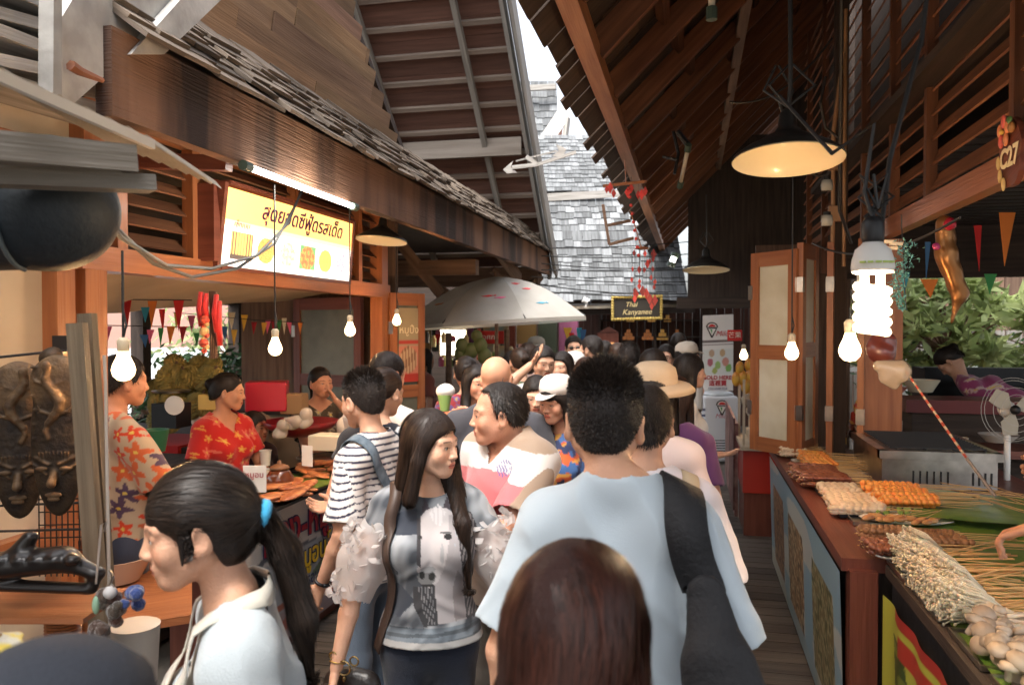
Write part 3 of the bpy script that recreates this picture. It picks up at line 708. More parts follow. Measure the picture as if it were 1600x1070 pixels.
# pale barge boards of the near gable
m = MB()
def px_(px, py, x=FX): return atx(px, py, x)
m.tint(1.25).prism([px_(111, 166), px_(219, 70), px_(330, -30), px_(150, -60), px_(95, 30), px_(97, 150)], (-.04, 0, 0))
m.tint(1.4).prism([px_(205, 85, FX+.045), px_(257, 85, FX+.045), px_(352, -6, FX+.045), px_(300, -20, FX+.045)], (-.04, 0, 0))
m.tint(.8).prism([px_(84, -10, FX+.05), px_(97, -10, FX+.05), px_(97, 156, FX+.05), px_(83, 145, FX+.05)], (-.05, 0, 0))
m.build('barge_board', mat('pale_weathered', (.24, .23, .215), .85, col2=(.40, .39, .365), ns=7, stretch=(1, 1, 1), bump=.3, bs=30), rt)
m = MB()
for i in range(5):
    m.tint(.7+.6*RND.random()).obox(px_(30, 10+34*i, FX-.25), Vector((.1, 1, .12*(i % 2))).normalized(), Vector((1, 0, 0)), Vector((0, 0, 1)), .45, .1, .018)
m.build('roof_board', W_GREY, rt)
m = MB(); m.tint((1.3, .8, .6)).tube([px_(110, 102, FX+.06), px_(125, 112, FX+.06), px_(160, 126, FX+.06)], [.016, .014, .008], 6); m.build('cleat', W_BROWN, rt)
m = MB(); m.bb(-4.2, FX-.03, 2.2, 9.9, 2.76, 2.79)
for i in range(9): m.bb(-2.4, FX-.03, 2.5+i*.9, 2.57+i*.9, 2.66, 2.76)
m.build('eave_soffit', W_DARK, rt)
m = MB()                                                   # roof behind the gable closing the stall from above
m.prism([(-2.26, 2.35, 2.8), (-2.26, 4.2, 4.35), (-2.26, 6.2, 2.8)], (-3.2, 0, 0)); m.build('roof_body', W_DARK, rt)
m = MB(); q = aty(300, 240, 2.9); m.bar((-2.4, 2.9, 2.50), (-1.83, 2.9, 2.46), .05, .06); m.build('bracket', W_RED, rt)

fr = thing('louvred_front', (-2.4, 4.3, 0), 'orange wooden stall front with louvred strip above the opening of the seafood stall', 'stall front')
m = MB()
for y in (2.78, 5.9): m.bb(-2.46, -2.36, y-.06, y+.06, .03, 2.72)
m.build('post', W_ORANGE, fr)
m = MB(); m.bb(-2.47, -2.355, 2.7, 6.0, 2.03, 2.13); m.bb(-2.44, -2.38, 2.7, 6.0, 2.66, 2.74)
for y in (2.95, 3.47, 4.5, 5.45): m.bb(-2.43, -2.37, y-.03, y+.03, 2.13, 2.66)
m.build('header', W_ORANGE, fr)
m = MB()
for y0, y1 in ((2.84, 5.86),):
    for i in range(6):
        z = 2.19+i*.088; m.tint(.8+.4*RND.random()).obox(Vector((-2.44, (y0+y1)/2, z)), Vector((0, 1, 0)), Vector((.75, 0, -.66)), Vector((.66, 0, .75)), (y1-y0)/2, .045, .005)
m.build('louvre', W_RAFTER, fr)
m = MB(); m.bb(-2.62, -2.60, 2.7, 6.0, 2.10, 2.78); m.build('backing', W_DARK, fr)  # dark board added to block the strip of sky behind the slats
# end wall beside the stall: cream panels framed in orange
sw_ = thing('side_wall', (-2.4, 2.3, 0), 'cream panels in orange wooden frames at left behind the carved masks', 'wall')
m = MB(); m.bb(-2.47, -2.43, .6, 2.72, .03, 2.7); m.build('panel', CREAMCL, sw_)
m = MB()
for y in (.7, 1.35, 1.93, 2.02, 2.62): m.bb(-2.44, -2.36, y-.045, y+.045, .03, 2.5)
m.bb(-2.43, -2.37, .6, 2.7, .95, 1.03); m.bb(-2.43, -2.37, .6, 2.7, 2.42, 2.5); m.build('frame', W_ORANGE, sw_)
m = MB(); m.bb(-2.36, -2.345, 1.95, 2.0, 1.75, 2.0); m.bb(-2.36, -2.345, 1.95, 2.0, 1.35, 1.55); m.build('hinge', BLACK, sw_)
# inner cream tarp ceiling and far interior
m = MB(); m.quad((-2.48, 2.7, 2.12), (-2.48, 5.9, 2.1), (-3.4, 7.9, 2.12), (-3.4, 3.6, 1.86), 14, 8)
v = wav(4, 6, 4); P = np.array(m.v); P[:, 2] += .02*v(P); m.v = [tuple(x) for x in P]
tag(m.build('ceiling_tarp', CREAMCL, smooth=True), 'cream cloth ceiling stretched inside the seafood stall', 'tarp')
m = MB(); m.bb(-9, -1.5, -9, 1.2, 3.3, 3.4); tag(m.build('rear_light_block', W_DARK), 'unseen dark roof added behind the camera on the left to block sky light', 'roof')  # added out of view, keeps sky light from coming in behind the camera
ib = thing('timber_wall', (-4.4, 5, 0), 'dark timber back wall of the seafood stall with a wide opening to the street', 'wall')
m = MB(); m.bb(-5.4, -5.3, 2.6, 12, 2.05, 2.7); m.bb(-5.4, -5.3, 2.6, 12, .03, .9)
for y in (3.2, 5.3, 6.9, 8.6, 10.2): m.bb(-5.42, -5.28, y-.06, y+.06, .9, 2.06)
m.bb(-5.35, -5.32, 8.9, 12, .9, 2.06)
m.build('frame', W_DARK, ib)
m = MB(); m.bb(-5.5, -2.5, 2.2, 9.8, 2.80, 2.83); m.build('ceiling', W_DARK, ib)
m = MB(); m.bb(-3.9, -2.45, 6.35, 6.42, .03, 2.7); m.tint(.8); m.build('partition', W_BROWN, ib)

# door leaves beside the stall
def leaf(p0, p1, z0, z1, wmat, gmat, label, parentname='door_leaf', split=.55, hinge=True, grp=None):
    p0 = Vector(p0); p1 = Vector(p1); d = (p1-p0); L = d.length; x = d.normalized(); up = Vector((0, 0, 1)); n = x.cross(up)
    r_ = thing(parentname, (p0.x, p0.y, z0), label, 'door', grp); fw_ = min(.075, L*.2)
    m = MB()
    for q in (fw_/2, L-fw_/2): m.obox(p0+x*q+up*((z0+z1)/2-p0.z), up, x, n, (z1-z0)/2, fw_/2, .02)
    for z in (z0+.05, z0+(z1-z0)*split, z1-.05): m.obox(p0+x*(L/2)+up*(z-p0.z), x, up, n, L/2-fw_, .05, .018)
    m.build('frame', wmat, r_)
    m = MB(); m.obox(p0+x*(L/2)+up*((z0+z1)/2-p0.z), up, x, n, (z1-z0)/2-.05, L/2-fw_, .005); m.build('pane', gmat, r_)
    if hinge:
        m = MB()
        for z in (z0+.3, z1-.28): m.obox(p0+up*(z-p0.z)+n*.0-x*.0, up, x, n, .05, .02, .026)
        m.build('hinge', STEEL, r_)
    return r_
DG = mat('dark_glass', (.12, .13, .10), .25, col2=(.2, .2, .15), ns=3, coat=.5)
leaf((-3.35, 6.30, 0), (-2.62, 6.05, 0), .5, 2.04, W_RED, DG, 'dark glazed wooden door panel behind the eating vendor')
leaf((-2.55, 6.1, 0), (-2.42, 5.98, 0), .3, 2.06, W_ORANGE, W_ORANGE, 'narrow folded orange door leaf left of the red food poster')
pl = leaf((-2.36, 5.98, 0), (-2.17, 6.27, 0), .3, 2.07, W_ORANGE, DG, 'open orange door leaf with a red food poster')
q0 = Vector((-2.36, 5.98, 0)).lerp((-2.17, 6.27, 0), .22); q1 = Vector((-2.36, 5.98, 0)).lerp((-2.17, 6.27, 0), .78); off = Vector((.57, -.38, 0)).normalized()*.028
def pcol(u, v):
    if v < .12 or .5 < v < .56: return (.55, .05, .03)
    if (u-.5)**2*4+((v-.3)*5)**2 < .8: return (.6, .42, .25) if math.sin(u*40+v*9) > 0 else (.25, .12, .06)
    return (.62, .22, .14) if v < .5 else (.4, .33, .2)
m = MB(); m.quad(q0+off+Vector((0, 0, 1.35)), q1+off+Vector((0, 0, 1.35)), q1+off+Vector((0, 0, 1.95)), q0+off+Vector((0, 0, 1.95)), 20, 40, pcol)
tag(m.build('poster', PRINT), 'red food poster with grilled food picture on the orange door leaf', 'poster')
text('หมูปิ้ง', 'poster_text', mat('cream_ink', (.8, .7, .45), .5), (q0+q1)/2+off*1.2+Vector((0, 0, 1.77)), q1-q0, (0, 0, 1), .085, bpy.data.objects['poster'])

# ---- big A roof behind, far slope seen from below
ar = thing('gable_roof', (-3, 9, 2.5), 'tall dark gable roof underside with grey battens and long grey barge board', 'roof')
def on(x, y, o=0.): return Vector((x, y+o*.68, 2.55+.923*(10.16-y)+o*.73))
Nrm = Vector((0, .923, 1)).normalized(); DS = Vector((0, -1, .923)).normalized()
m = MB()
for i in range(26):
    t = i*.2; c = on(-4.2, 10.16)+DS*(t+.1)+Nrm*.06; m.tint(.75+.5*RND.random()).obox(c, Vector((1, 0, 0)), DS, Nrm, 2.38, .098, .012)
m.build('soffit_board', W_SOFFIT, ar)
m = MB()
for i in range(17): c = on(-4.2, 10.16)+DS*(.25+i*.31); m.tint(1+.3*RND.random()).obox(c+Nrm*.02, Vector((1, 0, 0)), DS, Nrm, 2.36, .024, .022)
m.build('batten', wood('batten_wood', (.13, .10, .08), (.24, .19, .15), .8), ar)
m = MB()
for x in (-2.28, -3.3, -4.4, -5.6): m.bar(on(x, 10.2)-Nrm*.03, on(x, 10.2)+DS*5.2-Nrm*.03, .055, .08, up=Nrm)
m.build('rafter', wood('rafter_grey', (.15, .14, .12), (.28, .26, .23), .8), ar)
m = MB()
m.tint(1.0).bar(on(-1.8, 10.25), on(-1.8, 10.25)+DS*5.6, .04, .16, up=Nrm); m.tint(1.3).bar(on(-1.74, 10.25)+Nrm*.06, on(-1.74, 10.25)+DS*5.6+Nrm*.06, .05, .07, up=Nrm)
m.tint(1.15).bar(on(-1.70, 10.2)-Nrm*.02, on(-1.70, 10.2)+DS*5.6-Nrm*.02, .03, .20, up=Nrm)
m.build('barge_board', wood('barge_wood', (.20, .19, .17), (.36, .345, .32), .8), ar)
m = MB(); a = on(-1.86, 8.75)-Nrm*.05; m.bar(a, a+Vector((-3.2, 0, 0)), .05, .2); m.build('tie_beam', wood('tie_wood', (.16, .13, .10), (.30, .26, .22), .8, ns=2), ar)
m = MB()
for i in range(28):
    t = i*.19; c = on(-4.2, 10.16)+DS*(t+.1)+Nrm*.10; m.tint(.7+.5*RND.random()).obox(c, Vector((1, 0, 0)), DS, Nrm, 2.4, .12, .01)
m.build('roof_cover', SHINGD, ar)
m = MB(); m.tint(1.1).bar((-2.0, 10.1, 2.45), (-2.1, 9.9, 2.3), .3, .1); m.bb(-6, -1.9, 9.9, 10.1, 2.32, 2.56)
for x in (-2.4, -3.4): m.bar((x, 9.5, 2.5), (x+.5, 9.9, 2.1), .08, .08)
m.bb(-5, -1.95, 7.1, 7.22, 2.28, 2.42); m.bar((-2.7, 7.1, 2.6), (-2.3, 7.16, 2.1), .06, .1); m.bar((-2.0, 8.2, 2.6), (-1.95, 9, 2.35), .06, .12)
m.build('wall_plate', W_BROWN, ar)
m = MB(); m.bb(-6, -2.5, 11.4, 11.5, .03, 3.2); m.build('dark_wall', W_DARK, ar)

# weathervane style arrow ornament hanging in the gap
ow = thing('arrow_ornament', at(830, 250, 7.6), 'grey wooden crossed arrows fixed to the barge board end', 'ornament')
m = MB(); a = at(800, 262, 7.6); b = at(900, 238, 7.6)
m.bar(a, at(838, 258, 7.6), .03, .035); m.bar(at(822, 245, 7.6), at(840, 258, 7.6), .03, .04); m.bar(at(838, 258, 7.6), b, .025, .03)
m.bar(at(806, 252, 7.62), at(870, 236, 7.62), .012, .014); m.build('shaft', W_GREY, ow)
for (c, s_) in (((800, 262), -1), ((871, 236), 1)):
    m = MB(); f_ = lambda dx, dy: at(c[0]+dx*s_, c[1]+dy, 7.6)
    m.prism([f_(14, 0-3*s_), f_(-2, -11), f_(2, -1), f_(-8, 8), f_(8, 9)], FW*.02); m.build('arrow_head', W_GREY, ow)

# ---- far buildings: shingle roofs, shop
fs = thing('far_shop', (-1, 14.4, 0), 'far shop front with grey shingle roof at the end of the alley', 'building')
def slope(px0, py0, px1, py1, d0, d1, name='roof', par=fs, tints=(.6, .8, 1., 1.1, .9, 1.35), cw=.16, chh=.17, xl=None):
    A = at(px0, py0, d0); Bt = at(px0, py1, d1); R_ = at(px1, py0, d0); m = MB(); al = R_-A; al.z = 0; up = Bt-A; up = up-al.normalized()*up.dot(al.normalized()); nn = al.normalized().cross(up.normalized()); nn = nn if nn.z > 0 else -nn
    shingles(m, A, al, up, al.length, up.length, cw, chh, .02, tints, nrm=nn)
    m.build(name, SHING, par)
    m = MB(); c = A+al/2+up/2-nn*.06; m.obox(c, al.normalized(), up.normalized(), nn, al.length/2, up.length/2, .03); m.build(name+'_deck', W_DARK, par)
slope(790, 470, 1075, 375, 13.2, 14.0)
slope(790, 372, 1000, 318, 14.2, 14.8, tints=(.6, .7, .9, 1.0, 1.6, 1.5))
m = MB(); m.bar(at(800, 312, 14.8), at(1010, 300, 14.8), .06, .14); m.build('ridge_board', W_GREY, fs)
slope(800, 300, 960, 215, 15.2, 17)
g2 = thing('far_gable', at(850, 300, 20), 'distant shingled gable with pale barge board against the sky', 'building')
slope(780, 300, 875, 135, 20, 21.5, par=g2, cw=.24, chh=.24)
m = MB(); m.bar(at(790, 140, 21), at(868, 136, 21), .1, .14); m.tint(1.8).bar(at(833, 250, 18.5), at(885, 172, 19), .08, .32, up=(-.6, .0, .6)); m.tint(.9).bar(at(862, 380, 18.4), at(887, 185, 18.9), .1, .12); m.build('barge_board', W_GREY, g2)
m = MB(); P4 = [at(840, 250, 19.1), at(880, 190, 19.3), at(862, 385, 19.1), at(835, 385, 19)]; m.prism(P4, FW*.1); m.build('gable_wall', wood('far_red', (.16, .07, .05), (.25, .13, .10)), g2)
m = MB()
for i in range(6): m.bar(at(842, 255+i*20, 18.95), at(878-i*2, 250+i*20, 18.95), .03, .04)
m.build('battens', W_RAFTER, g2)
# shop wall and shelves
m = MB()
for i in range(34):
    x0 = -3.2+i*.14; m.tint(.7+.6*RND.random()).bb(x0, x0+.135, 14.6, 14.64, .03, 2.2)
m.build('plank_wall', wood('far_wall_wood', (.05,.018,.012),(.10,.04,.025)), fs)
m = MB(); m.bar(at(880, 481, 13.4), at(1080, 477, 13.4), .05, .05); m.build('gutter', STEEL, fs)
m = MB(); m.bar(at(890, 488, 13.6), at(1085, 484, 13.6), .12, .1); m.build('awning_beam', W_DARK, fs)
sh = thing('shelf_unit', (-.9, 14.3, 0), 'dark wooden shelves holding gold boxes in the far shop', 'shelf')
m = MB()
for z in (.95, 1.3, 1.62, 1.92): m.bb(-1.6, .35, 14.2, 14.58, z-.02, z)
for x in (-1.6, -.62, .35): m.bb(x-.02, x+.02, 14.2, 14.58, .03, 2.1)
m.build('shelf_board', W_DARK, sh)
gold = mat('gold_box', (.55, .36, .12), .4, metal=.3)
def stack(px, py, n, d=14.0, s=5.5, col=(1, 1, 1), nm=''):
    p = at(px, py, d); k = s/F*d
    for r_ in range(n):
        for c in range(n-r_):
            m = MB(); m.tint(col).box((p.x+(c-(n-r_-1)/2)*k*1.1, p.y, p.z+k*.5+r_*k), (k, k, k*.92)); o = m.build('gift_box', gold)
            tag(o, f'gold box, {["bottom", "middle", "upper"][r_] if r_ < n-1 else "top"} row, {ordn(c, n-r_)}, {nm} on far shelves', 'box', 'boxes stacked in pyramids on the far shelves')
for k_, px in enumerate((982, 1012, 1035, 1058)): stack(px, 531, 3, col=(1.2, 1.1, .8) if px % 2 else (1, .6, .6), nm=['leftmost', 'second', 'third', 'rightmost'][k_]+' tall pyramid')
for k_, px in enumerate((985, 1018, 1043)): stack(px, 503, 2, col=(1.3, 1.2, 1), nm=['leftmost', 'middle', 'rightmost'][k_]+' small pyramid')
cb = thing('display_cabinet', at(950, 560, 13.8), 'small arched wooden cabinet of orange goods in the far shop', 'cabinet')
m = MB(); m.box(at(950, 540, 13.8), (.36, .1, .45)); m.prism([at(936, 519, 13.75), at(951, 510, 13.75), at(966, 519, 13.75)], (0, .08, 0)); m.build('carcass', W_RED, cb)
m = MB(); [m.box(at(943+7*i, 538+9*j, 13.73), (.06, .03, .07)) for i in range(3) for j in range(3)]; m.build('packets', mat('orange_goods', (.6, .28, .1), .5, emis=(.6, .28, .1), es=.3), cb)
# framed sign board
sb = thing('shop_sign', at(1000, 480, 10.5), 'black hanging sign board with curly gold frame above the far shop', 'sign')
A = at(957, 465, 10.5); Bq = at(1033, 463, 10.5); h_ = 34/F*10.5; X = (Bq-A).normalized(); dn = Vector((0, 0, -h_))
m = MB(); m.prism([A, Bq, Bq+dn, A+dn], FW*.03); m.build('board', mat('sign_black', (.03, .025, .02), .5), sb)
m = MB()
for a, b in ((A, Bq), (Bq, Bq+dn), (Bq+dn, A+dn), (A+dn, A)):
    L = (b-a).length; n = int(L/.035); 
    for i in range(n+1): m.ell(a.lerp(b, i/n)-FW*.015, (.022, .014, .022), 6, 4, .3)
m.build('frame', mat('gold_paint', (.5, .36, .10), .4, metal=.5), sb)
GI = mat('gold_ink', (.75, .6, .3), .5)
text('Thai', 'lettering', GI, A.lerp(Bq, .38)-FW*.01+Vector((0, 0, -.1)), X, (0, 0, 1), .09, sb, shear=.3); text('Kanyanee', 'lettering', GI, A.lerp(Bq, .5)-FW*.01+Vector((0, 0, -.2)), X, (0, 0, 1), .1, sb, shear=.3)
c2 = thing('security_camera', at(917, 470, 12), 'white security camera under the far shingle eave', 'camera')
m = MB(); m.tube([at(911, 468, 12), at(920, 472, 12)], .045, 10); m.tube([at(917, 470, 12), at(915, 480, 12)], .015, 6); m.build('body', WHITE, c2); m = MB(); m.ell(at(921, 472.5, 11.96), .03, 8, 6); m.build('lens', BLACK, c2)

# ---- right building: roof over the alley, louvred wall
rr_ = thing('right_roof', (.4, 7, 3), 'dark timber roof on the right with orange rafters and ragged shingle edge', 'roof')
def rs(x, y, o=0.): return Vector((x-o*.7, y, 3.22+(x+.5)*1.0+o*.7))
SL = Vector((1, 0, 1)).normalized(); SN = Vector((-1, 0, 1)).normalized()
m = MB(); y = -4  # stretch behind the camera added to hold back sky light
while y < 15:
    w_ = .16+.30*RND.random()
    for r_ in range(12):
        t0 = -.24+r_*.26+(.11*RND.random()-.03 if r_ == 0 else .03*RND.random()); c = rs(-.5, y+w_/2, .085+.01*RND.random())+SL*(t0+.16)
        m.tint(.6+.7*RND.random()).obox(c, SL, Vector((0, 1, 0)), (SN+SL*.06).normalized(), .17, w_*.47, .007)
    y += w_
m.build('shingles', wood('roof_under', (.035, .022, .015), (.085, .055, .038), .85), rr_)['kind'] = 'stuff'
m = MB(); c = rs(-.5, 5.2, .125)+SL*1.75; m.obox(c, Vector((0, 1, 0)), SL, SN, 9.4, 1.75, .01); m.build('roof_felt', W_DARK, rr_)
m = MB(); m.bar((-.5, -4, 3.17), (-.5, 15, 3.17), .09, .10); m.build('eave_purlin', wood('eave_purlin_wood', (.20, .075, .03), (.36, .17, .08), .5), rr_)
m = MB()
for i in range(-7, 18):
    y = 1.9+i*.72; m.tint(1.0+.7*RND.random()); m.bar(rs(-.5, y, -.02), rs(-.5, y, -.02)+SL*3.1, .045, .13, up=SN)
m.build('rafter', W_RAFTER, rr_)
m = MB()
for i in range(18):
    y = 1.9+i*.72
    for t in (.5, 1.15, 1.9): m.tint(.4+.3*RND.random()); m.bar(rs(-.5, y+.03, .03)+SL*(t+.1*(i % 3)), rs(-.5, y+.69, .03)+SL*(t+.1*(i % 3)), .05, .07, up=SN)
m.build('noggin', W_RAFTER, rr_)
m = MB()
for x, z in ((.35, 4.0),): m.bar((x, 1.5, z), (x, 15, z), .07, .1)
m.build('purlin', W_BROWN, rr_)
XR = 1.22
rw = thing('louvred_wall', (XR, 5.5, 2.4), 'dark louvred upper wall on the right above the orange header beam', 'wall')
m = MB(); m.bar((XR, 2.2, 2.42), (XR, 5.75, 2.42), .07, .11); m.build('header_beam', W_ORANGE, rw)
m = MB()
for y in (2.6, 3.42, 4.58, 5.35, 6.2, 7.1, 8.0, 9.0): m.bar((XR+.005, y, 2.44 if y < 5.8 else 2.3), (XR+.005, y, 4.95), .05, .055, up=(1, 0, 0))
m.build('stud', W_RAFTER, rw)
m = MB()
for i in range(19):
    z = 2.56+i*.128; m.tint(1.2+.7*RND.random()).obox(Vector((XR+.03, 5.9, z)), Vector((0, 1, 0)), Vector((.5, 0, .87)), Vector((.87, 0, -.5)), 3.5, .052, .006)
m.build('louvre', W_RAFTER, rw)
m = MB(); m.bb(XR+.9, XR+.95, -4, 11.6, 3.0, 7); m.bb(1.1, 6.0, 1.5, 8, 3.05, 3.1); m.bb(1.2, 2.4, 11.45, 11.5, 2.3, 7);  m.build('dark_backing', W_DARK, rw)  # added dark sheets, blocking sky that would show through the louvres
m = MB(); m.bb(-.05, 1.3, 11.3, 11.4, 2.05, 4.4); m.bb(-.2, 1.4, 11.2, 11.3, 2.05, 2.2)
m.bb(.15, .28, 11.4, 11.5, .03, 2.1); m.build('end_wall', W_DARK, rw)
m = MB(); m.bb(.62, 1.5, 8.2, 8.25, .03, 2.6); [m.tint(.6+.5*RND.random()).bb(.62+i*.1, .70+i*.1, 8.14, 8.19, .9, 2.35) for i in range(5)]; m.build('slat_screen', W_BROWN, rw)
ps = thing('post', (.98, 5.75, 0), 'tall dark post carrying electric conduit beside the folded door leaves', 'post')
m = MB(); m.bb(.94, 1.02, 5.7, 5.8, .03, 4.5); m.build('timber', W_DARK, ps)
m = MB(); m.tube([(.92, 5.66, 1.0), (.92, 5.66, 3.1), (.97, 5.6, 3.6)], .014, 8); m.tube([(.99, 5.66, 2.2), (.99, 5.66, 3.9)], .012, 8); m.box((.93, 5.65, 2.9), (.08, .05, .12)); m.box((.93, 5.65, 2.55), (.08, .05, .1)); m.build('conduit', mat('conduit', (.35, .2, .1), .5), ps)
# folded door leaves on the right
GL2 = mat('pale_frosted_glass', (.70, .70, .58), .4, col2=(.55, .52, .38), ns=3)  # pale glass colour with yellower patches
leaf((.43, 5.95, 0), (.70, 5.62, 0), .92, 2.32, W_ORANGE, GL2, 'folding orange door leaf with frosted glass, left of the pair beside the hanging bulb', split=.5)
leaf((.71, 5.62, 0), (.86, 5.95, 0), .92, 2.36, W_ORANGE, GL2, 'folding orange door leaf with frosted glass, turned edge-on at right of the pair', split=.5)
for i, (x, y) in enumerate(((.90, 5.62), (1.06, 5.45), (1.16, 5.6))):
    leaf((x, y, 0), (x+.06, y+.22, 0), .92, 2.36, W_ORANGE, W_ORANGE, ['narrow folded orange leaf left of the dark post', 'narrow folded orange leaf behind the statuettes', 'broad orange leaf right of the spiral lamp'][i], split=.45)
m = MB(); m.bb(1.08, 1.32, 5.5, 5.56, .5, 2.36); tag(m.build('door_jamb', W_ORANGE), 'orange door jamb behind the glowing spiral lamp', 'door jamb')
# yard beyond the right stall
yw = thing('yard_wall', (5.5, 9, 0), 'grey timber fence with white rail beyond the right stall', 'fence')
m = MB()
for i in range(40): m.tint(.6+.6*RND.random()).bb(1.9+i*.2, 2.08+i*.2, 11.2, 11.23, .03, 1.75)
m.build('board', W_GREY, yw)
m = MB(); m.bb(1.9, 10, 10.9, 11.0, 1.22, 1.30); [m.bb(2.6+i*1.7, 2.7+i*1.7, 10.92, 10.99, .03, 1.25) for i in range(4)]; m.build('rail', mat('white_rail', (.6, .62, .62), .6), yw)
m = MB(); m.bb(1.3, 7.5, 8.0, 8.1, 2.25, 3.05); [m.bb(1.3+i*2.0, 1.42+i*2.0, 7.95, 8.07, .03, 2.3) for i in range(4)]
tag(m.build('timber_frame', W_DARK), 'dark timber frame at the back of the right stall', 'frame')
m = MB()
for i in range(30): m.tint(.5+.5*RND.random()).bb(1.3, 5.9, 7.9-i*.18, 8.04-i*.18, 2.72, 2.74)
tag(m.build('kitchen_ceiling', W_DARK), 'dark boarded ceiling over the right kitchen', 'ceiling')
# street beyond the left stall
m = MB(); m.bb(-30, -9, 30, 30.3, 0, 5); tag(m.build('pink_house', mat('pink_wall', (.34, .20, .16), .85)), 'pink rendered house across the street behind the parked cars', 'house')
m = MB()
for i in range(44): m.tint(.6+.6*RND.random()).bb(1.5+i*.3, 1.79+i*.3, 13.0, 13.05, .03, 4.6)
tag(m.build('yard_house', W_BROWN), 'brown timber house wall beyond the yard fence', 'house')
# ---------------------------------------------------------------- lamps
GLOW = mat('bulb_glass', (1, .9, .7), .2, emis=(1, .72, .38), es=3)
GLOWW = mat('tube_glass', (1, 1, 1), .2, emis=(1, .95, .85), es=4)
def lightat(name, loc, power, col, r, parent):
    l = bpy.data.lights.new(name, 'POINT'); l.energy = power; l.color = col; l.shadow_soft_size = r
    o = bpy.data.objects.new(name, l); link(o); o.parent = parent; o.location = Vector(loc)-world_loc(parent); return o
def bulb(px, py, d, top_py, label, power=120, s=1., grp='bare bulbs hanging on cords'):
    c = at(px, py, d); rt = thing('light_bulb', c, label, 'light bulb', grp); r = .031*s
    m = MB(); m.lathe([(.0, -r*1.0), (r*.5, -r*.88), (r*.87, -r*.5), (r, 0), (r*.88, r*.5), (r*.6, r*1.1), (r*.42, r*1.7)], c, 18); m.build('glass', GLOW, rt, True)
    m = MB(); m.lathe([(r*.44, r*1.65), (r*.5, r*1.8), (r*.55, r*2.6), (r*.3, r*2.9)], c, 12); m.build('socket', mat('socket_cream', (.6, .5, .35), .5), rt, True)
    t = at(px, top_py, d); m = MB(); pts = sag(c+Vector((0, 0, r*2.7)), Vector((c.x, c.y, t.z)), 0, 4); m.tube(pts, .0035, 6); m.tube([c+Vector((0, 0, r*2.8)), c+Vector((.01, 0, r*4)), c+Vector((0, 0, r*5.5))], .003, 5); m.build('cord', CABLE, rt)
    lightat('lamp', c, power, (1, .55, .24), r, rt); return rt
bulb(193, 578, 2.2, 392, 'bare glowing bulb in front of the vendor in the flower print shirt', s=1.0)
bulb(430, 545, 3.55, 290, 'bare glowing bulb above the young vendor in red')
bulb(547, 517, 4.5, 300, 'bare glowing bulb in front of the dark glazed door panel')
bulb(620, 502, 5.75, 380, 'bare glowing bulb by the open door leaf with the red poster')
bulb(1328, 548, 2.6, 480, 'bare glowing bulb just left of the spiral lamp', s=1.15)
bulb(1237, 552, 3.9, 180, 'bare glowing bulb before the frosted glass door leaves', s=1.1)
bulb(1162, 556, 8.0, 480, 'bare glowing bulb over the hanging mangoes', s=1.3)
# spiral energy-saving lamp
c = at(1363, 470, 1.9); cf = thing('spiral_lamp', c, 'large glowing spiral energy saving lamp hanging at right', 'light bulb')
m = MB(); pts = []
for i in range(141): a = i/140; t = a*2*PI*4.5; pts.append(c+Vector((.033*math.cos(t), .033*math.sin(t), -.075+.135*a*.82)))
m.tube(pts, .0115, 7)
for s_ in (-1, 1): m.tube([c+Vector((s_*.018, 0, .02)), c+Vector((s_*.018, 0, .075))], .010, 8)
m.build('tube', mat('cfl_glass', (1, 1, 1), .2, emis=(1, .80, .50), es=1.5), cf, True)
m = MB(); m.lathe([(.046, .066), (.049, .08), (.047, .098), (.040, .122), (.028, .132), (.022, .14)], c, 20); m.build('ballast', WHITE, cf, True)
m = MB()
for i in range(5): a = -2.2+i*.34; m.tint((.45, .6, .1)).box(c+Vector((.049*math.cos(a), .049*math.sin(a), .09)), (.012, .012, .004), a)
m.build('marking', PRINT, cf)
m = MB(); m.lathe([(.024, .14), (.026, .15), (.026, .185), (.018, .20)], c, 14); m.build('socket', BLACK, cf, True)
m = MB(); m.tube([c+Vector((0, 0, .19)), c+Vector((-.02, .0, .26)), c+Vector((.0, 0, .42)), at(1300, 240, 1.95), at(1218, 150, 2.3)], .005, 6); m.tube([c+Vector((.02, 0, .19)), at(1390, 250, 1.95), at(1440, 60, 2.0), at(1450, -20, 2.0)], .006, 6)
for i in range(3): m.tube([c+Vector((.02*i-.02, 0, .2)), c+Vector((.05-.04*i, .02, .25)), c+Vector((-.03+.03*i, 0, .3)), c+Vector((.01, 0, .22))], .004, 5)
m.build('cord', CABLE, cf); lightat('lamp', c, 120, (1, .74, .46), .04, cf)
# enamel shades
def shade(px, py, d, R, label, tilt, top, inner=True):
    c = at(px, py, d); rt = thing('pendant_lamp', c, label, 'lamp'); ax = Vector(tilt).normalized()
    pr = [(R, 0), (R*.97, R*.06), (R*.78, R*.2), (R*.5, R*.36), (R*.26, R*.5), (R*.17, R*.62), (R*.15, R*.85), (R*.08, R*.95)]
    m = MB(); m.lathe_open(pr, c, 36, ax); m.build('shade', mat('black_enamel', (.015, .014, .013), .35), rt, True)
    m = MB(); m.lathe_open([(r_*.985, z-.004) for r_, z in pr[:6]], c, 36, ax); m.build('lining', mat('cream_enamel', (.72, .62, .42), .3, coat=.5), rt, True)
    m = MB(); m.tube([c+ax*R*.9, c+ax*R*1.05+Vector((.01, 0, .06)), Vector((c.x, c.y, c.z+top))], .008, 6)
    for i in range(4): a = i*1.3; m.tube([c+ax*R*1.0, c+ax*R*1.05+Vector((.09*math.cos(a), .05*math.sin(a), .06)), c+ax*R*1.3+Vector((.04*math.cos(a+1), .03, .1))], .005, 5)
    m.build('cord', CABLE, rt); return rt
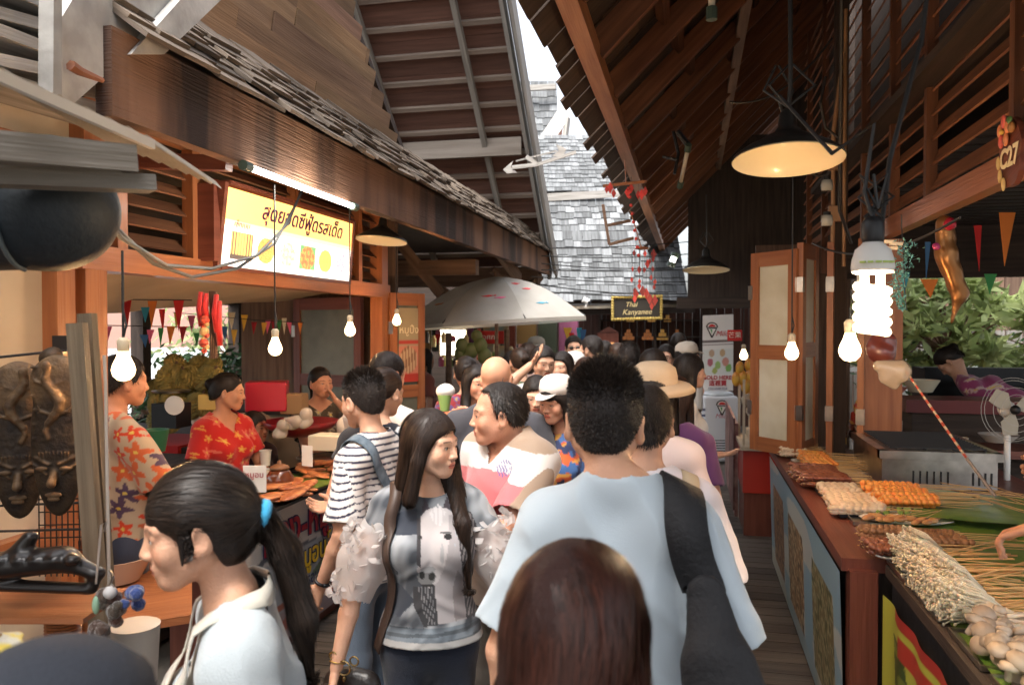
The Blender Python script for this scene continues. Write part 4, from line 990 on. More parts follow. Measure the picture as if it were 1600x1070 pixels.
shade(1231, 250, 2.75, .19, 'large black enamel pendant shade with cream lining at upper right', (.0, .12, 1), 1.0)
shade(596, 376, 5.2, .17, 'black enamel pendant shade under the left eave beside the menu box', (.05, .1, 1), .45)
shade(1103, 422, 9.5, .28, 'dark pendant shade far down the right side', (.0, .1, 1), .9)
# fluorescent tubes
def tube_light(a, b, label, lit=True, r=.014, grp=None):
    a = Vector(a); b = Vector(b); rt = thing('fluorescent_tube', (a+b)/2, label, 'tube light', grp); d = (b-a).normalized()
    m = MB(); m.tube([a, b], r, 10); m.build('tube', GLOWW if lit else mat('unlit_tube', (.5, .45, .35), .3), rt, True)
    m = MB(); m.tube([a-d*.05, a], r*1.6, 8); m.tube([b, b+d*.05], r*1.6, 8); m.build('end_cap', mat('cap_green', (.05, .08, .06), .5), rt)
    if lit:
        l = bpy.data.lights.new('lamp', 'POINT'); l.energy = 4.5; l.color = (1, .93, .8); l.shadow_soft_size = .1; o = bpy.data.objects.new('lamp', l); link(o); o.parent = rt; o.location = (0, 0, -.04)
    return rt
tube_light(atx(390, 262, -1.755), atx(550, 322, -1.755), 'lit fluorescent tube under the stained fascia beam')
tube_light(at(1064, 284, 5.5), at(1074, 236, 5.3), 'short unlit tube on the underside of the right rafters', False, .014)
tube_light(at(1112, 12, 3.2), at(1112, -30, 3.2), 'unlit bulb tube in green holder at the top of the right roof', False, .014)
tube_light(at(1050, 410, 9), at(1053, 402, 9), 'small lit tube far under the right roof', True, .03)
# ---------------------------------------------------------------- left stall: menu light box
A = atx(345, 292, -2.30); mb = thing('menu_light_box', (-2.3, 4.4, 2.1), 'lit yellow and white seafood menu box above the left stall', 'sign')
MC = [atx(345, 415, -2.34), atx(545, 440, -2.34), atx(551, 350, -2.24), atx(357, 292, -2.24)]
def mp(u, v, o=0.): return (MC[0].lerp(MC[1], u)).lerp(MC[3].lerp(MC[2], u), v)+Vector((o, 0, -o*.25))
def menu(u, v):
    if v > .60: return (.95, .52, .14)
    if v > .54: return (1, .72, .32)
    for k in range(6):
        a = .045+k*.16
        if a < u < a+.135 and .10 < v < .47:
            x = (u-a)/.135-.5; y = (v-.1)/.37-.5; q = math.sin(x*31+k)+math.sin(y*23+k*2)+math.sin((x+y)*17)
            if k == 0: return (.75, .45, .12) if math.sin(x*50) > -.2 and y > -.3 else (.08, .06, .05)
            nz_ = math.sin(x*57+y*41)*math.sin(y*63-x*29+k)
            if nz_ > .55 and x*x+y*y*.8 < .2: return [(.3, .12, .03), (.35, .1, .02), (.9, .75, .5), (.8, .2, .08), (.55, .25, .05), (.85, .8, .8)][k]
            if x*x+y*y*.8 < .19: return [(.8, .4, .1), (.75, .3, .08), (.85, .45, .2), (.45, .12, .05), (.8, .5, .1), (.55, .2, .25)][k] if q > -.4 else [(.5, .2, .05), (.3, .35, .1), (.8, .6, .4), (.15, .3, .08), (.3, .4, .1), (.8, .7, .7)][k]
            return [(.2, .1, .05), (.9, .85, .75), (.92, .88, .8), (.12, .3, .12), (.9, .8, .6), (.85, .8, .8)][k]
    return (1, .96, .88)
m = MB(); m.quad(mp(0, 0), mp(1, 0), mp(1, 1), mp(0, 1), 240, 90, menu); m.build('face', mat('lit_print', (.9, .9, .9), .4, emis='col', es=.75), mb)
m = MB(); m.prism([mp(-.03, -.04, -.10), mp(-.03, 1.05, -.10), mp(-.03, 1.05, .01), mp(-.03, -.04, .01)], (0, .03, 0)); m.prism([mp(1.0, -.04, -.10), mp(1.0, 1.05, -.10), mp(1.0, 1.05, .01), mp(1., -.04, .01)], (0, .02, 0))
m.bar(mp(0, -.04, -.03), mp(1, -.04, -.03), .08, .02); m.bar(mp(0, 1.04, -.03), mp(1, 1.04, -.03), .08, .02); m.bar(mp(-.07, .5, -.05), mp(-.035, .5, -.05), .12, .38)
m.build('case', W_RED, mb)
INK = mat('purple_ink', (.10, .02, .12), .5); INKR = mat('red_ink', (.35, .02, .03), .5)
text('สุดยอดซีฟู้ดรสเด็ด', 'lettering', INK, mp(.56, .80, .004), (0, 1, 0), mp(0, 1)-mp(0, 0), .118, mb, sx=1.15, bold=.002)
text('เซ็ทเมนู', 'lettering', INK, mp(.10, .56, .004), (0, 1, 0), mp(0, 1)-mp(0, 0), .05, mb)
# bunting, cables
def pennant(p, w_, h_, col, n=FW, tw=0.):
    p = Vector(p); r_ = RT.copy(); m = MB(); m.tint(col); th = Vector(n)*.0025
    m.prism([p-r_*w_/2, p+r_*w_/2, p+Vector((tw, 0, -h_))], th); return m.build('pennant', mat('flag_cloth', (.9, .9, .9), .8, translucent=.35))
PC = {'red': (.62, .03, .03), 'pink': (.75, .16, .30), 'yellow': (.75, .50, .08), 'orange': (.75, .25, .05), 'green': (.06, .32, .10), 'blue': (.06, .18, .40), 'teal': (.05, .35, .5), 'cream': (.75, .70, .55), 'dark red': (.35, .02, .03)}
def flags(lst, d, where, grp):
    lst = sorted(lst)
    for k_, (px, py, w_, h_, c) in enumerate(lst):
        o = pennant(at(px, py, d), w_/F*d, h_/F*d, PC[c], tw=(RND.random()-.5)*.02); tag(o, f'{c} pennant, {ordn(k_, len(lst))} {where}', 'pennant', grp)
flags([(158, 475, 18, 40, 'cream'), (165, 510, 20, 28, 'pink'), (197, 468, 17, 45, 'red'), (227, 480, 14, 24, 'teal'), (238, 470, 15, 42, 'orange'), (253, 483, 10, 38, 'red'), (279, 468, 17, 50, 'red'), (225, 523, 14, 20, 'blue'), (235, 515, 12, 22, 'pink'), (251, 512, 9, 30, 'green'), (267, 510, 13, 30, 'orange'), (286, 510, 12, 28, 'dark red')], 4.6, 'in the string at the left of the seafood stall', 'pennants at the left of the seafood stall')
flags([(276, 488, 9, 28, 'yellow'), (299, 493, 12, 26, 'pink'), (307, 520, 10, 22, 'green'), (362, 488, 11, 30, 'cream'), (382, 492, 11, 26, 'yellow'), (397, 503, 9, 20, 'dark red'), (413, 504, 9, 20, 'yellow'), (419, 500, 9, 22, 'pink'), (428, 500, 9, 20, 'dark red'), (436, 500, 9, 20, 'green'), (444, 497, 8, 26, 'cream'), (452, 503, 8, 20, 'pink'), (469, 503, 8, 20, 'orange'), (350, 510, 11, 24, 'blue'), (366, 515, 10, 26, 'yellow')], 5.6, 'in the string at the back of the seafood stall', 'pennants at the back of the seafood stall')
m = MB(); m.tube([at(150, 466, 4.6), at(200, 468, 4.6), at(300, 469, 4.6)], .003, 5); m.tube([at(150, 508, 4.61), at(300, 511, 4.61)], .003, 5); m.tube([at(270, 488, 5.6), at(400, 500, 5.6), at(475, 504, 5.6)], .003, 5)
for o, l_ in zip(m.pieces('bunting_string', CABLE), ('upper dark string of pennants at the left of the stall', 'lower dark string of pennants at the left of the stall', 'dark string of pennants at the back of the stall')): tag(o, l_, 'string')
m = MB(); m.tube([at(88, 287, 1.55), at(130, 300, 1.6), at(180, 355, 1.8), at(240, 412, 2.2), at(300, 433, 2.6), at(370, 420, 3.1), at(430, 380, 3.6), at(472, 300, 4.3)], .006, 8)
m.tube([at(88, 290, 1.56), at(125, 304, 1.6), at(190, 372, 1.85), at(260, 415, 2.3), at(330, 420, 2.8), at(400, 400, 3.3), at(450, 350, 3.9), at(474, 290, 4.3)], .006, 8)
for o, l_ in zip(m.pieces('cable', mat('grey_cable', (.03, .032, .035), .55)), ('grey cable hanging lower in the pair looping across the left stall', 'grey cable hanging higher in the pair looping across the left stall')): tag(o, l_, 'cable')
# garlands in the left stall
gd = thing('garland', at(322, 460, 3.9), 'red silk garland with tassels hanging in the left stall', 'garland'); RED = mat('red_silk', (.60, .015, .012), .45, sheen=.4, bump=.3, bs=60)
m = MB()
for px, y0_, y1_ in ((314, 456, 510), (322, 458, 500), (338, 460, 520), (343, 470, 540)): m.tube([at(px, y0_, 3.9), at(px-2, (y0_+y1_)/2, 3.9), at(px+1, y1_, 3.9)], [.012, .018, .014], 7)
m.build('ribbon', RED, gd, True)
m = MB(); [m.tint((.8, .5, .2) if i % 2 else (.7, .1, .05)).ell(at(320+3*math.sin(i*2), 500+i*6.0, 3.88), .014+.01*(i % 3 == 0), 8, 6) for i in range(9)]; m.build('beads', PRINT, gd, True)
m = MB(); [m.tube([at(330+i*3, 455, 3.92), at(331+i*3, 560, 3.92)], .010, 6) for i in range(3)]; m.build('tassel', mat('brown_silk', (.12, .06, .03), .6), gd)
# ---------------------------------------------------------------- street beyond
def car(px, py, d, face, label):
    c = at(px, py, d); c.z = 0; rt = thing('parked_car', (0, 0, 0), label, 'car'); L, W_, Hc = 4.2, 1.7, 1.45
    prof = [(-2.1, .35), (-2.1, .85), (-1.5, .98), (-1.0, 1.42), (.6, 1.46), (1.25, 1.0), (2.0, .85), (2.12, .35)]
    m = MB(); m.prism([(a, -W_/2, z) for a, z in prof], (0, W_, 0)); o = m.build('body', mat('white_car_paint', (.75, .77, .78), .25, coat=1.), rt); b = o.modifiers.new('b', 'BEVEL'); b.width = .08; b.segments = 3
    m = MB()
    for s_ in (-1, 1): m.prism([(-1.25, s_*(W_/2+.003), 1.0), (-.92, s_*(W_/2+.003), 1.36), (.5, s_*(W_/2+.003), 1.38), (1.0, s_*(W_/2+.003), 1.0)], (0, s_*.008, 0))
    m.prism([(1.22, -.68, 1.02), (1.22, .68, 1.02), (.68, .6, 1.41), (.68, -.6, 1.41)], (.02, 0, .015)); m.build('window', mat('car_glass', (.03, .04, .045), .1, coat=.5), rt)
    for x in (-1.3, 1.3):
        for s_ in (-1, 1): m = MB(); m.lathe([(.32, -.1), (.34, 0), (.32, .1)], (x, s_*(W_/2-.1), .33), 18, (0, 1, 0)); m.build('wheel', BLACK, rt)
    for s_ in (-1, 1): m = MB(); m.ell((2.08, s_*.6, .68), (.05, .16, .09), 8, 6); m.build('headlight', WHITE, rt)
    rt.location = c; rt.rotation_euler = (0, 0, math.radians(face)); return rt
car(268, 590, 13, 20, 'white car parked in the street behind the durian pile'); car(352, 585, 13.5, 200, 'white car parked behind the red garland'); car(205, 600, 12, 150, 'white car behind the vendor in the flower print shirt, leftmost of the three')
LEAF = mat('leaves', (.20, .28, .10), .5, translucent=.4, col2=(.42, .48, .22), ns=3)
LEAFD = mat('dark_leaves', (.03, .07, .03), .55, col2=(.05, .11, .04), ns=3, translucent=.25)
def tree(px, py, d, label, R=(1, 1, .9), n=900, lf=.12, material=None, name='tree', ground=0., frangi=False, seed=1):
    rr = random.Random(seed); c = at(px, py, d); rt = thing(name, (c.x, c.y, ground), label, 'tree' if name == 'tree' else 'plant')
    m = MB(); base = Vector((c.x, c.y, ground)); tips = []
    m.tube([base, base.lerp(c, .5)+Vector((.05, .03, 0)), c-Vector((0, 0, R[2]*.3))], [.05*R[0], .035*R[0], .022*R[0]], 8)
    for i in range(60 if frangi else 14):
        v = Vector((rr.gauss(0, 1), rr.gauss(0, 1), rr.gauss(.1, .8))); v.normalize(); q = c+Vector((v.x*R[0], v.y*R[1], v.z*R[2]))*(.55+.45*rr.random()); tips.append(q)
        m.tube([c-Vector((0, 0, R[2]*.35)), c.lerp(q, .5)+Vector((0, 0, .08)), q], [.016*R[0], .011*R[0], .005], 5)
    m.build('trunk', W_BROWN, rt)
    m = MB()
    for i in range(n):
        t = tips[int(rr.random()*len(tips))]; s_ = lf*(.7+.6*rr.random()); m.tint(.6+.9*rr.random())
        if frangi: q = t+Vector((rr.gauss(0, .05), rr.gauss(0, .05), rr.gauss(0, .05))); d_ = Vector((rr.gauss(0, 1), rr.gauss(0, 1), rr.gauss(.2, .6))).normalized(); s_ *= 1.7
        else: q = t+Vector((rr.gauss(0, .28)*R[0], rr.gauss(0, .28)*R[1], rr.gauss(0, .22)*R[2])); d_ = Vector((rr.gauss(0, 1), rr.gauss(0, 1), rr.gauss(0, .7))).normalized()
        s2 = d_.cross(Vector((rr.gauss(0, 1), rr.gauss(0, 1), rr.gauss(0, 1)))).normalized()*s_*.17
        m.add([q, q+d_*s_*.4+s2, q+d_*s_, q+d_*s_*.4-s2], [(0, 1, 2, 3)])
    m.build('crown', material or LEAF, rt); return rt
tree(1480, 520, 8.6, 'frangipani tree with pale green leaf clusters beyond the right stall', (1.15, .8, .66), 2600, .12, frangi=True, seed=3)
tree(1570, 690, 6.9, 'leafy low plant behind the leaning vendor', (.42, .4, .35), 700, .1, frangi=True, seed=5, name='plant')
tree(1420, 560, 9.6, 'darker bushy tree behind the frangipani', (.9, .8, .6), 700, .12, LEAFD, seed=8)
tree(345, 590, 8.5, 'green potted bush behind the durian pile', (.7, .6, .35), 700, .12, LEAFD, name='plant', seed=9)
tree(360, 530, 11.0, 'green tree behind the right parked car', (.9, .8, .7), 600, .14, seed=11)
tree(240, 640, 7.5, 'dark leafy bush left of the durian pile', (.6, .5, .3), 500, .1, LEAFD, name='plant', seed=12)
# ---------------------------------------------------------------- left stall contents
du = thing('durian', (0, 0, 0), 'x', 'durian', 'durians heaped at the back of the left stall')
rr = random.Random(3); bm_ = MB(); n_, m_ = 26, 18; vs = []; fs_ = []
for i in range(m_+1):
    th = PI*i/m_
    for k in range(n_):
        a = 2*PI*k/n_+(i % 2)*PI/n_; q = 1.10 if (i+k) % 2 else .90; vs.append((.085*math.sin(th)*math.cos(a)*q, .085*math.sin(th)*math.sin(a)*q, .115*math.cos(th)*q))
for i in range(m_):
    for k in range(n_): fs_.append((i*n_+k, (i+1)*n_+k, (i+1)*n_+(k+1) % n_, i*n_+(k+1) % n_))
bm_.add(vs, fs_); bm_.build('husk', mat('durian_husk', (.20, .17, .05), .7, col2=(.32, .24, .07), ns=12), du)
m = MB(); m.tube([(0, 0, .1), (0, .005, .15)], [.012, .009], 6); m.build('stem', W_BROWN, du)
spots = []
rows_ = []
for row, (py, xs_) in enumerate(((634, (248, 266, 285, 303, 320)), (612, (250, 270, 290, 308, 326)), (590, (262, 282, 300, 320, 336)), (573, (276, 308, 330)), (655, (246, 268)))):
    for j, px in enumerate(xs_): spots.append((px, py, 5.1+.12*(row % 2))); rows_.append(f'olive brown spiky durian, {ordn(j, len(xs_))} in the {["fourth", "third", "second", "top", "bottom"][row]} row of the heap')
for i, (px, py, d) in enumerate(spots):
    o = du if i == 0 else copy_tree(du); o.location = at(px, py, d); o.scale = (rr.uniform(.7, .82),)*3; o.rotation_euler = (rr.random()*.8, rr.random()*.8, rr.random()*6); o['label'] = rows_[i]
def boxthing(name, c, size, material, label, cat, rz=0, bev=.006, grp=None):
    m = MB(); m.box(c, size, rz); o = m.build(name, material); b = o.modifiers.new('bevel', 'BEVEL'); b.width = bev; b.segments = 2; return tag(o, label, cat, grp)
tb = thing('display_table', (-3.9, 5.0, 0), 'dark table carrying the durians and packets', 'table')
m = MB(); m.bb(-4.75, -3.15, 4.5, 5.6, .98, 1.02); m.build('tabletop', W_DARK, tb); m = MB(); [m.bb(x, x+.06, y, y+.06, .03, .98) for x in (-4.7, -3.25) for y in (4.55, 5.5)]; m.build('frame', W_DARK, tb)
m = MB(); m.bb(-4.2, -3.2, 4.47, 5.0, .8, 1.035); tag(m.build('tablecloth', mat('red_cloth', (.42, .015, .015), .85, bump=.3, bs=8)), 'red cloth over the front of the durian table', 'cloth')
for i in range(4): boxthing('fruit_packet', at(318+i*9, 628, 4.6), (.055, .03, .09), mat('yellow_packet', (.6, .42, .10), .3, coat=.5), f'clear packet of yellow durian flesh, {ordn(i, 4)} below the garland', 'packet', rz=.2, grp='fruit packets below the garland')
sc_ = thing('kitchen_scale', at(270, 640, 4.6), 'white dial kitchen scale before the durian heap', 'scale')
m = MB(); m.box(at(268, 648, 4.6), (.16, .14, .14)); m.build('body', DKMETAL, sc_); m = MB(); m.lathe([(0, -.01), (.052, -.01), (.055, .008), (0, .012)], at(273, 633, 4.52), 20, -FW); m.build('dial', WHITE, sc_); m = MB(); m.lathe([(.02, 0), (.1, .01), (.11, .02)], at(268, 615, 4.6), 16); m.build('pan', STEEL, sc_)
cbn = thing('cabinet', (-3.0, 4.6, 0), 'low cream wooden cabinet behind the vendor in red', 'cabinet')
a = at(278, 712, 5.3); b = at(388, 712, 5.5); m = MB(); z1 = at(320, 662, 5.4).z
mid = (a+b)/2; dx = (b-a); dx.z = 0; ang = math.atan2(dx.y, dx.x)
m.box((mid.x, mid.y+.2, z1/2+.03), (dx.length, .45, z1-.06), ang); m.box((mid.x, mid.y+.2, z1+.01), (dx.length+.06, .5, .03), ang); m.build('carcass', CREAM, cbn)
m = MB(); dn_ = dx.normalized(); nn = Vector((dn_.y, -dn_.x, 0))
for q in (.26, .74): cc = a.lerp(b, q); m.box(Vector((cc.x, cc.y+.2, z1*.55))+nn*.236, (dx.length*.4, .012, z1*.7), ang)
m.build('door', mat('cabinet_door', (.36, .28, .18), .6), cbn)
# second counter along the back
bt = thing('cream_counter', (-2.9, 5.6, 0), 'cream back counter below the red box', 'counter'); m = MB(); m.bb(-3.6, -2.5, 5.6, 6.0, .03, 1.12); m.build('carcass', CREAM, bt); m = MB(); m.bb(-3.65, -2.45, 5.55, 6.03, 1.12, 1.15); m.build('top', W_DARK, bt)
boxthing('storage_box', at(418, 618, 5.2), (.26, .2, .19), mat('red_plastic', (.45, .01, .03), .35, coat=.4), 'red box with open lid on the back counter', 'box', rz=.4, bev=.01)
m = MB(); m.tint((.5, .4, .2)).box(at(445, 625, 5.15), (.03, .02, .05), .4); boxthing('carton', at(460, 630, 5.2), (.15, .12, .13), mat('cardboard', (.30, .19, .09), .8), 'brown carton beside the red box', 'box', rz=.1)
# main left counter: sloping banner front, black trimmed top
lc = thing('food_counter', (-2.5, 4, 0), 'left food counter with white Thai banner on its front', 'counter')
m = MB(); m.bb(-2.50, -2.13, 3.33, 5.35, .84, .89); m.build('top', W_DARK, lc); m = MB(); m.bb(-2.46, -2.17, 3.36, 5.3, .03, .84); m.build('base', W_RED, lc)
def ban(u, v):      # u along the counter towards the back, v up
    base = np.array((.66, .67, .66)); 
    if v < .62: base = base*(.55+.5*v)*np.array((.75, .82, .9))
    q = math.sin(u*21+v*9)+math.sin(v*31-u*7)
    if .28 < v < .46 and .3 < u < .9 and q > .3: base = np.array((.16, .22, .12))
    if v < .3 and q > .2: base = np.array((.35, .12, .08))
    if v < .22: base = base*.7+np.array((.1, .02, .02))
    if .62 < v < .70 and math.sin(v*300+math.sin(u*8)*3) > .2 and .1 < u < .6: base = np.array((.12, .14, .18))
    if (u-.62)**2*3+(v-.66)**2*2 < .012: base = np.array((.08, .12, .28))
    if u > .93: base = np.array((.45, .02, .06)) if v > .6 else base
    return base
m = MB(); m.quad((-2.115, 3.35, .12), (-2.115, 5.3, .12), (-2.115, 5.3, .84), (-2.115, 3.35, .84), 120, 60, ban); m.build('banner', PRINT, lc)
IR = mat('banner_red', (.38, .02, .04), .5); IY = mat('banner_yellow', (.75, .5, .03), .5); IB = mat('banner_blue', (.03, .04, .12), .5)
text('ทือง-หมูอบ', 'lettering', IB, (-2.108, 4.13, .70), (0, 1, 0), (0, 0, 1), .235, lc, sx=1.0, bold=.012, ext=.0006); text('ทือง-หมูอบ', 'lettering', IR, (-2.104, 4.13, .70), (0, 1, 0), (0, 0, 1), .235, lc, bold=.004)
text('หมูอบโอ่ง', 'lettering', IB, (-2.108, 4.25, .50), (0, 1, 0), (0, 0, 1), .16, lc, bold=.009, ext=.0006); text('หมูอบโอ่ง', 'lettering', IY, (-2.104, 4.25, .50), (0, 1, 0), (0, 0, 1), .16, lc, bold=.003)
text('สูตรอบน้ำผึ้งแท้', 'lettering', IB, (-2.104, 4.25, .37), (0, 1, 0), (0, 0, 1), .09, lc)
BL = mat('banana_leaf', (.10, .22, .03), .4, col2=(.20, .30, .05), ns=8, coat=.3, translucent=.2, bump=.35, bs=9, bstretch=(1, 12, 1))
def leafsheet(P4, label, n=(10, 6), amp=.008, name='banana_leaf'):
    m = MB(); m.quad(*P4, n[0], n[1]); V = np.array(m.v); V[:, 2] += amp*wav(int(abs(V[0][1])*10)+2, 14, 5)(V)+amp; m.v = [tuple(x) for x in V]
    return tag(m.build(name, BL, smooth=True), label, 'banana leaf')
def flatrect(px, py, zz, lx, ly, rz=0): c = atz(px, py, zz); return c
def tray(c, lx, ly, rz, label, material=STEEL, grp=None, name='tray', rim=.015):
    c = Vector(c); rt = thing(name, (0, 0, 0), label, 'tray', grp)
    m = MB(); m.box((0, 0, .004), (lx, ly, .004)); m.build('base', material, rt)
    m = MB(); m.bar((-lx/2, -ly/2, rim/2), (lx/2, -ly/2, rim/2), .005, rim); m.bar((-lx/2, ly/2, rim/2), (lx/2, ly/2, rim/2), .005, rim); m.bar((-lx/2, -ly/2, rim/2), (-lx/2, ly/2, rim/2), .005, rim); m.bar((lx/2, -ly/2, rim/2), (lx/2, ly/2, rim/2), .005, rim); m.build('rim', material, rt)
    rt.location = c; rt.rotation_euler = (0, 0, rz); return rt
MEAT = mat('grilled_meat', (.36, .09, .03), .38, col2=(.60, .24, .09), ns=26, bump=.7, bs=45, coat=.35)
def lumpmesh(seed, r, n=12, m_=8, amp=.25):
    b = MB(); q = random.Random(seed); b.ell((0, 0, 0), r, n, m_); V = np.array(b.v); f_ = wav(seed, 2.2/max(r), 5); nn = V/np.maximum(np.linalg.norm(V, axis=1), 1e-6)[:, None]; V = V+nn*f_(V)[:, None]*amp*min(r); b.v = [tuple(x) for x in V]; return b
leafsheet([atz(375, 800, .90), atz(560, 745, .90), atz(545, 720, .90), atz(350, 770, .90)], 'banana leaf under the grilled meat on the left counter')
tray(atz(440, 768, .895), .42, 1.0, 0, 'black tray of grilled meat at the near end of the left counter', DKMETAL); tray(atz(505, 735, .895), .4, .6, 0, 'black tray of grilled meat behind the first', DKMETAL)
mproto = lumpmesh(5, (.085, .045, .014)).build('meat_slice', MEAT, smooth=True, origin=(0, 0, 0)); tag(mproto, 'reddish grilled meat slice in the near heap on the left counter', 'grilled meat', 'grilled meat slices on the left counter')
k = 0
for (px, py, n_) in ((420, 778, 9), (455, 762, 8), (430, 768, 6), (498, 742, 7), (512, 728, 7)):
    for i in range(n_):
        o = mproto if k == 0 else mproto.copy()
        if k: link(o)
        o['label'] = 'reddish grilled meat slice in the near heap on the left counter' if py > 755 else 'grilled meat slice in the tray behind the near heap'
        c = atz(px, py, .92); o.location = c+Vector((rr.uniform(-.14, .14), rr.uniform(-.12, .12), .004+.008*(i % 4))); o.rotation_euler = (rr.uniform(-.15, .15), rr.uniform(-.15, .15), rr.uniform(0, 3.1)); k += 1
for i in range(7):
    o = mproto.copy(); link(o); o.location = atz(540, 708, .92)+Vector((rr.uniform(-.15, .15), rr.uniform(-.15, .15), .01)); o['label'] = 'pale fried piece beside the striped shirt man on the left counter'; o.rotation_euler = (0, 0, rr.random()*3)
leafsheet([atz(478, 728, .93), atz(520, 722, .93), atz(515, 708, .93), atz(486, 712, .93)], 'bright green leaf under the white price card', (4, 3), .004)
def card(px, py, d, w_, h_, label, txt=None, rot=.2):
    c = at(px, py, d); o = boxthing('price_card', c, (w_, .004, h_), mat('card_white', (.8, .77, .7), .6), label, 'card', rz=rot, bev=.001)
    if txt: text(txt, 'lettering', IR, c+Vector((math.sin(rot), -math.cos(rot), 0))*.004+Vector((0, 0, h_*.15)), (math.cos(rot), math.sin(rot), 0), (0, 0, 1), h_*.3, o)
card(398, 748, 3.55, .105, .12, 'white price card with red Thai writing on the left counter', 'หมูอบ'); card(480, 712, 4.2, .075, .11, 'blank white price card standing in the green leaf', None, -.3)
cupw = mat('paper_cup', (.72, .68, .6), .6)
def cup(c, r, h_, label, grp=None, name='cup', material=None):
    m = MB(); m.lathe([(0, 0), (r*.75, 0), (r, h_), (r*1.06, h_), (r*1.02, h_*.97), (r*.94, h_*.97), (r*.7, .01)], c, 18); return tag(m.build(name, material or cupw, smooth='auto'), label, 'cup', grp)
for i, (px, py, zz) in enumerate(((375, 770, .9), (412, 757, .9), (415, 748, .98), (378, 790, .9))): cup(Vector((*atz(px, py, .9).xy, zz)), .035, .09, ['cream paper cup behind the price card', 'stacked paper cups beside the jar', 'topmost paper cup of the stack beside the jar', 'brown paper cup at the near edge of the left counter'][i])
jr = thing('pickle_jar', atz(437, 765, .9), 'round glass jar of dark pickles on the left counter', 'jar'); c = atz(437, 765, .9)
m = MB(); m.lathe([(0, 0), (.05, .003), (.075, .035), (.078, .07), (.055, .105), (.045, .115)], c, 22); m.build('bowl', mat('amber_jar', (.14, .04, .015), .12, coat=1.), jr, True); m = MB(); m.lathe([(.05, .115), (.055, .118), (.05, .13), (.03, .14), (.012, .145), (.012, .16), (0, .165)], c, 20); m.build('lid', mat('brown_lid', (.20, .09, .04), .4), jr, True)
wk = thing('wok', at(520, 668, 4.9), 'wide dark wok resting behind the left counter', 'wok'); m = MB(); m.lathe([(0, -.06), (.1, -.05), (.2, .0), (.24, .045), (.235, .045), (.19, .0), (0, -.05)], at(470, 668, 5.0), 26); m.build('pan', mat('red_wok', (.20, .01, .015), .35, coat=.4), wk, True)
m = MB(); m.lathe([(0, -.02), (.15, -.015), (.155, .0), (.145, 0), (.14, -.01), (0, -.01)], atz(500, 713, .95), 20); tag(m.build('pan', STEEL, smooth=True), 'flat steel pan behind the green leaf', 'pan')
for i, (px, py, r_, l_) in enumerate(((455, 660, .06, 'clear plastic bag of sauce on the left counter'), (478, 655, .055, 'plastic bag leaning behind the wok'), (440, 672, .06, 'white plastic bag beside the seated girl'))):
    o = lumpmesh(20+i, (r_*.9, r_*.7, r_*.9), 26, 18, 1.1).build('plastic_bag', mat('bag_film', (.50, .44, .36), .2, coat=.6, alpha=.7), smooth=True, origin=(0, 0, 0)); o.location = at(px, py, 4.7); tag(o, l_, 'bag')
boxthing('carton', at(517, 690, 4.75), (.22, .16, .09), mat('white_carton', (.62, .55, .43), .7), 'white carton at the far end of the left counter', 'box')
m = MB(); m.lathe([(0, 0), (.055, 0), (.075, .11), (.07, .11), (.05, .01)], at(240, 705, 4.0), 18); tag(m.build('bucket', mat('green_plastic', (.02, .12, .06), .4), smooth='auto'), 'dark green bucket behind the vendor in the flower print shirt', 'bucket')
m = MB(); m.bb(-3.4, -2.9, 3.3, 4.4, .03, 1.0); m.tint(.6); tag(m.build('side_table', W_DARK), 'dark low table behind the vendor in the flower print shirt', 'table')
# ---------------------------------------------------------------- near left: mask stall
def post2(x0, y0_, x1, y1_, d, w_, th_, label, tint=1.):
    a = at(x0, y0_, d); b = at(x1, y1_, d); dr = (b-a).normalized(); e = a+dr*((0-a.z)/dr.z) if dr.z else b; m = MB(); m.tint(tint).bar(a, e, w_, th_, up=-FW); return tag(m.build('wooden_post', wood('pale_post', (.15, .11, .07), (.30, .23, .15), .8)), label, 'post')
post2(120, 505, 160, 1040, 2.02, .042, .028, 'weathered wooden post with blunt top, nearer of the pair beside the masks')
post2(136, 490, 172, 1040, 2.08, .038, .03, 'taller weathered wooden post standing behind the nearer one', .75)
m = MB(); m.tube([at(163, 555, 1.98), at(165, 600, 1.98), at(172, 1000, 1.98)], .004, 6); tag(m.build('string', mat('white_cord', (.5, .45, .4), .6)), 'thin pale cord hanging down the wooden post', 'cord')
CARV = mat('carved_wood', (.020, .013, .009), .55, col2=(.050, .032, .018), ns=25, spec=.3, bump=.5, bs=60)
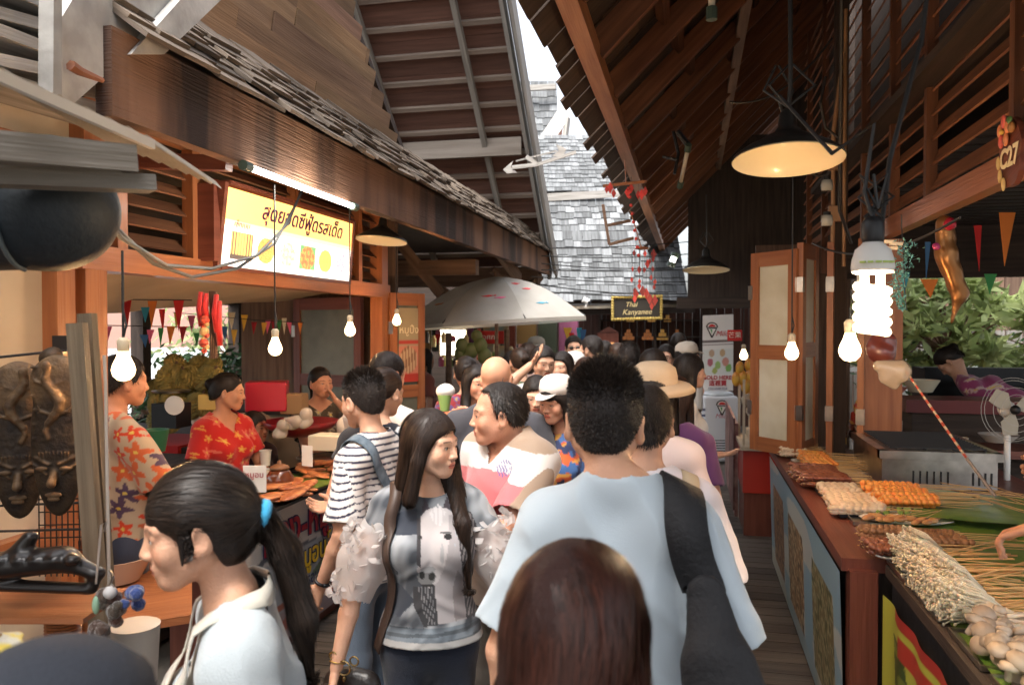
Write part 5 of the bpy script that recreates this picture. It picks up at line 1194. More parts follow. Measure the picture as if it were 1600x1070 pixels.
def carved_mask(px, py, d, label, seed, rz):
    f = Field(); f.ell((0, 0, .0), (.072, .03, .235), .02); f.ell((0, .0, .17), (.074, .026, .07), .03)
    f.cap((0, -.028, -.10), (0, -.044, -.13), .008, .013, .01)                        # nose, face low on the board
    for s_ in (-1, 1):
        f.cap((s_*.052, -.018, -.055), (s_*.014, -.032, -.075), .006, .004, .004); f.ell((s_*.033, -.03, -.088), (.018, .006, .007), .004); f.cap((s_*.06, -.018, -.075), (s_*.02, -.03, -.105), .003, .003, .003)
    f.ell((0, -.032, -.165), (.024, .009, .008), .004); f.ell((0, -.032, -.178), (.018, .008, .006), .003)
    rq = random.Random(seed); X = lambda t: .02*math.sin(t*7+seed); pts = [(X(t/8), -.032, .20-.022*t) for t in range(10)]
    for i in range(9): r0 = .006+.007*math.sin(PI*min(1, (i+1)/8)); f.cap(pts[i], pts[i+1], r0, r0, .004)
    f.ell((pts[0][0], -.034, .213), (.013, .009, .016), .004)
    for k_ in (2, 6):
        for s_ in (-1, 1):
            b = pts[k_]; e = (b[0]+s_*.035, -.028, b[2]+.012); f.cap(b, e, .0045, .004, .003)
            for q in (-1, 0, 1): f.cap(e, (e[0]+s_*.012, -.027, e[2]+.012*q+.008), .0025, .002, .002)
    for i in range(12): f.ell((.056*(1 if i % 2 else -1)*(1-.1*rq.random()), -.018, .21-.021*i), (.011, .005, .0045), .003)
    for i in range(9): f.cap((-.04+.01*i, -.030, -.04), (-.038+.0095*i, -.027, -.06), .0028, .002, .001)
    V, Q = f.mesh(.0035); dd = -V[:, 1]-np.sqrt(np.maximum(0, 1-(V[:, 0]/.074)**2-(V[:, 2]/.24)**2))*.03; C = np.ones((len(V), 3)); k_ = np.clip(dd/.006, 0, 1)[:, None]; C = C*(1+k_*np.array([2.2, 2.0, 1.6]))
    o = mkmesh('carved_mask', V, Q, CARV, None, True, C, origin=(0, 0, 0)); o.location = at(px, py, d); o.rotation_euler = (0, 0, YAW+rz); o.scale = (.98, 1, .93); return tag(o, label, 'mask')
carved_mask(30, 690, 2.25, 'dark carved mask with lizard relief, leftmost on the wire rack', 1, .4); carved_mask(91, 683, 2.2, 'dark carved mask with lizard relief hanging beside the wooden posts', 4, .1)
rk = thing('wire_rack', at(70, 600, 2.3), 'black wire rack carrying the carved masks', 'rack'); m = MB()
for (a, b) in (((-20, 560), (105, 547)), ((-20, 580), (105, 572)), ((-10, 790), (125, 785)), ((-10, 830), (135, 826)), ((60, 870), (140, 866))): m.tube([at(*a, 2.34), at(*b, 2.34)], .004, 6)
for i in range(10): m.tube([at(60+i*9, 690, 2.36), at(62+i*9, 900, 2.36)], .0022, 5)
for i in range(10): m.tube([at(60, 700+i*20, 2.37), at(150, 698+i*20, 2.37)], .0022, 5)
m.build('wires', BLACK, rk)
m = MB(); m.box(at(97, 535, 2.3), (.05, .02, .04)); m.build('clip', BLACK, rk)
o = lumpmesh(33, (.035, .03, .03), 14, 10, .3).build('carved_frog', CARV, smooth=True, origin=(0, 0, 0)); o.location = at(80, 558, 2.28); tag(o, 'small black carved figure on top of the wire rack', 'figurine')
# black carved animal on shelf
f = Field(); f.cap((-.14, 0, .02), (.06, 0, .05), .05, .045, .03); f.cap((.06, 0, .05), (.15, 0, .0), .035, .022, .02); f.cap((.15, 0, .0), (.14, 0, -.06), .02, .012, .01); f.cap((-.05, .0, .07), (-.02, 0, .13), .03, .02, .02); f.cap((-.15, 0, -.04), (.12, 0, -.055), .022, .02, .02)
for i in range(6): f.ell((-.12+.045*i, -.03, .06), (.02, .02, .018), .01)
V, Q = f.mesh(.005); o = mkmesh('carved_animal', V, Q, mat('black_lacquer', (.012, .009, .008), .34, coat=.25), None, True, origin=(0, 0, 0)); o.location = at(60, 895, 1.75); o.scale = (.85, .8, .62); o.rotation_euler = (0, 0, YAW); tag(o, 'glossy black carved animal on the shelf below the masks', 'carving')
m = MB(); m.box(at(50, 945, 1.8), (.34, .2, .012), YAW); tag(m.build('shelf', W_ORANGE), 'narrow wooden shelf under the black carving', 'shelf')
m = MB(); 
for i in range(12): m.lathe([(.036, -.003), (.04, 0), (.036, .003)], at(98, 935, 1.85)-Vector((0, 0, i*.0075)), 16)
tag(m.build('rattan_coil', W_ORANGE), 'coil of rattan rings under the shelf', 'rattan')
m = MB(); m.tint((.14, .05, .05)).box(at(110, 1012, 1.8), (.12, .10, .025), .3); tag(m.build('wooden_box', PRINT), 'small dull red box below the rattan coil', 'box')
# plush bundle on hooks
hk = thing('keyring_bundle', at(185, 900, 1.7), 'bundle of brown and blue plush keyrings hanging on the wooden post', 'keyrings')
FUR = mat('plush', (.9, .9, .9), .95, sheen=.5, bump=1., bs=120); q = random.Random(8)
for i in range(26):
    px, py = q.uniform(148, 208), q.uniform(930, 985); bl = px > 188; m_ = MB() if i == 0 else m_; m_.tint((.04, .08, .28) if bl else (q.uniform(.06, .12), .05, .035)).ell(at(px if not bl else px+q.uniform(0, 16), py if not bl else q.uniform(922, 950), 1.7+q.uniform(-.03, .03)), q.uniform(.010, .019), 10, 7, .15)
m_.build('plush', FUR, hk, True)
m = MB(); [m.tube([at(172+6*math.cos(a), 918+6*math.sin(a), 1.68) for a in np.linspace(0, 6.3, 14)], .0018, 5) for _ in range(1)]; m.tube([at(150, 912, 1.68), at(158, 820, 1.7), at(166, 815, 1.7), at(163, 830, 1.7)], .0025, 5); m.tube([at(170, 915, 1.68), at(177, 900, 1.68), at(172, 890, 1.7)], .003, 5); m.build('hook', STEEL, hk)
m = MB(); m.tint((.3, .5, .35)).ell(at(150, 945, 1.68), (.008, .008, .02), 8, 6); m.tint((.6, .6, .6)).ell(at(172, 925, 1.68), .014, 10, 8); m.build('charm', PRINT, hk, True)
m = MB(); m.lathe([(0, 0), (.05, 0), (.058, .14), (.06, .145), (.05, .15), (0, .15)], at(212, 1065, 2.0), 20); tag(m.build('tub', mat('white_lid_tub', (.5, .48, .44), .4), smooth='auto'), 'white lidded tub beside the wooden post', 'tub')
m = MB(); m.quad(atz(150, 985, .72), atz(300, 960, .72), atz(300, 880, .72), atz(160, 870, .72)); V = m.v; m.prism([Vector(v)-Vector((0, 0, .03)) for v in V[:4]], (0, 0, .028)); tag(m.build('orange_table', W_ORANGE), 'orange lit wooden table behind the girl in white', 'table')
m = MB(); m.lathe([(0, 0), (.10, 0), (.15, .10), (.14, .10), (.09, .012)], atz(180, 905, .73), 20); tag(m.build('basket', mat('clear_basket', (.5, .35, .25), .25, coat=.5), smooth='auto'), 'shallow clear basket on the orange table', 'basket')
# awning, dark lamp housing
aw = thing('awning', at(60, 180, 1.7), 'low metal sheet awning at top left', 'awning')
a, b = atz(-80, 84, 2.2), atz(243, 228, 2.2); bk = Vector((-.35, .95, .02)); m = MB()
n = 16
for i in range(n):
    p0 = a.lerp(b, i/n); p1 = a.lerp(b, (i+1)/n); z_ = Vector((0, 0, .012*(i % 2))); z2 = Vector((0, 0, .012*((i+1) % 2))); m.prism([p0+z_, p1+z2, p1+z2+bk*.62, p0+z_+bk*.62], (0, 0, .004))
m.build('sheet', mat('old_sheet', (.30, .27, .22), .5, col2=(.2, .15, .1), ns=5, metal=.3), aw)
m = MB(); m.bar(a+Vector((0, -.01, .0)), b+Vector((0, -.01, .0)), .012, .02); m.build('edge', mat('pale_edge', (.45, .44, .42), .5), aw)
m = MB(); m.tint(.42); m.bar(atz(-60, 225, 2.1), atz(205, 250, 2.12), .05, .05); m.bar(atz(-60, 275, 2.06), atz(238, 288, 2.08), .06, .03); m.bar(atz(-60, 250, 2.09), atz(180, 268, 2.1), .10, .03); m.build('beam', W_GREY, aw)
hs_ = thing('lamp_housing', at(60, 350, 1.5), 'big black rounded lamp housing at the left edge', 'lamp'); f = Field()
c0 = np.array(at(75, 330, 1.62)); Xr = np.array(RT)
f.cap(c0-Xr*.35+np.array([0, 0, -.01]), c0+Xr*.0, .118, .118, .01); f.ell(c0+Xr*.01, (.13, .12, .118), .02); f.ell(c0+np.array([0, 0, .09]), (.13, .12, .06), .03)
V, Q = f.mesh(.008); mkmesh('housing', V, Q, mat('blueblack_metal', (.012, .018, .024), .62, bump=.2, bs=80), hs_, True)
m = MB(); m.tube([Vector(c0)+RT*(-.03)-FW*.03+Vector((0, 0, .122*math.cos(t)))-FW*.095*abs(math.sin(t)) for t in np.linspace(0, PI, 16)], .005, 6); m.build('rim', mat('grey_rim', (.07, .09, .10), .4), hs_)
# ---------------------------------------------------------------- umbrella stall in the middle distance
um = thing('market_umbrella', at(745, 560, 8.2), 'big pale market umbrella with small printed fishes in the middle of the alley', 'umbrella')
UC = mat('umbrella_cloth', (.86, .83, .77), .75, translucent=.45, col2=(.74, .70, .63), ns=3)
C0 = at(775, 503, 8.2); AP = C0+Vector((0, 0, .47)); Zu = Vector((-.06, 0, 1)).normalized(); Xu = Vector((1, 0, 0)); Xu = (Xu-Zu*Xu.dot(Zu)).normalized(); Yu = Zu.cross(Xu); hU = (AP-C0).length; RU = 1.0
rim = [C0 + Xu*(RU*math.cos(a)) + Yu*(RU*math.sin(a)) for a in [PI/8+i*PI/4+.12 for i in range(8)]]
m = MB()
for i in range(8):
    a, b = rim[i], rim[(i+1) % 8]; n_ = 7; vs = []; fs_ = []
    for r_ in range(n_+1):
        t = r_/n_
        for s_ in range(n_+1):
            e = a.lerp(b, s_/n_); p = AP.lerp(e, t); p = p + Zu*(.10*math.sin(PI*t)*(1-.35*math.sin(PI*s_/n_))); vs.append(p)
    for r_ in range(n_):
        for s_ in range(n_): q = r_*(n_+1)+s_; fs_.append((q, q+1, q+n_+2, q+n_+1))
    m.tint([(.9, 1.0, 1.0), 1.0, 1.0, .75, .62, .55, .7, 1.0][i]).add(vs, fs_)  # left and front panels darkened: shade put into the tint
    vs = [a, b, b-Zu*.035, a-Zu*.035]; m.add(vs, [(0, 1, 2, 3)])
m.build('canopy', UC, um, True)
m = MB()
for a in rim: m.tube([AP-Zu*.02, AP.lerp(a, .5)+Zu*.085, a], .007, 5)
m.build('rib', DKMETAL, um); m = MB(); m.tube([AP+Zu*.05, C0-Zu*.1, Vector((C0.x, C0.y, .03))], .02, 8); m.build('pole', W_BROWN, um)
for (t, s_, seg, c) in ((.62, .5, 5, 'red'), (.7, .3, 4, 'orange'), (.68, .75, 5, 'pink'), (.5, .6, 6, 'red'), (.78, .5, 6, 'teal'), (.35, .5, 6, 'red'), (.7, .5, 7, 'blue'), (.45, .5, 7, 'pink')):
    a, b = rim[seg], rim[(seg+1) % 8]; e = a.lerp(b, s_); p = AP.lerp(e, t)+Zu*(.10*math.sin(PI*t)*(1-.35*math.sin(PI*s_))+.006); al = (b-a).normalized(); dn = (e-AP).normalized()
    m = MB(); m.tint(PC[c]); m.prism([p-al*.07, p+dn*.022, p+al*.05, p+al*.075+dn*.02, p+al*.075-dn*.02, p+al*.05-dn*.004, p-dn*.02], al.cross(dn)*.004); m.build('printed_fish', PRINT, um)
us = thing('drink_stall', at(700, 600, 8.6), 'crowded little coconut drink stall under the big umbrella', 'stall')
m = MB(); cc = at(720, 600, 9.2); m.box((cc.x-.2, cc.y, .5), (1.9, .7, .94)); m.build('counter', W_RED, us)
m = MB(); m.tube([at(701, 520, 8.4), Vector((at(701, 520, 8.4).x, at(701, 520, 8.4).y, .03))], .035, 8); m.tube([at(792, 515, 8.6), Vector((at(792, 515, 8.6).x, at(792, 515, 8.6).y, .03))], .03, 8); m.build('post', W_BROWN, us)
q = random.Random(5)
for i in range(26):
    px = q.uniform(665, 800); py = q.uniform(525, 575); c_ = [(.7, .1, .05), (.6, .5, .3), (.2, .35, .1), (.8, .7, .3), (.1, .1, .1), (.5, .1, .2)][i % 6]
    m = MB(); m.tint(c_); p = at(px, py, 9.1+q.random()*.3); h2 = q.uniform(.06, .14); m.lathe([(.03, 0), (.035, h2*.7), (.02, h2*.85), (.022, h2)], p, 10); tag(m.build('drink_bottle', PRINT, smooth='auto'), f'{ordn(i, 26, "the first placed", "the last placed")[:0]}small {["red", "tan", "green", "yellow", "black", "crimson"][i % 6]} bottle on the coconut drink stall under the umbrella', 'bottle', 'bottles on the coconut drink stall')
for i, (px, py, r_) in enumerate(((722, 540, .075), (736, 548, .08), (750, 540, .08), (728, 560, .07), (757, 556, .08), (745, 525, .06), (718, 555, .06))):
    o = lumpmesh(40+i, (r_, r_, r_*1.1), 14, 10, .12).build('green_coconut', mat('coconut_green', (.16, .22, .06), .5, col2=(.25, .25, .1), ns=9), smooth=True, origin=(0, 0, 0)); o.location = at(px, py, 8.5); tag(o, ['upper left green coconut', 'middle green coconut', 'upper right green coconut', 'lower left green coconut', 'rightmost green coconut', 'topmost small green coconut', 'leftmost green coconut'][i]+' hanging under the umbrella', 'coconut', 'coconuts hanging under the umbrella')
boxthing('stall_sign', at(768, 527, 8.7), (.28, .02, .14), mat('sign_red', (.5, .02, .02), .5), 'red sign with white letters behind the coconuts', 'sign'); text('ไอศกรีม', 'lettering', WHITE, at(768, 527, 8.68), RT, (0, 0, 1), .08, bpy.data.objects['stall_sign'])
lb = thing('lit_panel', at(708, 535, 9.3), 'bright lit panel at the back of the coconut drink stall', 'light panel'); m = MB(); m.box(at(708, 535, 9.4), (.3, .03, .3), YAW); m.build('face', mat('lit_panel_m', (1, .9, .7), .5, emis=(1, .85, .6), es=2.2), lb); m = MB(); m.box(at(708, 535, 9.44), (.34, .03, .34), YAW); m.build('frame', W_DARK, lb)
m = MB()
for i in range(9): p = at(625+i*33, 500+(8 if i % 2 else 0), 10.8); m.tint([(.3, .06, .03), (.5, .3, .1), (.08, .1, .06), (.35, .1, .2), (.12, .07, .04)][i % 5]).box((p.x, p.y, p.z-.15), (.26, .1, .35+.1*(i % 3)))
o = m.build('goods_shelf', mat('goods', (.6, .6, .6), .6)); tag(o, 'dim shelf of coloured goods behind the umbrella stall', 'shelf')
boxthing('picture_board', at(775, 532, 10.5), (.34, .03, .46), mat('blue_orange_board', (.15, .3, .35), .5, col2=(.6, .35, .1), ns=4), 'blue and orange picture board at the right under the umbrella', 'board')
for (px, py, w_, h_, c) in ((887, 512, 14, 22, 'yellow'), (893, 520, 8, 30, 'red'), (905, 512, 9, 34, 'teal'), (911, 515, 10, 28, 'blue'), (684, 522, 9, 18, 'red')): tag(pennant(at(px, py, 8.0), w_/F*8, h_/F*8, PC[c]), f'{c} pennant hanging from the rim of the umbrella' if px > 700 else 'small red pennant hanging under the left of the umbrella', 'pennant', 'pennants round the umbrella')
# wires across the alley
m = MB()
for i in range(7): m.tube(sag(at(830, 388+i*11, 9.5), at(1130, 372+i*15+4*(i % 3), 11.5), .04+.02*(i % 3), 10), .007, 5)
for k_, o in enumerate(m.pieces('overhead_wire', CABLE)): tag(o, f'black wire across the alley before the far roof, {ordn(k_, 7, "the top", "the bottom")}', 'wire', 'wires across the alley')
# ---------------------------------------------------------------- ice-cream banner, freezer, mango stand
ib_ = thing('roll_up_banner', at(1121, 610, 10.6), 'tall white dessert banner with red and green cup logo and fruit pictures', 'banner')
A = at(1098, 493, 10.6); Bq = at(1146, 491, 10.6); H_ = Vector((0, 0, -(612-493)/F*10.6)); fx = lambda u, v, o=0.: A+(Bq-A)*u+H_*v-FW*o
def icec(u, v):
    if .33 < v < .36 or .385 < v < .40: return (.15, .12, .12)
    if .45 < v < .78:
        for i, (cx, cy, r_, c) in enumerate(((.3, .5, .09, (.45, .32, .22)), (.65, .5, .09, (.5, .35, .2)), (.25, .62, .1, (.4, .12, .15)), (.5, .66, .1, (.3, .45, .15)), (.75, .62, .11, (.55, .25, .2)), (.85, .7, .1, (.2, .4, .1)), (.4, .73, .08, (.35, .4, .12)))):
            if (u-cx)**2+((v-cy)*1.9)**2 < r_*r_: return c
        return (.60, .62, .6)
    return (.68, .66, .64)
m = MB(); m.quad(fx(0, 1), fx(1, 1), fx(1, 0), fx(0, 0), 40, 90, lambda u, v: icec(u, 1-v)); m.build('sheet', PRINT, ib_)
def cuplogo(o, c, X, Yv, s, par):
    c = Vector(c); P = lambda x, y, e=.004: c+X*(x*s)+Yv*(y*s)+o*e
    m = MB(); m.tint((.03, .02, .02)); m.prism([P(-.42, .02), P(.42, .02), P(.06, -.75), P(-.06, -.75)], o*.002); m.prism([P(.48*math.cos(t), .05+.42*math.sin(t)) for t in np.linspace(0, PI, 14)], o*.002)
    m.tint((.75, .73, .7)); m.prism([P(-.30, -.05, .007), P(.30, -.05, .007), P(0, -.6, .007)], o*.002); m.prism([P(.36*math.cos(t), .08+.3*math.sin(t), .007) for t in np.linspace(0, PI, 14)], o*.002)
    m.tint((.55, .03, .03)); m.prism([P(.27*math.cos(t), .1+.21*math.sin(t), .010) for t in np.linspace(0, PI, 14)], o*.002)
    m.tint((.05, .3, .08)); m.prism([P(-.14, -.1, .010), P(.02, -.1, .010), P(-.02, -.45, .010)], o*.002); m.build('logo', PRINT, par)
cuplogo(-FW, fx(.3, .17), RT, Vector((0, 0, 1)), .17, ib_)
text('Milch', 'lettering', IR, fx(.68, .25, .004), RT, (0, 0, 1), .10, ib_, shear=.3); text('SOLD HERE', 'lettering', INKR, fx(.5, .825, .004), RT, (0, 0, 1), .072, ib_, bold=.002); text('這裡賣', 'lettering', INKR, fx(.5, .90, .004), RT, (0, 0, 1), .08, ib_, bold=.002); text('продается', 'lettering', IB, fx(.5, .965, .004), RT, (0, 0, 1), .05, ib_)
fz = thing('freezer', (at(1118, 700, 10.2).x, at(1118, 700, 10.2).y, 0), 'white ice cream freezer with domed glass lid and cup logo below the banner', 'freezer')
c = at(1120, 660, 10.3); m = MB(); hz_ = at(1120, 622, 10.3).z; m.box((c.x, c.y+.2, hz_/2+.04), (.44, .5, hz_-.02), YAW); o = m.build('body', mat('freezer_white', (.52, .54, .58), .35, coat=.4), fz); b = o.modifiers.new('b', 'BEVEL'); b.width = .03; b.segments = 3
m = MB(); m.lathe([(.23, 0), (.21, .03), (.12, .06), (0, .07)], (c.x, c.y+.2, hz_+.03), 20); m.build('lid', mat('grey_lid', (.35, .38, .4), .2, coat=.6), fz, True)
m = MB(); [m.box(at(1128, 688+4*i, 10.02), (.17, .006, .012), YAW) for i in range(6)]; m.build('grille', DKMETAL, fz); m = MB(); [m.box(at(1099, 640+9*i, 10.03), (.05, .005, .03), YAW) for i in range(5)]; m.build('sticker', mat('blue_sticker', (.1, .12, .2), .5), fz)
cuplogo(-FW, at(1128, 634, 10.0), RT, Vector((0, 0, 1)), .16, fz); text('Milch', 'lettering', IR, at(1128, 650, 10.0), RT, (0, 0, 1), .08, fz, shear=.3)
rc = thing('red_stand', (at(1183, 835, 6.9).x, at(1183, 835, 6.9).y, 0), 'red food stand with glass sides beyond the grill counter', 'stand')
c = atz(1184, 835, .03); zt = .76; m = MB(); m.bb(.44, .74, 6.95, 7.6, .03, .40); m.tint(1.0); m.build('base', W_RED, rc); m = MB(); m.bb(.43, .75, 6.93, 7.62, .40, zt); m.build('panel', mat('red_panel', (.50, .03, .015), .4, coat=.3), rc)
m = MB(); m.bb(.41, .78, 6.9, 7.8, zt, zt+.03); m.build('top', CREAM, rc); m = MB(); m.bb(.40, .43, 7.62, 9.4, .03, .9); [m.tint(.5+.5*RND.random()).bb(.385, .40, 7.6+i*.3, 7.88+i*.3, .1, .95) for i in range(6)]; m.build('skirt', mat('printed_skirt', (.42, .28, .25), .5, col2=(.18, .05, .06), ns=9), rc)
m = MB(); [m.bb(x, x+.02, y, y+.02, zt, 1.35) for x in (.43, .74) for y in (7.0, 7.7)]; m.build('frame', mat('cream_frame', (.55, .45, .33), .5), rc)
m = MB(); m.bb(.5, .74, 7.2, 7.7, 1.0, 1.04); m.bb(.5, .74, 7.2, 7.7, .8, .86); m.tint((1.2, 1.1, 1)).bb(.52, .72, 7.25, 7.65, .88, .98); m.build('tray', CREAM, rc)
for i, (px, py, r_) in enumerate(((1160, 590, .06), (1172, 588, .06), (1182, 592, .055), (1150, 592, .055), (1166, 603, .06), (1178, 608, .06), (1156, 575, .05), (1184, 575, .05), (1170, 570, .05))):
    o = lumpmesh(60+i, (r_*.75, r_*.6, r_*1.25), 14, 10, .15).build('mango', mat('mango_skin', (.62, .20, .03), .4, col2=(.65, .38, .05), ns=10, coat=.2), smooth=True, origin=(0, 0, 0)); o.location = at(px, py, 7.3); tag(o, ['orange mango at the middle left of the bunch', 'orange mango at the centre of the bunch', 'orange mango at the middle right of the bunch', 'leftmost orange mango of the bunch', 'lower left mango of the bunch', 'lowest mango at right of the bunch', 'upper left mango near the bulb', 'upper right mango near the wooden tag', 'topmost mango of the bunch'][i], 'mango', 'mangoes hanging in a bunch')
pb = boxthing('price_board', at(1148, 524, 7.2), (.13, .01, .10), mat('sign_red', (.5, .02, .02), .5), 'small red price board above the mangoes', 'sign'); text('芒果', 'lettering', mat('card_white', (.8, .77, .7), .6), at(1148, 524, 7.18), RT, (0, 0, 1), .06, pb)
m = MB(); m.box(at(1177, 535, 7.3), (.035, .02, .22), YAW); tag(m.build('wooden_tag', W_ORANGE), 'narrow wooden board right of the mangoes', 'board')
o = lumpmesh(77, (.13, .1, .07), 14, 10, .3).build('plastic_bag', mat('bag_film', (.50, .44, .36), .2, coat=.6, alpha=.7), smooth=True, origin=(0, 0, 0)); o.location = at(1180, 625, 7.4); tag(o, 'crumpled plastic bags on the red food stand', 'bag')
# ---------------------------------------------------------------- right counters
POST = W_RED
ca = thing('grill_counter', (.9, 4.7, 0), 'long grill counter with pale blue poster of grilled food on its front', 'counter')
m = MB(); m.bb(.575, 1.9, 3.28, 6.2, .85, .90); m.build('top', W_RED, ca); m = MB(); m.bb(.62, 1.3, 3.34, 6.15, .03, .85); m.build('base', W_DARK, ca)
m = MB(); m.bb(.60, .70, 3.24, 3.33, .03, .86); m.build('post', POST, ca)
def sky_(u, v):      # u near->far, v up
    for k, (a, b) in enumerate(((.06, .28), (.38, .62), (.70, .93))):
        if a < u < b and .12 < v < .80-.0*k:
            cx = (u-a)/(b-a); 
            if abs(cx-.5) > .5-.06*math.sin(v*9): return (.6, .6, .55)
            q = math.sin(cx*17+math.sin(v*11)*2+k)+math.sin(v*61+cx*9)*.8+math.sin((cx-v)*37+math.sin(v*23)*2)
            return [(.20, .15, .06), (.26, .14, .06), (.22, .10, .05)][k] if q > .5 else [(.10, .10, .03), (.12, .07, .03), (.12, .05, .03)][k] if q < -.6 else [(.40, .36, .2), (.55, .42, .24), (.42, .26, .12)][k]
    q = math.sin(u*9+v*5)+math.sin(v*13-u*6); b = np.array((.27, .42, .50)) if q < .4 else np.array((.52, .56, .52))
    return b if v > .1 else b*.8+np.array((.1, .08, .04))
m = MB(); m.quad((.597, 3.30, .06), (.597, 6.15, .06), (.572, 6.15, .84), (.572, 3.30, .84), 200, 80, sky_); m.build('poster', PRINT, ca)
cb2 = thing('food_table', (1.2, 2.6, 0), 'near food table covered with banana leaf, trays and mushrooms', 'table')
m = MB(); m.bb(.72, 1.95, 1.2, 3.22, .86, .90); m.build('top', W_DARK, cb2); m = MB(); m.bb(.74, .78, 1.3, 3.2, .45, .86); m.build('skirt', mat('black_cloth', (.012, .010, .010), .8, bump=.4, bs=10), cb2); m = MB(); m.bb(.8, 1.9, 1.3, 3.2, .03, .86); m.build('base', W_DARK, cb2)
def yel(u, v):
    b = np.array((.50, .52, .07))
    if v > .93 and .1 < u < .9: return np.array((.45, .04, .03))
    if .78 < v < .90 and .45 < u < .85: return np.array((.5, .05, .03))
    if .7 < u < .95 and .25+.0*u < v < .85:
        q = math.sin(u*40+v*25)+math.sin(v*60-u*20); 
        if abs(u-.82-.12*(v-.55)) < .06: return np.array((.05, .09, .02)) if q > -.5 else np.array((.2, .25, .04))
    if ((u-.60)/.10)**2+((v-.34)/.17)**2 < 1: return np.array((.6, .55, .45))
    if ((u-.9)/.14)**2+((v-.15)/.2)**2 < 1: return np.array((.5, .52, .45)) if math.sin(u*60)*math.sin(v*50) < .3 else np.array((.3, .2, .1))
    if v < .12: return np.array((.15, .28, .06))
    return b
m = MB(); m.quad((.708, 3.18, .15), (.708, 1.75, .15), (.708, 1.75, .80), (.708, 3.18, .80), 140, 70, lambda u, v: yel(1-u, v)); V = np.array(m.v); sag_ = .10*np.sin((V[:, 1]-1.75)/1.39*PI)*0; V[:, 0] += .006*np.sin(V[:, 1]*23); m.v = [tuple(x) for x in V]; m.build('banner', PRINT, cb2, True)
PURP = mat('violet_ink', (.22, .05, .25), .5)
for i, chx in enumerate('烤蘑菇'): text(chx, 'lettering', PURP, (.697, 2.50-.19*i, .44-.01*i), (0, -1, 0), (0, 0, 1), .22, cb2, bold=.004)
text('1/ 30', 'lettering', IR, (.697, 2.73, .33), (0, -1, 0), (0, 0, 1), .10, cb2, bold=.002)
LFP = [atz(1338, 782, .915), atz(1420, 770, .915), atz(1465, 748, .915), atz(1600, 800, .915)]
leafsheet([(.80, 4.15, .902), (.74, 1.7, .902), (1.5, 1.7, .902), (1.5, 4.1, .902)], 'long banana leaf spread over the near food table', (16, 40), .010)
leafsheet([(1.2, 4.6, .93), (.98, 3.9, .93), (1.6, 3.7, .94), (1.75, 4.3, .94)], 'banana leaf flap behind the white plates', (10, 10), .01)
for i, y in enumerate((3.95, 3.55, 3.1, 2.75, 2.4, 2.08)):
    tray((.80+.005*i, y, .905), .16, .27, 0, f'small steel tray poking out along the leaf edge, number {["one", "two", "three", "four", "five", "six"][i]} from the far end', STEEL, 'steel trays along the leaf edge')
# skewers
def skew(name, mm, label, L=.26, meatL=.13, r_=.012, lumps=5, grp=None, seed=1, flat=.7, stick=(.55, .36, .16)):
    r_ = r_*1.3; meatL = meatL*1.25; L = L*1.1; lumps = int(lumps*1.3)
    rt = thing(name, (0, 0, 0), label, 'skewer', grp); m = MB(); m.tube([(-meatL-.01, 0, 0), (L-meatL, 0, .0)], .0021, 6); m.build('stick', mat('bamboo_stick', stick, .6), rt)
    q = random.Random(seed); f = Field()
    for i in range(lumps): x = -meatL*(i+.5)/lumps; f.ell((x, q.uniform(-.002, .002), 0), (meatL/lumps*.62, r_*q.uniform(.9, 1.15), r_*flat), .004)
    V, Q = f.mesh(.0032, disp=lambda P: .0018*wav(seed, 190, 5)(P)); mkmesh('meat', V, Q, mm, rt, True); rt['proto'] = 1; del rt['proto']; return rt
ORG = mat('orange_squid', (.75, .20, .03), .4, col2=(.80, .38, .08), ns=40, coat=.3, sub=.1); PALE = mat('pale_squid', (.72, .60, .45), .42, col2=(.62, .46, .30), ns=30, coat=.3, sub=.15)
DARKM = mat('dark_squid', (.16, .04, .02), .35, col2=(.32, .12, .06), ns=40, coat=.5); BROWNM = mat('brown_meat', (.36, .18, .08), .45, col2=(.20, .09, .04), ns=35, coat=.3); GREENV = mat('okra_green', (.12, .24, .04), .45, col2=(.22, .34, .08), ns=20, coat=.2); SAUS = mat('sausage_tan', (.66, .36, .14), .4, col2=(.5, .2, .08), ns=30, coat=.3)
def rows(proto, n, c0, c1, z=.93, ang=0., jit=.1, stack_=1, label=None, k0=0):
    label_ = proto['label']
    for i in range(n):
        for s_ in range(stack_):
            o = proto if (i == 0 and s_ == 0 and k0 == 0) else copy_tree(proto)
            p = Vector(c0).lerp(Vector(c1), (i+.5*(s_ % 2))/max(n-1, 1)); o.location = (p.x+RND.uniform(-.012, .012), p.y, z+.019*s_); o.rotation_euler = (RND.uniform(-.2, .2), RND.uniform(-.04, .04), ang+RND.uniform(-jit, jit))
            o['label'] = label_ + f', {ordn(i, n, "the far end", "the near end")}' + ('' if stack_ == 1 else f', {["bottom", "middle" if stack_ == 3 else "top", "top"][s_]} layer')
tray((.80, 5.98, .905), .42, .36, 0, 'wire tray under the pale squid skewers farthest down the counter', STEEL)
rows(skew('squid_skewer', PALE, 'pale squid skewer in the farthest tray', seed=2, grp='pale squid skewers at the far end'), 11, (.75, 6.1, 0), (.76, 5.62, 0), ang=.0, stack_=3)
tray((.85, 5.35, .905), .40, .4, 0, 'steel tray under the orange squid skewers at the far end', STEEL)
rows(skew('orange_skewer', ORG, 'orange squid skewer beside the farthest tray', L=.42, seed=3, grp='orange squid skewers at the far end'), 10, (.85, 5.55, 0), (.87, 5.1, 0), stack_=3)
rows(skew('dark_skewer', DARKM, 'dark glazed squid skewer', L=.34, meatL=.20, r_=.014, seed=4, grp='dark glazed squid skewers'), 11, (.82, 5.02, 0), (.86, 4.62, 0), stack_=3, ang=.12)
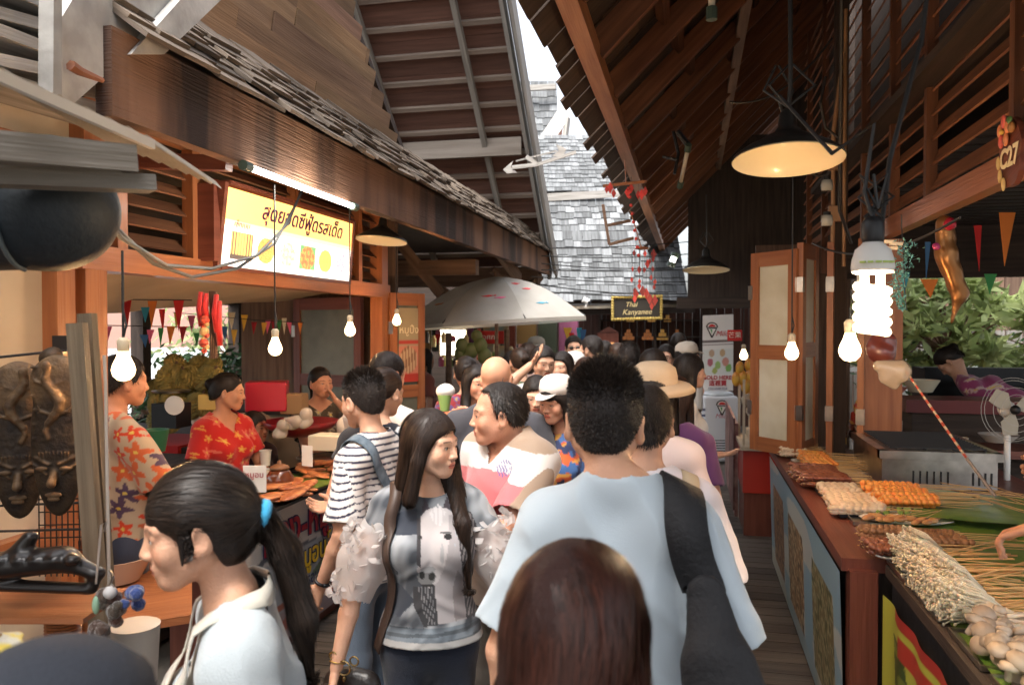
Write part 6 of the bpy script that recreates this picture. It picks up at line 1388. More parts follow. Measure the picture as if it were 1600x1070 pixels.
tray((.84, 4.45, .905), .34, .3, .05, 'tray under the near row of pale fish balls', DKMETAL); tray((.86, 4.12, .905), .36, .32, .05, 'black tray under the nearest pale squid skewers', DKMETAL)
rows(skew('fishball_skewer', PALE, 'pale fish ball skewer', L=.3, meatL=.15, r_=.015, seed=6, flat=.9, grp='pale fish ball skewers'), 8, (.86, 4.55, 0), (.86, 4.38, 0), stack_=2)
rows(skew('white_squid_skewer', PALE, 'fat pale squid skewer in black tray', L=.36, meatL=.19, r_=.017, lumps=6, seed=7, grp='fat pale squid skewers'), 9, (.90, 4.30, 0), (.89, 3.98, 0), stack_=2)
gc = [atz(1345, 722, 1.0), atz(1560, 765, 1.0)]
# grill
gr = thing('charcoal_grill', (1.3, 5.0, .9), 'steel charcoal grill box with black grate on the counter', 'grill')
m = MB(); m.bb(1.04, 1.62, 4.75, 5.55, .91, 1.09); m.build('box', STEEL, gr); m = MB(); m.bb(1.02, 1.64, 4.72, 4.78, 1.07, 1.115); m.bb(1.02, 1.07, 4.72, 5.58, 1.07, 1.115); m.bb(1.60, 1.64, 4.72, 5.58, 1.07, 1.115); m.bb(1.02, 1.64, 5.52, 5.58, 1.07, 1.115); m.build('rim', STEEL, gr)
m = MB(); [m.bar((1.09, 4.8+i*.05, 1.125), (1.58, 4.8+i*.05, 1.125), .008, .008) for i in range(15)]; [m.bar((1.12+i*.15, 4.78, 1.118), (1.12+i*.15, 5.52, 1.118), .008, .006) for i in range(4)]; m.build('grate', BLACK, gr)
m = MB(); [m.box((1.2+i*.035 if i < 6 else 1.32+i*.03, 4.747, .97), (.008, .006, .07)) for i in range(10)]; m.build('vent', BLACK, gr)
tray((1.15, 4.25, .93), .50, .36, .05, 'black tray under the bright orange squid before the grill', DKMETAL)
rows(skew('bright_skewer', ORG, 'bright orange squid skewer before the grill', L=.44, meatL=.20, r_=.019, lumps=7, seed=9, grp='bright orange squid skewers before the grill'), 9, (1.12, 4.42, 0), (1.14, 4.1, 0), z=.95, stack_=3, ang=.08)
# plates on the leaf
def plate(c, a, b, label, rz=0):
    m = MB(); m.lathe([(0, 0), (.62, .0), (.8, .03), (1.0, .13), (.97, .15), (.78, .06), (0, .03)], (0, 0, 0), 26); m.v = [(x*a, y*b, z*.12) for x, y, z in m.v]; o = m.build('plate', WHITE, smooth=True, origin=(0, 0, 0)); o.location = c; o.rotation_euler = (0, 0, rz); tag(o, label, 'plate')
def P_(px, py, z=.915): return atz(px, py, z)
plate(P_(1400, 797), .21, .11, 'oval white plate of green okra, farthest plate on the leaf'); plate(P_(1415, 815), .20, .09, 'oval white plate of tan sausages'); plate(P_(1412, 842), .17, .10, 'oval white plate of brown mince'); plate(P_(1420, 872), .15, .09, 'oval white plate of dark meat, nearest plate')
c = P_(1400, 795, .93); rows(skew('okra_skewer', GREENV, 'green okra skewer on the farthest plate', L=.25, meatL=.12, r_=.009, lumps=3, seed=11, grp='okra skewers'), 7, (c.x-.09, c.y, 0), (c.x+.09, c.y-.04, 0), z=.94, ang=1.3, jit=.15)
c = P_(1410, 812, .93); rows(skew('sausage_skewer', SAUS, 'tan sausage skewer on the second plate', L=.3, meatL=.09, r_=.014, lumps=2, seed=12, grp='sausage skewers'), 7, (c.x-.12, c.y+.01, 0), (c.x+.12, c.y-.03, 0), z=.945, ang=.8, jit=.2)
c = P_(1415, 840, .93); rows(skew('mince_skewer', BROWNM, 'brown mince skewer on the third plate', L=.34, meatL=.14, r_=.016, lumps=6, seed=13, grp='mince skewers'), 6, (c.x, c.y+.05, 0), (c.x, c.y-.04, 0), z=.94, stack_=2)
c = P_(1430, 866, .93); rows(skew('liver_skewer', DARKM, 'dark meat skewer on the nearest plate', L=.34, meatL=.15, r_=.017, lumps=6, seed=14, grp='dark meat skewers'), 5, (c.x, c.y+.05, 0), (c.x+.02, c.y-.04, 0), z=.945, stack_=2)
c = P_(1500, 845, .93); rows(skew('dark_bundle_skewer', BROWNM, 'dark brown skewer beside the reaching hand', L=.34, meatL=.13, r_=.015, lumps=6, seed=15, grp='dark brown skewers on the leaf'), 6, (c.x-.02, c.y+.03, 0), (c.x, c.y-.12, 0), z=.94, stack_=2)
# enoki bundles and mushrooms
ENO = mat('enoki', (.80, .72, .54), .5, sub=.15, col2=(.66, .54, .36), ns=20)
def enoki(c, rz, label, n_=80, first=[]):
    if first: o = first[0].copy(); link(o)
    else:
        q = random.Random(4); m = MB()
        for i in range(n_):
            a = q.uniform(-1, 1); b_ = q.uniform(-1, 1); s0 = Vector((.02, a*.012, b_*.008)); e = Vector((-.07-.02*q.random(), a*.048+q.uniform(-.01, .01), .02+b_*.03)); m.tint(q.uniform(.75, 1.2)); m.tube([s0, s0.lerp(e, .5)+Vector((0, 0, .012*q.random())), e], .0014, 4); m.ell(e, (.0042, .0042, .0034), 6, 4)
        m.tint((1.0, .7, .4)); [m.tube([(.0, y_, 0), (.24, y_*1.6+.004, .004)], .0021, 5) for y_ in (-.012, .012)]
        o = m.build('enoki_skewer', ENO, smooth=True, origin=(0, 0, 0)); first.append(o)
    o.location = c; o.scale = (1.2, RND.uniform(.95, 1.35), RND.uniform(1.2, 1.9)); o.rotation_euler = (RND.uniform(-.3, .3), RND.uniform(-.15, .15), rz+RND.uniform(-.3, .3)); tag(o, label, 'mushrooms', 'enoki bundles on the leaf')
for i in range(15):
    t = i/14; c = P_(1452+90*t, 868+95*t, .935)
    for k_ in range(2): enoki(c+Vector((.055*k_-.03, .01, .012*k_)), RND.uniform(-.3, .3), f'whitish enoki bundle on the leaf, {ordn(i, 15, "the far end", "the near end")}, {["left", "right"][k_]} of its pair')
m = MB(); m.lathe([(0, .010), (.012, .008), (.016, 0), (.013, -.005), (.006, -.004), (.005, -.02), (0, -.022)], (0, 0, 0), 12); shp = m.build('mushroom', mat('mushroom_cap', (.34, .24, .16), .5, col2=(.55, .45, .34), ns=22), smooth=True, origin=(0, 0, 0)); tag(shp, 'brown round mushroom in the near heap at lower right', 'mushroom', 'mushrooms heaped at lower right')
for i in range(64):
    o = shp if i == 0 else shp.copy()
    if i: link(o)
    t = RND.random(); c = P_(1530+75*t+RND.uniform(-12, 30), 985+65*t+RND.uniform(-22, 22), .94); o.location = c+Vector((0, 0, RND.random()*.045)); s_ = RND.uniform(1.2, 2.1); o.scale = (s_, s_, s_); o.rotation_euler = (RND.uniform(-1, 1), RND.uniform(-1, 1), 0)
m = MB(); m.prism([(-.045, -.012, 0), (-.03, -.02, 0), (.04, -.016, 0), (.05, 0, 0), (.04, .018, 0), (-.03, .02, 0)], (0, 0, .012)); slc = m.build('mushroom_slice', PALE, origin=(0, 0, 0)); bb_ = slc.modifiers.new('b', 'BEVEL'); bb_.width = .004; bb_.segments = 2; tag(slc, 'x', 'mushroom slice', 'pale mushroom slices at lower right')
for i in range(26):
    o = slc if i == 0 else slc.copy()
    if i: link(o)
    t = i/25; o.location = P_(1500+105*t+RND.uniform(-8, 8), 948+38*t+RND.uniform(-10, 12), .94)+Vector((0, 0, .01*(i % 3))); o.rotation_euler = (RND.uniform(-.4, .4), RND.uniform(-.4, .4), RND.uniform(-.4, .4)); o['label'] = f'pale king mushroom slice, {ordn(i, 26, "the far end", "the near end")} of the row' if 0 else 'pale king mushroom slice between the enoki and the brown mushrooms'
for i in range(10): o = copy_tree(bpy.data.objects['bright_skewer']); [bpy.data.objects.remove(k_) for k_ in kids(o) if k_.name.startswith('meat')]; o.name = 'bamboo_stick'; o.location = P_(1540+8*i, 780+RND.uniform(-15, 15), .96); o.rotation_euler = (0, 0, 2.2+RND.uniform(-.6, .6)); o['label'] = 'loose bamboo stick lying behind the reaching hand'; o['category'] = 'stick'; o['group'] = 'loose bamboo sticks'
# things behind the grill
m = MB(); m.lathe([(0, 0), (.10, 0), (.12, .20), (.125, .21), (.115, .21), (.1, .02)], atz(1365, 715, .91), 24); tag(m.build('tub', mat('cream_tub', (.62, .50, .36), .4), smooth='auto'), 'cream plastic tub beside the grill', 'tub')
bt = thing('sauce_bottle', atz(1316, 700, .91), 'red sauce bottle with yellow label before the statuettes', 'bottle'); c = atz(1316, 700, .91)
m = MB(); m.lathe([(0, 0), (.026, 0), (.028, .09), (.012, .14), (.011, .17)], c, 16); m.build('glass', mat('red_glass', (.30, .01, .01), .15, coat=.8), bt, True); m = MB(); m.lathe([(.0285, .03), (.0285, .08)], c, 16); m.build('label', mat('yellow_label', (.65, .35, .03), .5), bt); m = MB(); m.lathe([(.012, .17), (.013, .2), (0, .2)], c, 12); m.build('cap', WHITE, bt)
for i, (px, l_) in enumerate(((1311, 'left red and gold seated statuette on wooden stand'), (1338, 'right red and gold seated statuette on wooden stand'))):
    c = at(px, 658, 5.55); rt = thing('statuette', c-Vector((0, 0, .1)), l_, 'statuette'); f = Field(); f.ell(c+Vector((0, 0, -.0)), (.045, .035, .03), .02); f.cap(c, c+Vector((0, 0, .06)), .03, .022, .02); f.ell(c+Vector((0, 0, .1)), (.02, .02, .024), .01); [f.cap(c+Vector((s_*.028, 0, .055)), c+Vector((s_*.035, -.02, .01)), .01, .008, .01) for s_ in (-1, 1)]; f.cap(c+Vector((0, 0, .11)), c+Vector((0, 0, .15)), .014, .003, .01)
    V, Q = f.mesh(.005); g_ = wav(i, 90, 4)(V) > .1; C = rgb(V, (.45, .03, .02)); C[g_] = (.75, .45, .12); mkmesh('figure', V, Q, PRINT, rt, True, C); m = MB(); m.lathe([(.05, -.1), (.055, -.08), (.04, -.06), (.05, -.03), (.045, -.02)], c, 16); m.build('base', W_RED, rt, True)
PLB = lambda px, py, d, r_, h_, colr, label, nm='bowl', cat='bowl': tag((lambda m: (m.lathe([(0, 0), (r_*.6, 0), (r_, h_), (r_*.96, h_), (r_*.55, .01)], at(px, py, d), 24), m)[1])(MB()).build(nm, mat('plastic_'+nm+str(len(_mats)), colr, .4), smooth='auto'), label, cat)
kt = thing('kitchen_table', (2.2, 7, 0), 'maroon topped work table behind the right stall', 'table'); a = at(1385, 640, 6.1); m = MB(); m.bb(a.x, 3.9, 6.0, 6.4, 1.20, 1.29); m.build('top', mat('maroon', (.12, .015, .015), .5), kt); m = MB(); m.bb(a.x+.05, 3.8, 6.05, 6.35, .03, 1.2); m.build('frame', W_DARK, kt)
for (px, py, d, r_, h_, cl, l_) in ((1439, 612, 5.95, .13, .09, (.60, .56, .42), 'cream plastic bowl on the maroon work table'), (1398, 613, 5.95, .09, .04, (.5, .2, .15), 'shallow pink bowl at the left of the maroon work table'), (1500, 660, 6.0, .28, .09, (.06, .30, .03), 'wide green plastic basin below the leaning vendor'), (1455, 683, 6.0, .13, .13, (.05, .25, .25), 'teal plastic tub right of the grey jug'), (1560, 672, 5.7, .25, .08, (.05, .28, .10), 'green basin at the right behind the fan'), (1560, 690, 5.2, .12, .05, (.45, .42, .38), 'steel bowl near the fan'), (1500, 700, 5.2, .05, .07, (.6, .55, .45), 'small printed cup behind the grill'), (1430, 690, 5.6, .09, .04, (.35, .15, .06), 'small brown dish behind the grill')):
    PLB(px, py, d, r_, h_, cl, l_)
m = MB(); c = at(1410, 695, 5.9); m.lathe([(0, 0), (.075, 0), (.085, .19), (.078, .19), (.07, .01)], c, 20); m.tube([c+Vector((.08, 0, .16)), c+Vector((.13, 0, .14)), c+Vector((.13, 0, .06)), c+Vector((.08, 0, .04))], .009, 8); tag(m.build('jug', mat('clear_jug', (.35, .36, .33), .2, coat=.6), smooth='auto'), 'grey translucent jug behind the cream tub', 'jug')
m = MB(); m.bb(1.3, 3.6, 5.65, 6.3, .95, 1.0); m.bb(1.3, 3.6, 6.2, 6.25, .03, .95); tag(m.build('kitchen_bench', W_RED), 'low red brown bench behind the grill', 'bench')
m = MB(); m.bb(1.9, 3.9, 7.2, 7.25, 1.32, 1.46); m.bb(1.95, 3.9, 7.3, 7.8, .9, 1.44); tag(m.build('stove', DKMETAL), 'dark stove at the back of the right kitchen', 'stove')
fn = thing('electric_fan', at(1585, 640, 4.6), 'white electric fan at the right edge of the kitchen', 'fan'); c = at(1583, 640, 4.6)
for i in range(3):
    a0 = i*2.09+.5; m = MB(); m.prism([c+RT*(r_*math.cos(a0+b_))+UP*(r_*math.sin(a0+b_)) for r_, b_ in ((.02, -.5), (.10, -.75), (.155, -.35), (.15, .2), (.09, .4), (.02, .5))], FW*.004); m.build('blade', mat('fan_blade', (.42, .38, .30), .4), fn)
m = MB(); m.ell(c-FW*.02, (.028, .028, .028), 12, 8); m.build('hub', BLACK, fn, True); m = MB(); m.tube([c+FW*.05, c+FW*.05-Vector((0, 0, .35)), c+FW*.05-Vector((0, 0, .45))], .018, 8); m.lathe([(0, 0), (.11, 0), (.1, .03)], c+FW*.05-Vector((0, 0, .47)), 20); m.ell(c+FW*.06, (.05, .05, .05), 12, 8); m.build('stand', WHITE, fn, True)
m = MB(); [m.tube([c+RT*(r_*math.cos(t))+UP*(r_*math.sin(t))-FW*(.05*(1-(r_/.18)**2)) for t in np.linspace(0, 2*PI, 28)], .0016, 4) for r_ in (.05, .09, .13, .17, .185)]; m.build('guard', STEEL, fn)
# bag on a red striped stick, hanging things, sign
bs_ = thing('stick_with_bag', at(1500, 690, 3.2), 'plastic bag tied to the end of a long red and white stick', 'stick'); a = at(1412, 575, 3.3); b = at(1510, 715, 3.05)
m = MB()
for i in range(24): m.tint((.55, .08, .04) if i % 2 else (.6, .45, .3)).tube([a.lerp(b, i/24), a.lerp(b, (i+1)/24)], .005, 6)
m.tint((.3, .25, .22)).tube([b, at(1555, 775, 2.95)], .006, 6); m.build('stick', PRINT, bs_)
f = Field(); f.cap(at(1373, 572, 3.3), at(1402, 580, 3.3), .022, .055, .03); f.cap(at(1385, 590, 3.3), at(1398, 602, 3.3), .03, .02, .02); V, Q = f.mesh(.006, disp=lambda P: .004*wav(3, 60, 6)(P)); mkmesh('bag', V, Q, mat('clear_bag', (.62, .50, .36), .12, coat=1., alpha=.55), bs_, True)
gs = thing('number_sign', at(1577, 235, 3.4), 'oval carved wood stall number sign C27 with pink flower', 'sign'); c = atx(1578, 240, 1.13); n_ = Vector((-1, 0, 0)); X = Vector((0, -1, 0)); Yv = Vector((0, 0, 1))
m = MB(); m.prism([c+X*(.10*math.cos(t))*(1+.06*math.sin(7*t))+Yv*(.125*math.sin(t))*(1+.05*math.sin(5*t)) for t in np.linspace(0, 2*PI, 30)[:-1]], n_*-.02); m.build('board', W_RED, gs)
text('C27', 'lettering', mat('cream_ink', (.8, .7, .45), .5), c+n_*.004+Yv*-.015, X, Yv, .10, gs, bold=.003)
fl_ = c+X*-.03+Yv*.085+n_*.012
m = MB()
for i in range(5): a0 = i*2*PI/5+.3; q = fl_+X*(.038*math.cos(a0))+Yv*(.038*math.sin(a0)); m.tint((.75, .13, .10) if i % 2 else (.8, .28, .12)).ell(q, (.008, .020, .026), 8, 6)
m.tint((.8, .5, .1)).ell(fl_+n_*.006, .010, 8, 6); m.build('flower', PRINT, gs, True)
m = MB(); m.tint((.10, .22, .06)).ell(fl_+X*.05+Yv*.03, (.006, .03, .015), 8, 6); m.tint((.45, .2, .06)).ell(fl_+X*.075+Yv*.0, (.012, .02, .02), 8, 6); m.tint((.7, .5, .2)); [m.ell(c+X*(.09*math.cos(t))+Yv*(.115*math.sin(t))+n_*.008, (.008, .012, .026), 6, 5) for t in (3.3, 3.8, 4.3)]; m.build('trim', PRINT, gs, True)
gf = thing('golden_hanging', at(1490, 430, 3.9), 'crumpled golden brown foil ornament hanging by the right flags', 'ornament'); f = Field(); f.cap(at(1478, 350, 3.9), at(1480, 400, 3.9), .045, .05, .02); f.cap(at(1480, 400, 3.9), at(1500, 460, 3.9), .05, .045, .02); f.cap(at(1500, 460, 3.9), at(1486, 505, 3.9), .035, .006, .02)
V, Q = f.mesh(.008, disp=lambda P: .010*wav(3, 40, 6)(P)); mkmesh('foil', V, Q, mat('gold_foil', (.30, .14, .05), .3, metal=.6), gf, True); m = MB(); m.tint((.5, .02, .05)).ell(at(1484, 350, 3.85), .03, 8, 6, .3); m.tint((.5, .05, .2)).ell(at(1463, 385, 3.85), .018, 8, 6, .3); m.build('bauble', PRINT, gf, True)
ts = thing('tinsel', at(1412, 400, 3.0), 'pale teal tinsel garland hanging right of the spiral lamp', 'garland'); m = MB(); q = random.Random(2)
for i in range(420):
    t = q.random(); px = 1408+6*math.sin(t*7)+q.gauss(0, 9*(1-t)+2.5); py = 375+t*110; p = at(px, py, 3.0); d_ = Vector((q.gauss(0, 1), q.gauss(0, 1), q.gauss(0, 1))).normalized()*.014; s2 = d_.cross(Vector((q.gauss(0, 1), q.gauss(0, 1), 1))).normalized()*.0022; m.tint(q.uniform(.7, 1.4)); m.add([p-s2, p+s2, p+d_+s2, p+d_-s2], [(0, 1, 2, 3)])
m.build('strands', mat('teal_tinsel', (.16, .38, .36), .3, metal=.4), ts); m = MB(); m.tube([at(1408, 335, 3.0), at(1410, 375, 3.0), at(1416, 485, 3.0)], .002, 5); m.build('thread', CABLE, ts)
flags([(1450, 378, 9, 60, 'blue'), (1528, 352, 12, 72, 'red'), (1574, 332, 26, 84, 'orange'), (1548, 428, 20, 32, 'green'), (1415, 425, 14, 34, 'teal'), (1452, 436, 28, 30, 'orange'), (1400, 408, 12, 24, 'dark red')], 4.3, 'under the orange header on the right', 'pennants at the right stall')
cg = thing('chip_garland', at(1385, 385, 2.8), 'string of pale wood chips tied beside the spiral lamp', 'garland'); m = MB()
for i, (px, py, a) in enumerate(((1385, 378, .1), (1392, 388, -.3), (1380, 393, .5), (1400, 381, .2), (1374, 384, 1.2), (1388, 402, .9))): m.box(at(px, py, 2.8), (.045, .008, .012), a)
m.build('chips', CREAM, cg)
fr_ = lumpmesh(91, (.045, .04, .05), 30, 22, 1.0).build('hanging_meat', mat('dark_red_foil', (.14, .03, .02), .35, coat=.6), smooth=True, origin=(0, 0, 0)); fr_.location = at(1378, 540, 3.4); tag(fr_, 'dark red bundle hanging right of the spiral lamp', 'bundle')
# red wind chimes on the left of the right roof
for k_, (px, py, d, l_, nn_) in enumerate(((978, 285, 5.2, 'upper red wind chime with diamond pieces hanging from the eave', 12), (1003, 390, 5.6, 'lower red wind chime cluster hanging from the eave', 26))):
    wc = thing('wind_chime', at(px, py, d), l_, 'wind chime'); q = random.Random(k_+4); m = MB()
    if k_ == 0: m.bar(at(942, 291, d), at(1010, 284, d), .02, .018); m.tube([at(976, 250, d), at(978, 286, d)], .004, 5)
    else: m.tube([at(985, 330, d), at(1003, 390, d)], .004, 5); m.ell(at(1003, 388, d), (.05, .05, .012), 12, 6)
    m.build('frame', W_ORANGE, wc)
    m = MB(); m2 = MB()
    for i in range(nn_):
        x = px-30+60*i/(nn_-1) if k_ == 0 else px-17+38*q.random(); y = py+(8+12*q.random() if k_ == 0 else q.uniform(5, 90)); p = at(x, y, d+q.uniform(-.06, .06)); s_ = q.uniform(.010, .022)
        if k_ == 0 and i in (3, 4, 5, 8): continue
        m.tint(q.uniform(.6, 1.5)).prism([p+Vector((0, 0, s_*1.9)), p+RT*s_, p-Vector((0, 0, s_*1.9)), p-RT*s_], FW*.004); m2.tube([p+Vector((0, 0, s_*1.9)), p+Vector((0, 0, .08 if k_ == 0 else (y-py)/F*d))], .0015, 4)
    if k_ == 0:
        for i in range(9): m.tint((1, .9, .8)).ell(at(982+i*2, 295+i*13, d), .012, 6, 5)
    m.build('charm', mat('red_shell', (.55, .05, .04), .35, coat=.3), wc); m2.build('thread', CABLE, wc)
m = MB(); [m.bar(a_, b_, .02, .02) for a_, b_ in ((at(942, 320, 5.5), at(952, 382, 5.5)), (at(952, 382, 5.5), at(990, 372, 5.5)), (at(950, 352, 5.5), at(985, 345, 5.5)))]; tag(m.build('wooden_hanger', W_BROWN), 'small wooden frame hanging left of the wind chimes', 'frame')
for (px, py, d, l_) in ((1292, 290, 4.6, 'small glass jar lamp on the louvred wall, upper of two'), (1292, 345, 4.6, 'small glass jar lamp on the louvred wall, lower of two')):
    jl = thing('glass_jar_lamp', at(px, py, d), l_, 'jar'); m = MB(); m.lathe([(.03, 0), (.034, .03), (.03, .06)], at(px, py+8, d), 14); m.build('glass', mat('clear_jug', (.35, .36, .33), .2, coat=.6), jl, True); m = MB(); m.lathe([(.02, .06), (.022, .08)], at(px, py+8, d), 12); m.build('cap', DKMETAL, jl)
m = MB(); m.tube(sag(at(1140, 160, 4), at(1300, 60, 4), .1), .006, 5); m.tube(sag(at(1215, 150, 3.2), at(1290, 270, 4), .12), .006, 5); m.tube([at(1290, 120, 4.5), at(1282, 160, 4.5), at(1290, 200, 4.6), at(1310, 215, 4.6)], .008, 6); m.tube([at(1315, 0, 4), at(1312, 330, 4.6), at(1330, 380, 4.8)], .010, 6); m.tube(sag(at(1270, 380, 5), at(1500, 340, 3), .1), .006, 5)
for o, l_ in zip(m.pieces('wire', CABLE), ('black wire sagging under the right rafters left of the big shade', 'black wire running down from the big black shade', 'looped black wire beside the conduit post', 'thick black wire running down the louvred wall', 'black wire sagging under the orange header')): tag(o, l_, 'wire')
e = thing('roof_fixture', at(1062, 240, 5.4), 'dark metal spotlight bracket under the right rafters', 'fixture'); m = MB(); m.tube([at(1052, 205, 5.4), at(1060, 240, 5.4), at(1054, 272, 5.4)], .012, 6); m.tube([at(1058, 205, 5.4), at(1078, 230, 5.4)], .02, 8); m.tube([at(1035, 245, 5.4), at(1058, 250, 5.4)], .01, 6); m.build('bracket', DKMETAL, e)
# ---------------------------------------------------------------- the people of the photograph
def wpos(i, v):          # person-local metres -> world
    r_ = i['root']; return Matrix.Rotation(r_.rotation_euler.z, 3, 'Z') @ Vector(v) + r_.location
def tg(hp, d, face, w_, H, pole=None):      # world point -> arm target in the person's units
    p = at(hp[0], hp[1], d); v = Matrix.Rotation(-math.radians(face)-azim(hp), 3, 'Z') @ (Vector(w_)-Vector((p.x, p.y, 0))); t = (v.x/H, v.y/H, v.z/H); return t+(pole,) if pole else t
def ribbon(i, pts, width, offs=.004, name='strap', material=None, col=(1, 1, 1), parent=None, th=.004, n=28, world=True):
    U = i['U']; F_ = i['CF']; P = [np.array(i['T'](p)) for p in pts]; ts = np.linspace(0, len(P)-1, n); C = []
    for t in ts:
        k = min(int(t), len(P)-2); q = P[k]*(1-(t-k))+P[k+1]*(t-k); C.append(q)
    C = np.array(C); e = .004
    for _ in range(3):
        D = F_.ev(C); G = np.stack([F_.ev(C+np.eye(3)[k]*e)-F_.ev(C-np.eye(3)[k]*e) for k in range(3)], 1); G /= np.maximum(np.linalg.norm(G, axis=1), 1e-6)[:, None]
        mv = np.where(D < .15, D-offs, 0); C = C-G*mv[:, None]
    C = (np.vstack([C[:1], (C[:-2]+C[1:-1]*2+C[2:])/4, C[-1:]])); T_ = np.gradient(C, axis=0); T_ /= np.linalg.norm(T_, axis=1)[:, None]; S = np.cross(T_, G); S /= np.maximum(np.linalg.norm(S, axis=1), 1e-6)[:, None]
    V = []; Fc = []
    for k in range(n):
        for (a, b) in ((-1, 0), (1, 0), (1, 1), (-1, 1)): V.append(C[k]+S[k]*a*width/2+G[k]*b*th)
    for k in range(n-1):
        for j in range(4): Fc.append((k*4+j, k*4+(j+1) % 4, (k+1)*4+(j+1) % 4, (k+1)*4+j))
    V = [wpos(i, v) for v in V]
    return mkmesh(name, V, Fc, material or LEATHER, parent, True, np.tile(np.array(col, float), (len(V), 1)))
LEATHER = mat('black_leather', (.015, .012, .011), .38, coat=.2, bump=.3, bs=60)
CANVAS = mat('canvas', (.9, .9, .9), .85, bump=.3, bs=200)
def hat(kind, colr):
    def f(i):
        m = MB(); o, R, s = i['org'], i['Rh'], i['hs']; X = lambda v: o + R @ Vector(v)*s
        ax = R @ Vector((0, -.12, 1)); c = X((0, -.012, .165))
        if kind == 'cap':
            m.lathe([(.096*s, -.01), (.097*s, .02), (.088*s, .055), (.06*s, .078), (.02*s, .086), (0, .087)], c, 22, ax)
            pts = [X((.06*math.cos(t), .06+.085*math.sin(t), .168-.02*math.sin(t))) for t in np.linspace(0, PI, 12)]; m.prism(pts, R @ Vector((0, 0, .004)))
        else:
            m.lathe([(.17*s, -.03), (.15*s, -.012), (.10*s, .0), (.097*s, .03), (.090*s, .06), (.06*s, .082), (0, .09)], c, 28, ax); m.lathe([(.17*s, -.026), (.15*s, -.008), (.10*s, .004)], c, 28, ax)
        m2 = m; m2.c = [tuple(colr)]*len(m.v); h_ = m2.build('hat', CANVAS, i['root'], True)
    return f
def glasses(dark=True):
    def f(i):
        m = MB(); o, R, s = i['org'], i['Rh'], i['hs']; X = lambda v: o + R @ Vector(v)*s
        for k in (-1, 1):
            pts = [X((k*.032+.021*math.cos(t), .098, .112+.015*math.sin(t))) for t in np.linspace(0, 2*PI, 14)]
            if dark: m.prism(pts[:-1], R @ Vector((0, .002, 0)))
            else: m.tube(pts, .0016*s, 5)
            m.tube([X((k*.053, .095, .114)), X((k*.08, 0, .112))], .0016*s, 5)
        m.tube([X((-.011, .098, .114)), X((.011, .098, .114))], .0016*s, 5); m.build('glasses', BLACK, i['root'], True)
    return f
def collar(colr, r=.054, z=.835, tilt=.25, h_=.022):
    def f(i):
        U = i['U']; m = MB(); m.tint(colr); c = i['T']((0, -.006, z)); n = 24
        prof = [(r*U, 0), (r*U*1.05, h_*.5), (r*U*.98, h_), (r*U*.92, h_*.9)]
        vs = []
        m.lathe_open(prof, c, 28, Vector((0, tilt, 1))); V = m.v; m.build('collar', CLOTH, i['root'], True)
    return f
def many(*fs):
    def f(i):
        for g_ in fs: g_(i)
    return f
TAN = (1, 1, 1); FAIR = (1.18, 1.2, 1.22); DEEP = (.78, .72, .68); DIM = (.9, .88, .86)
hx = lambda c: c
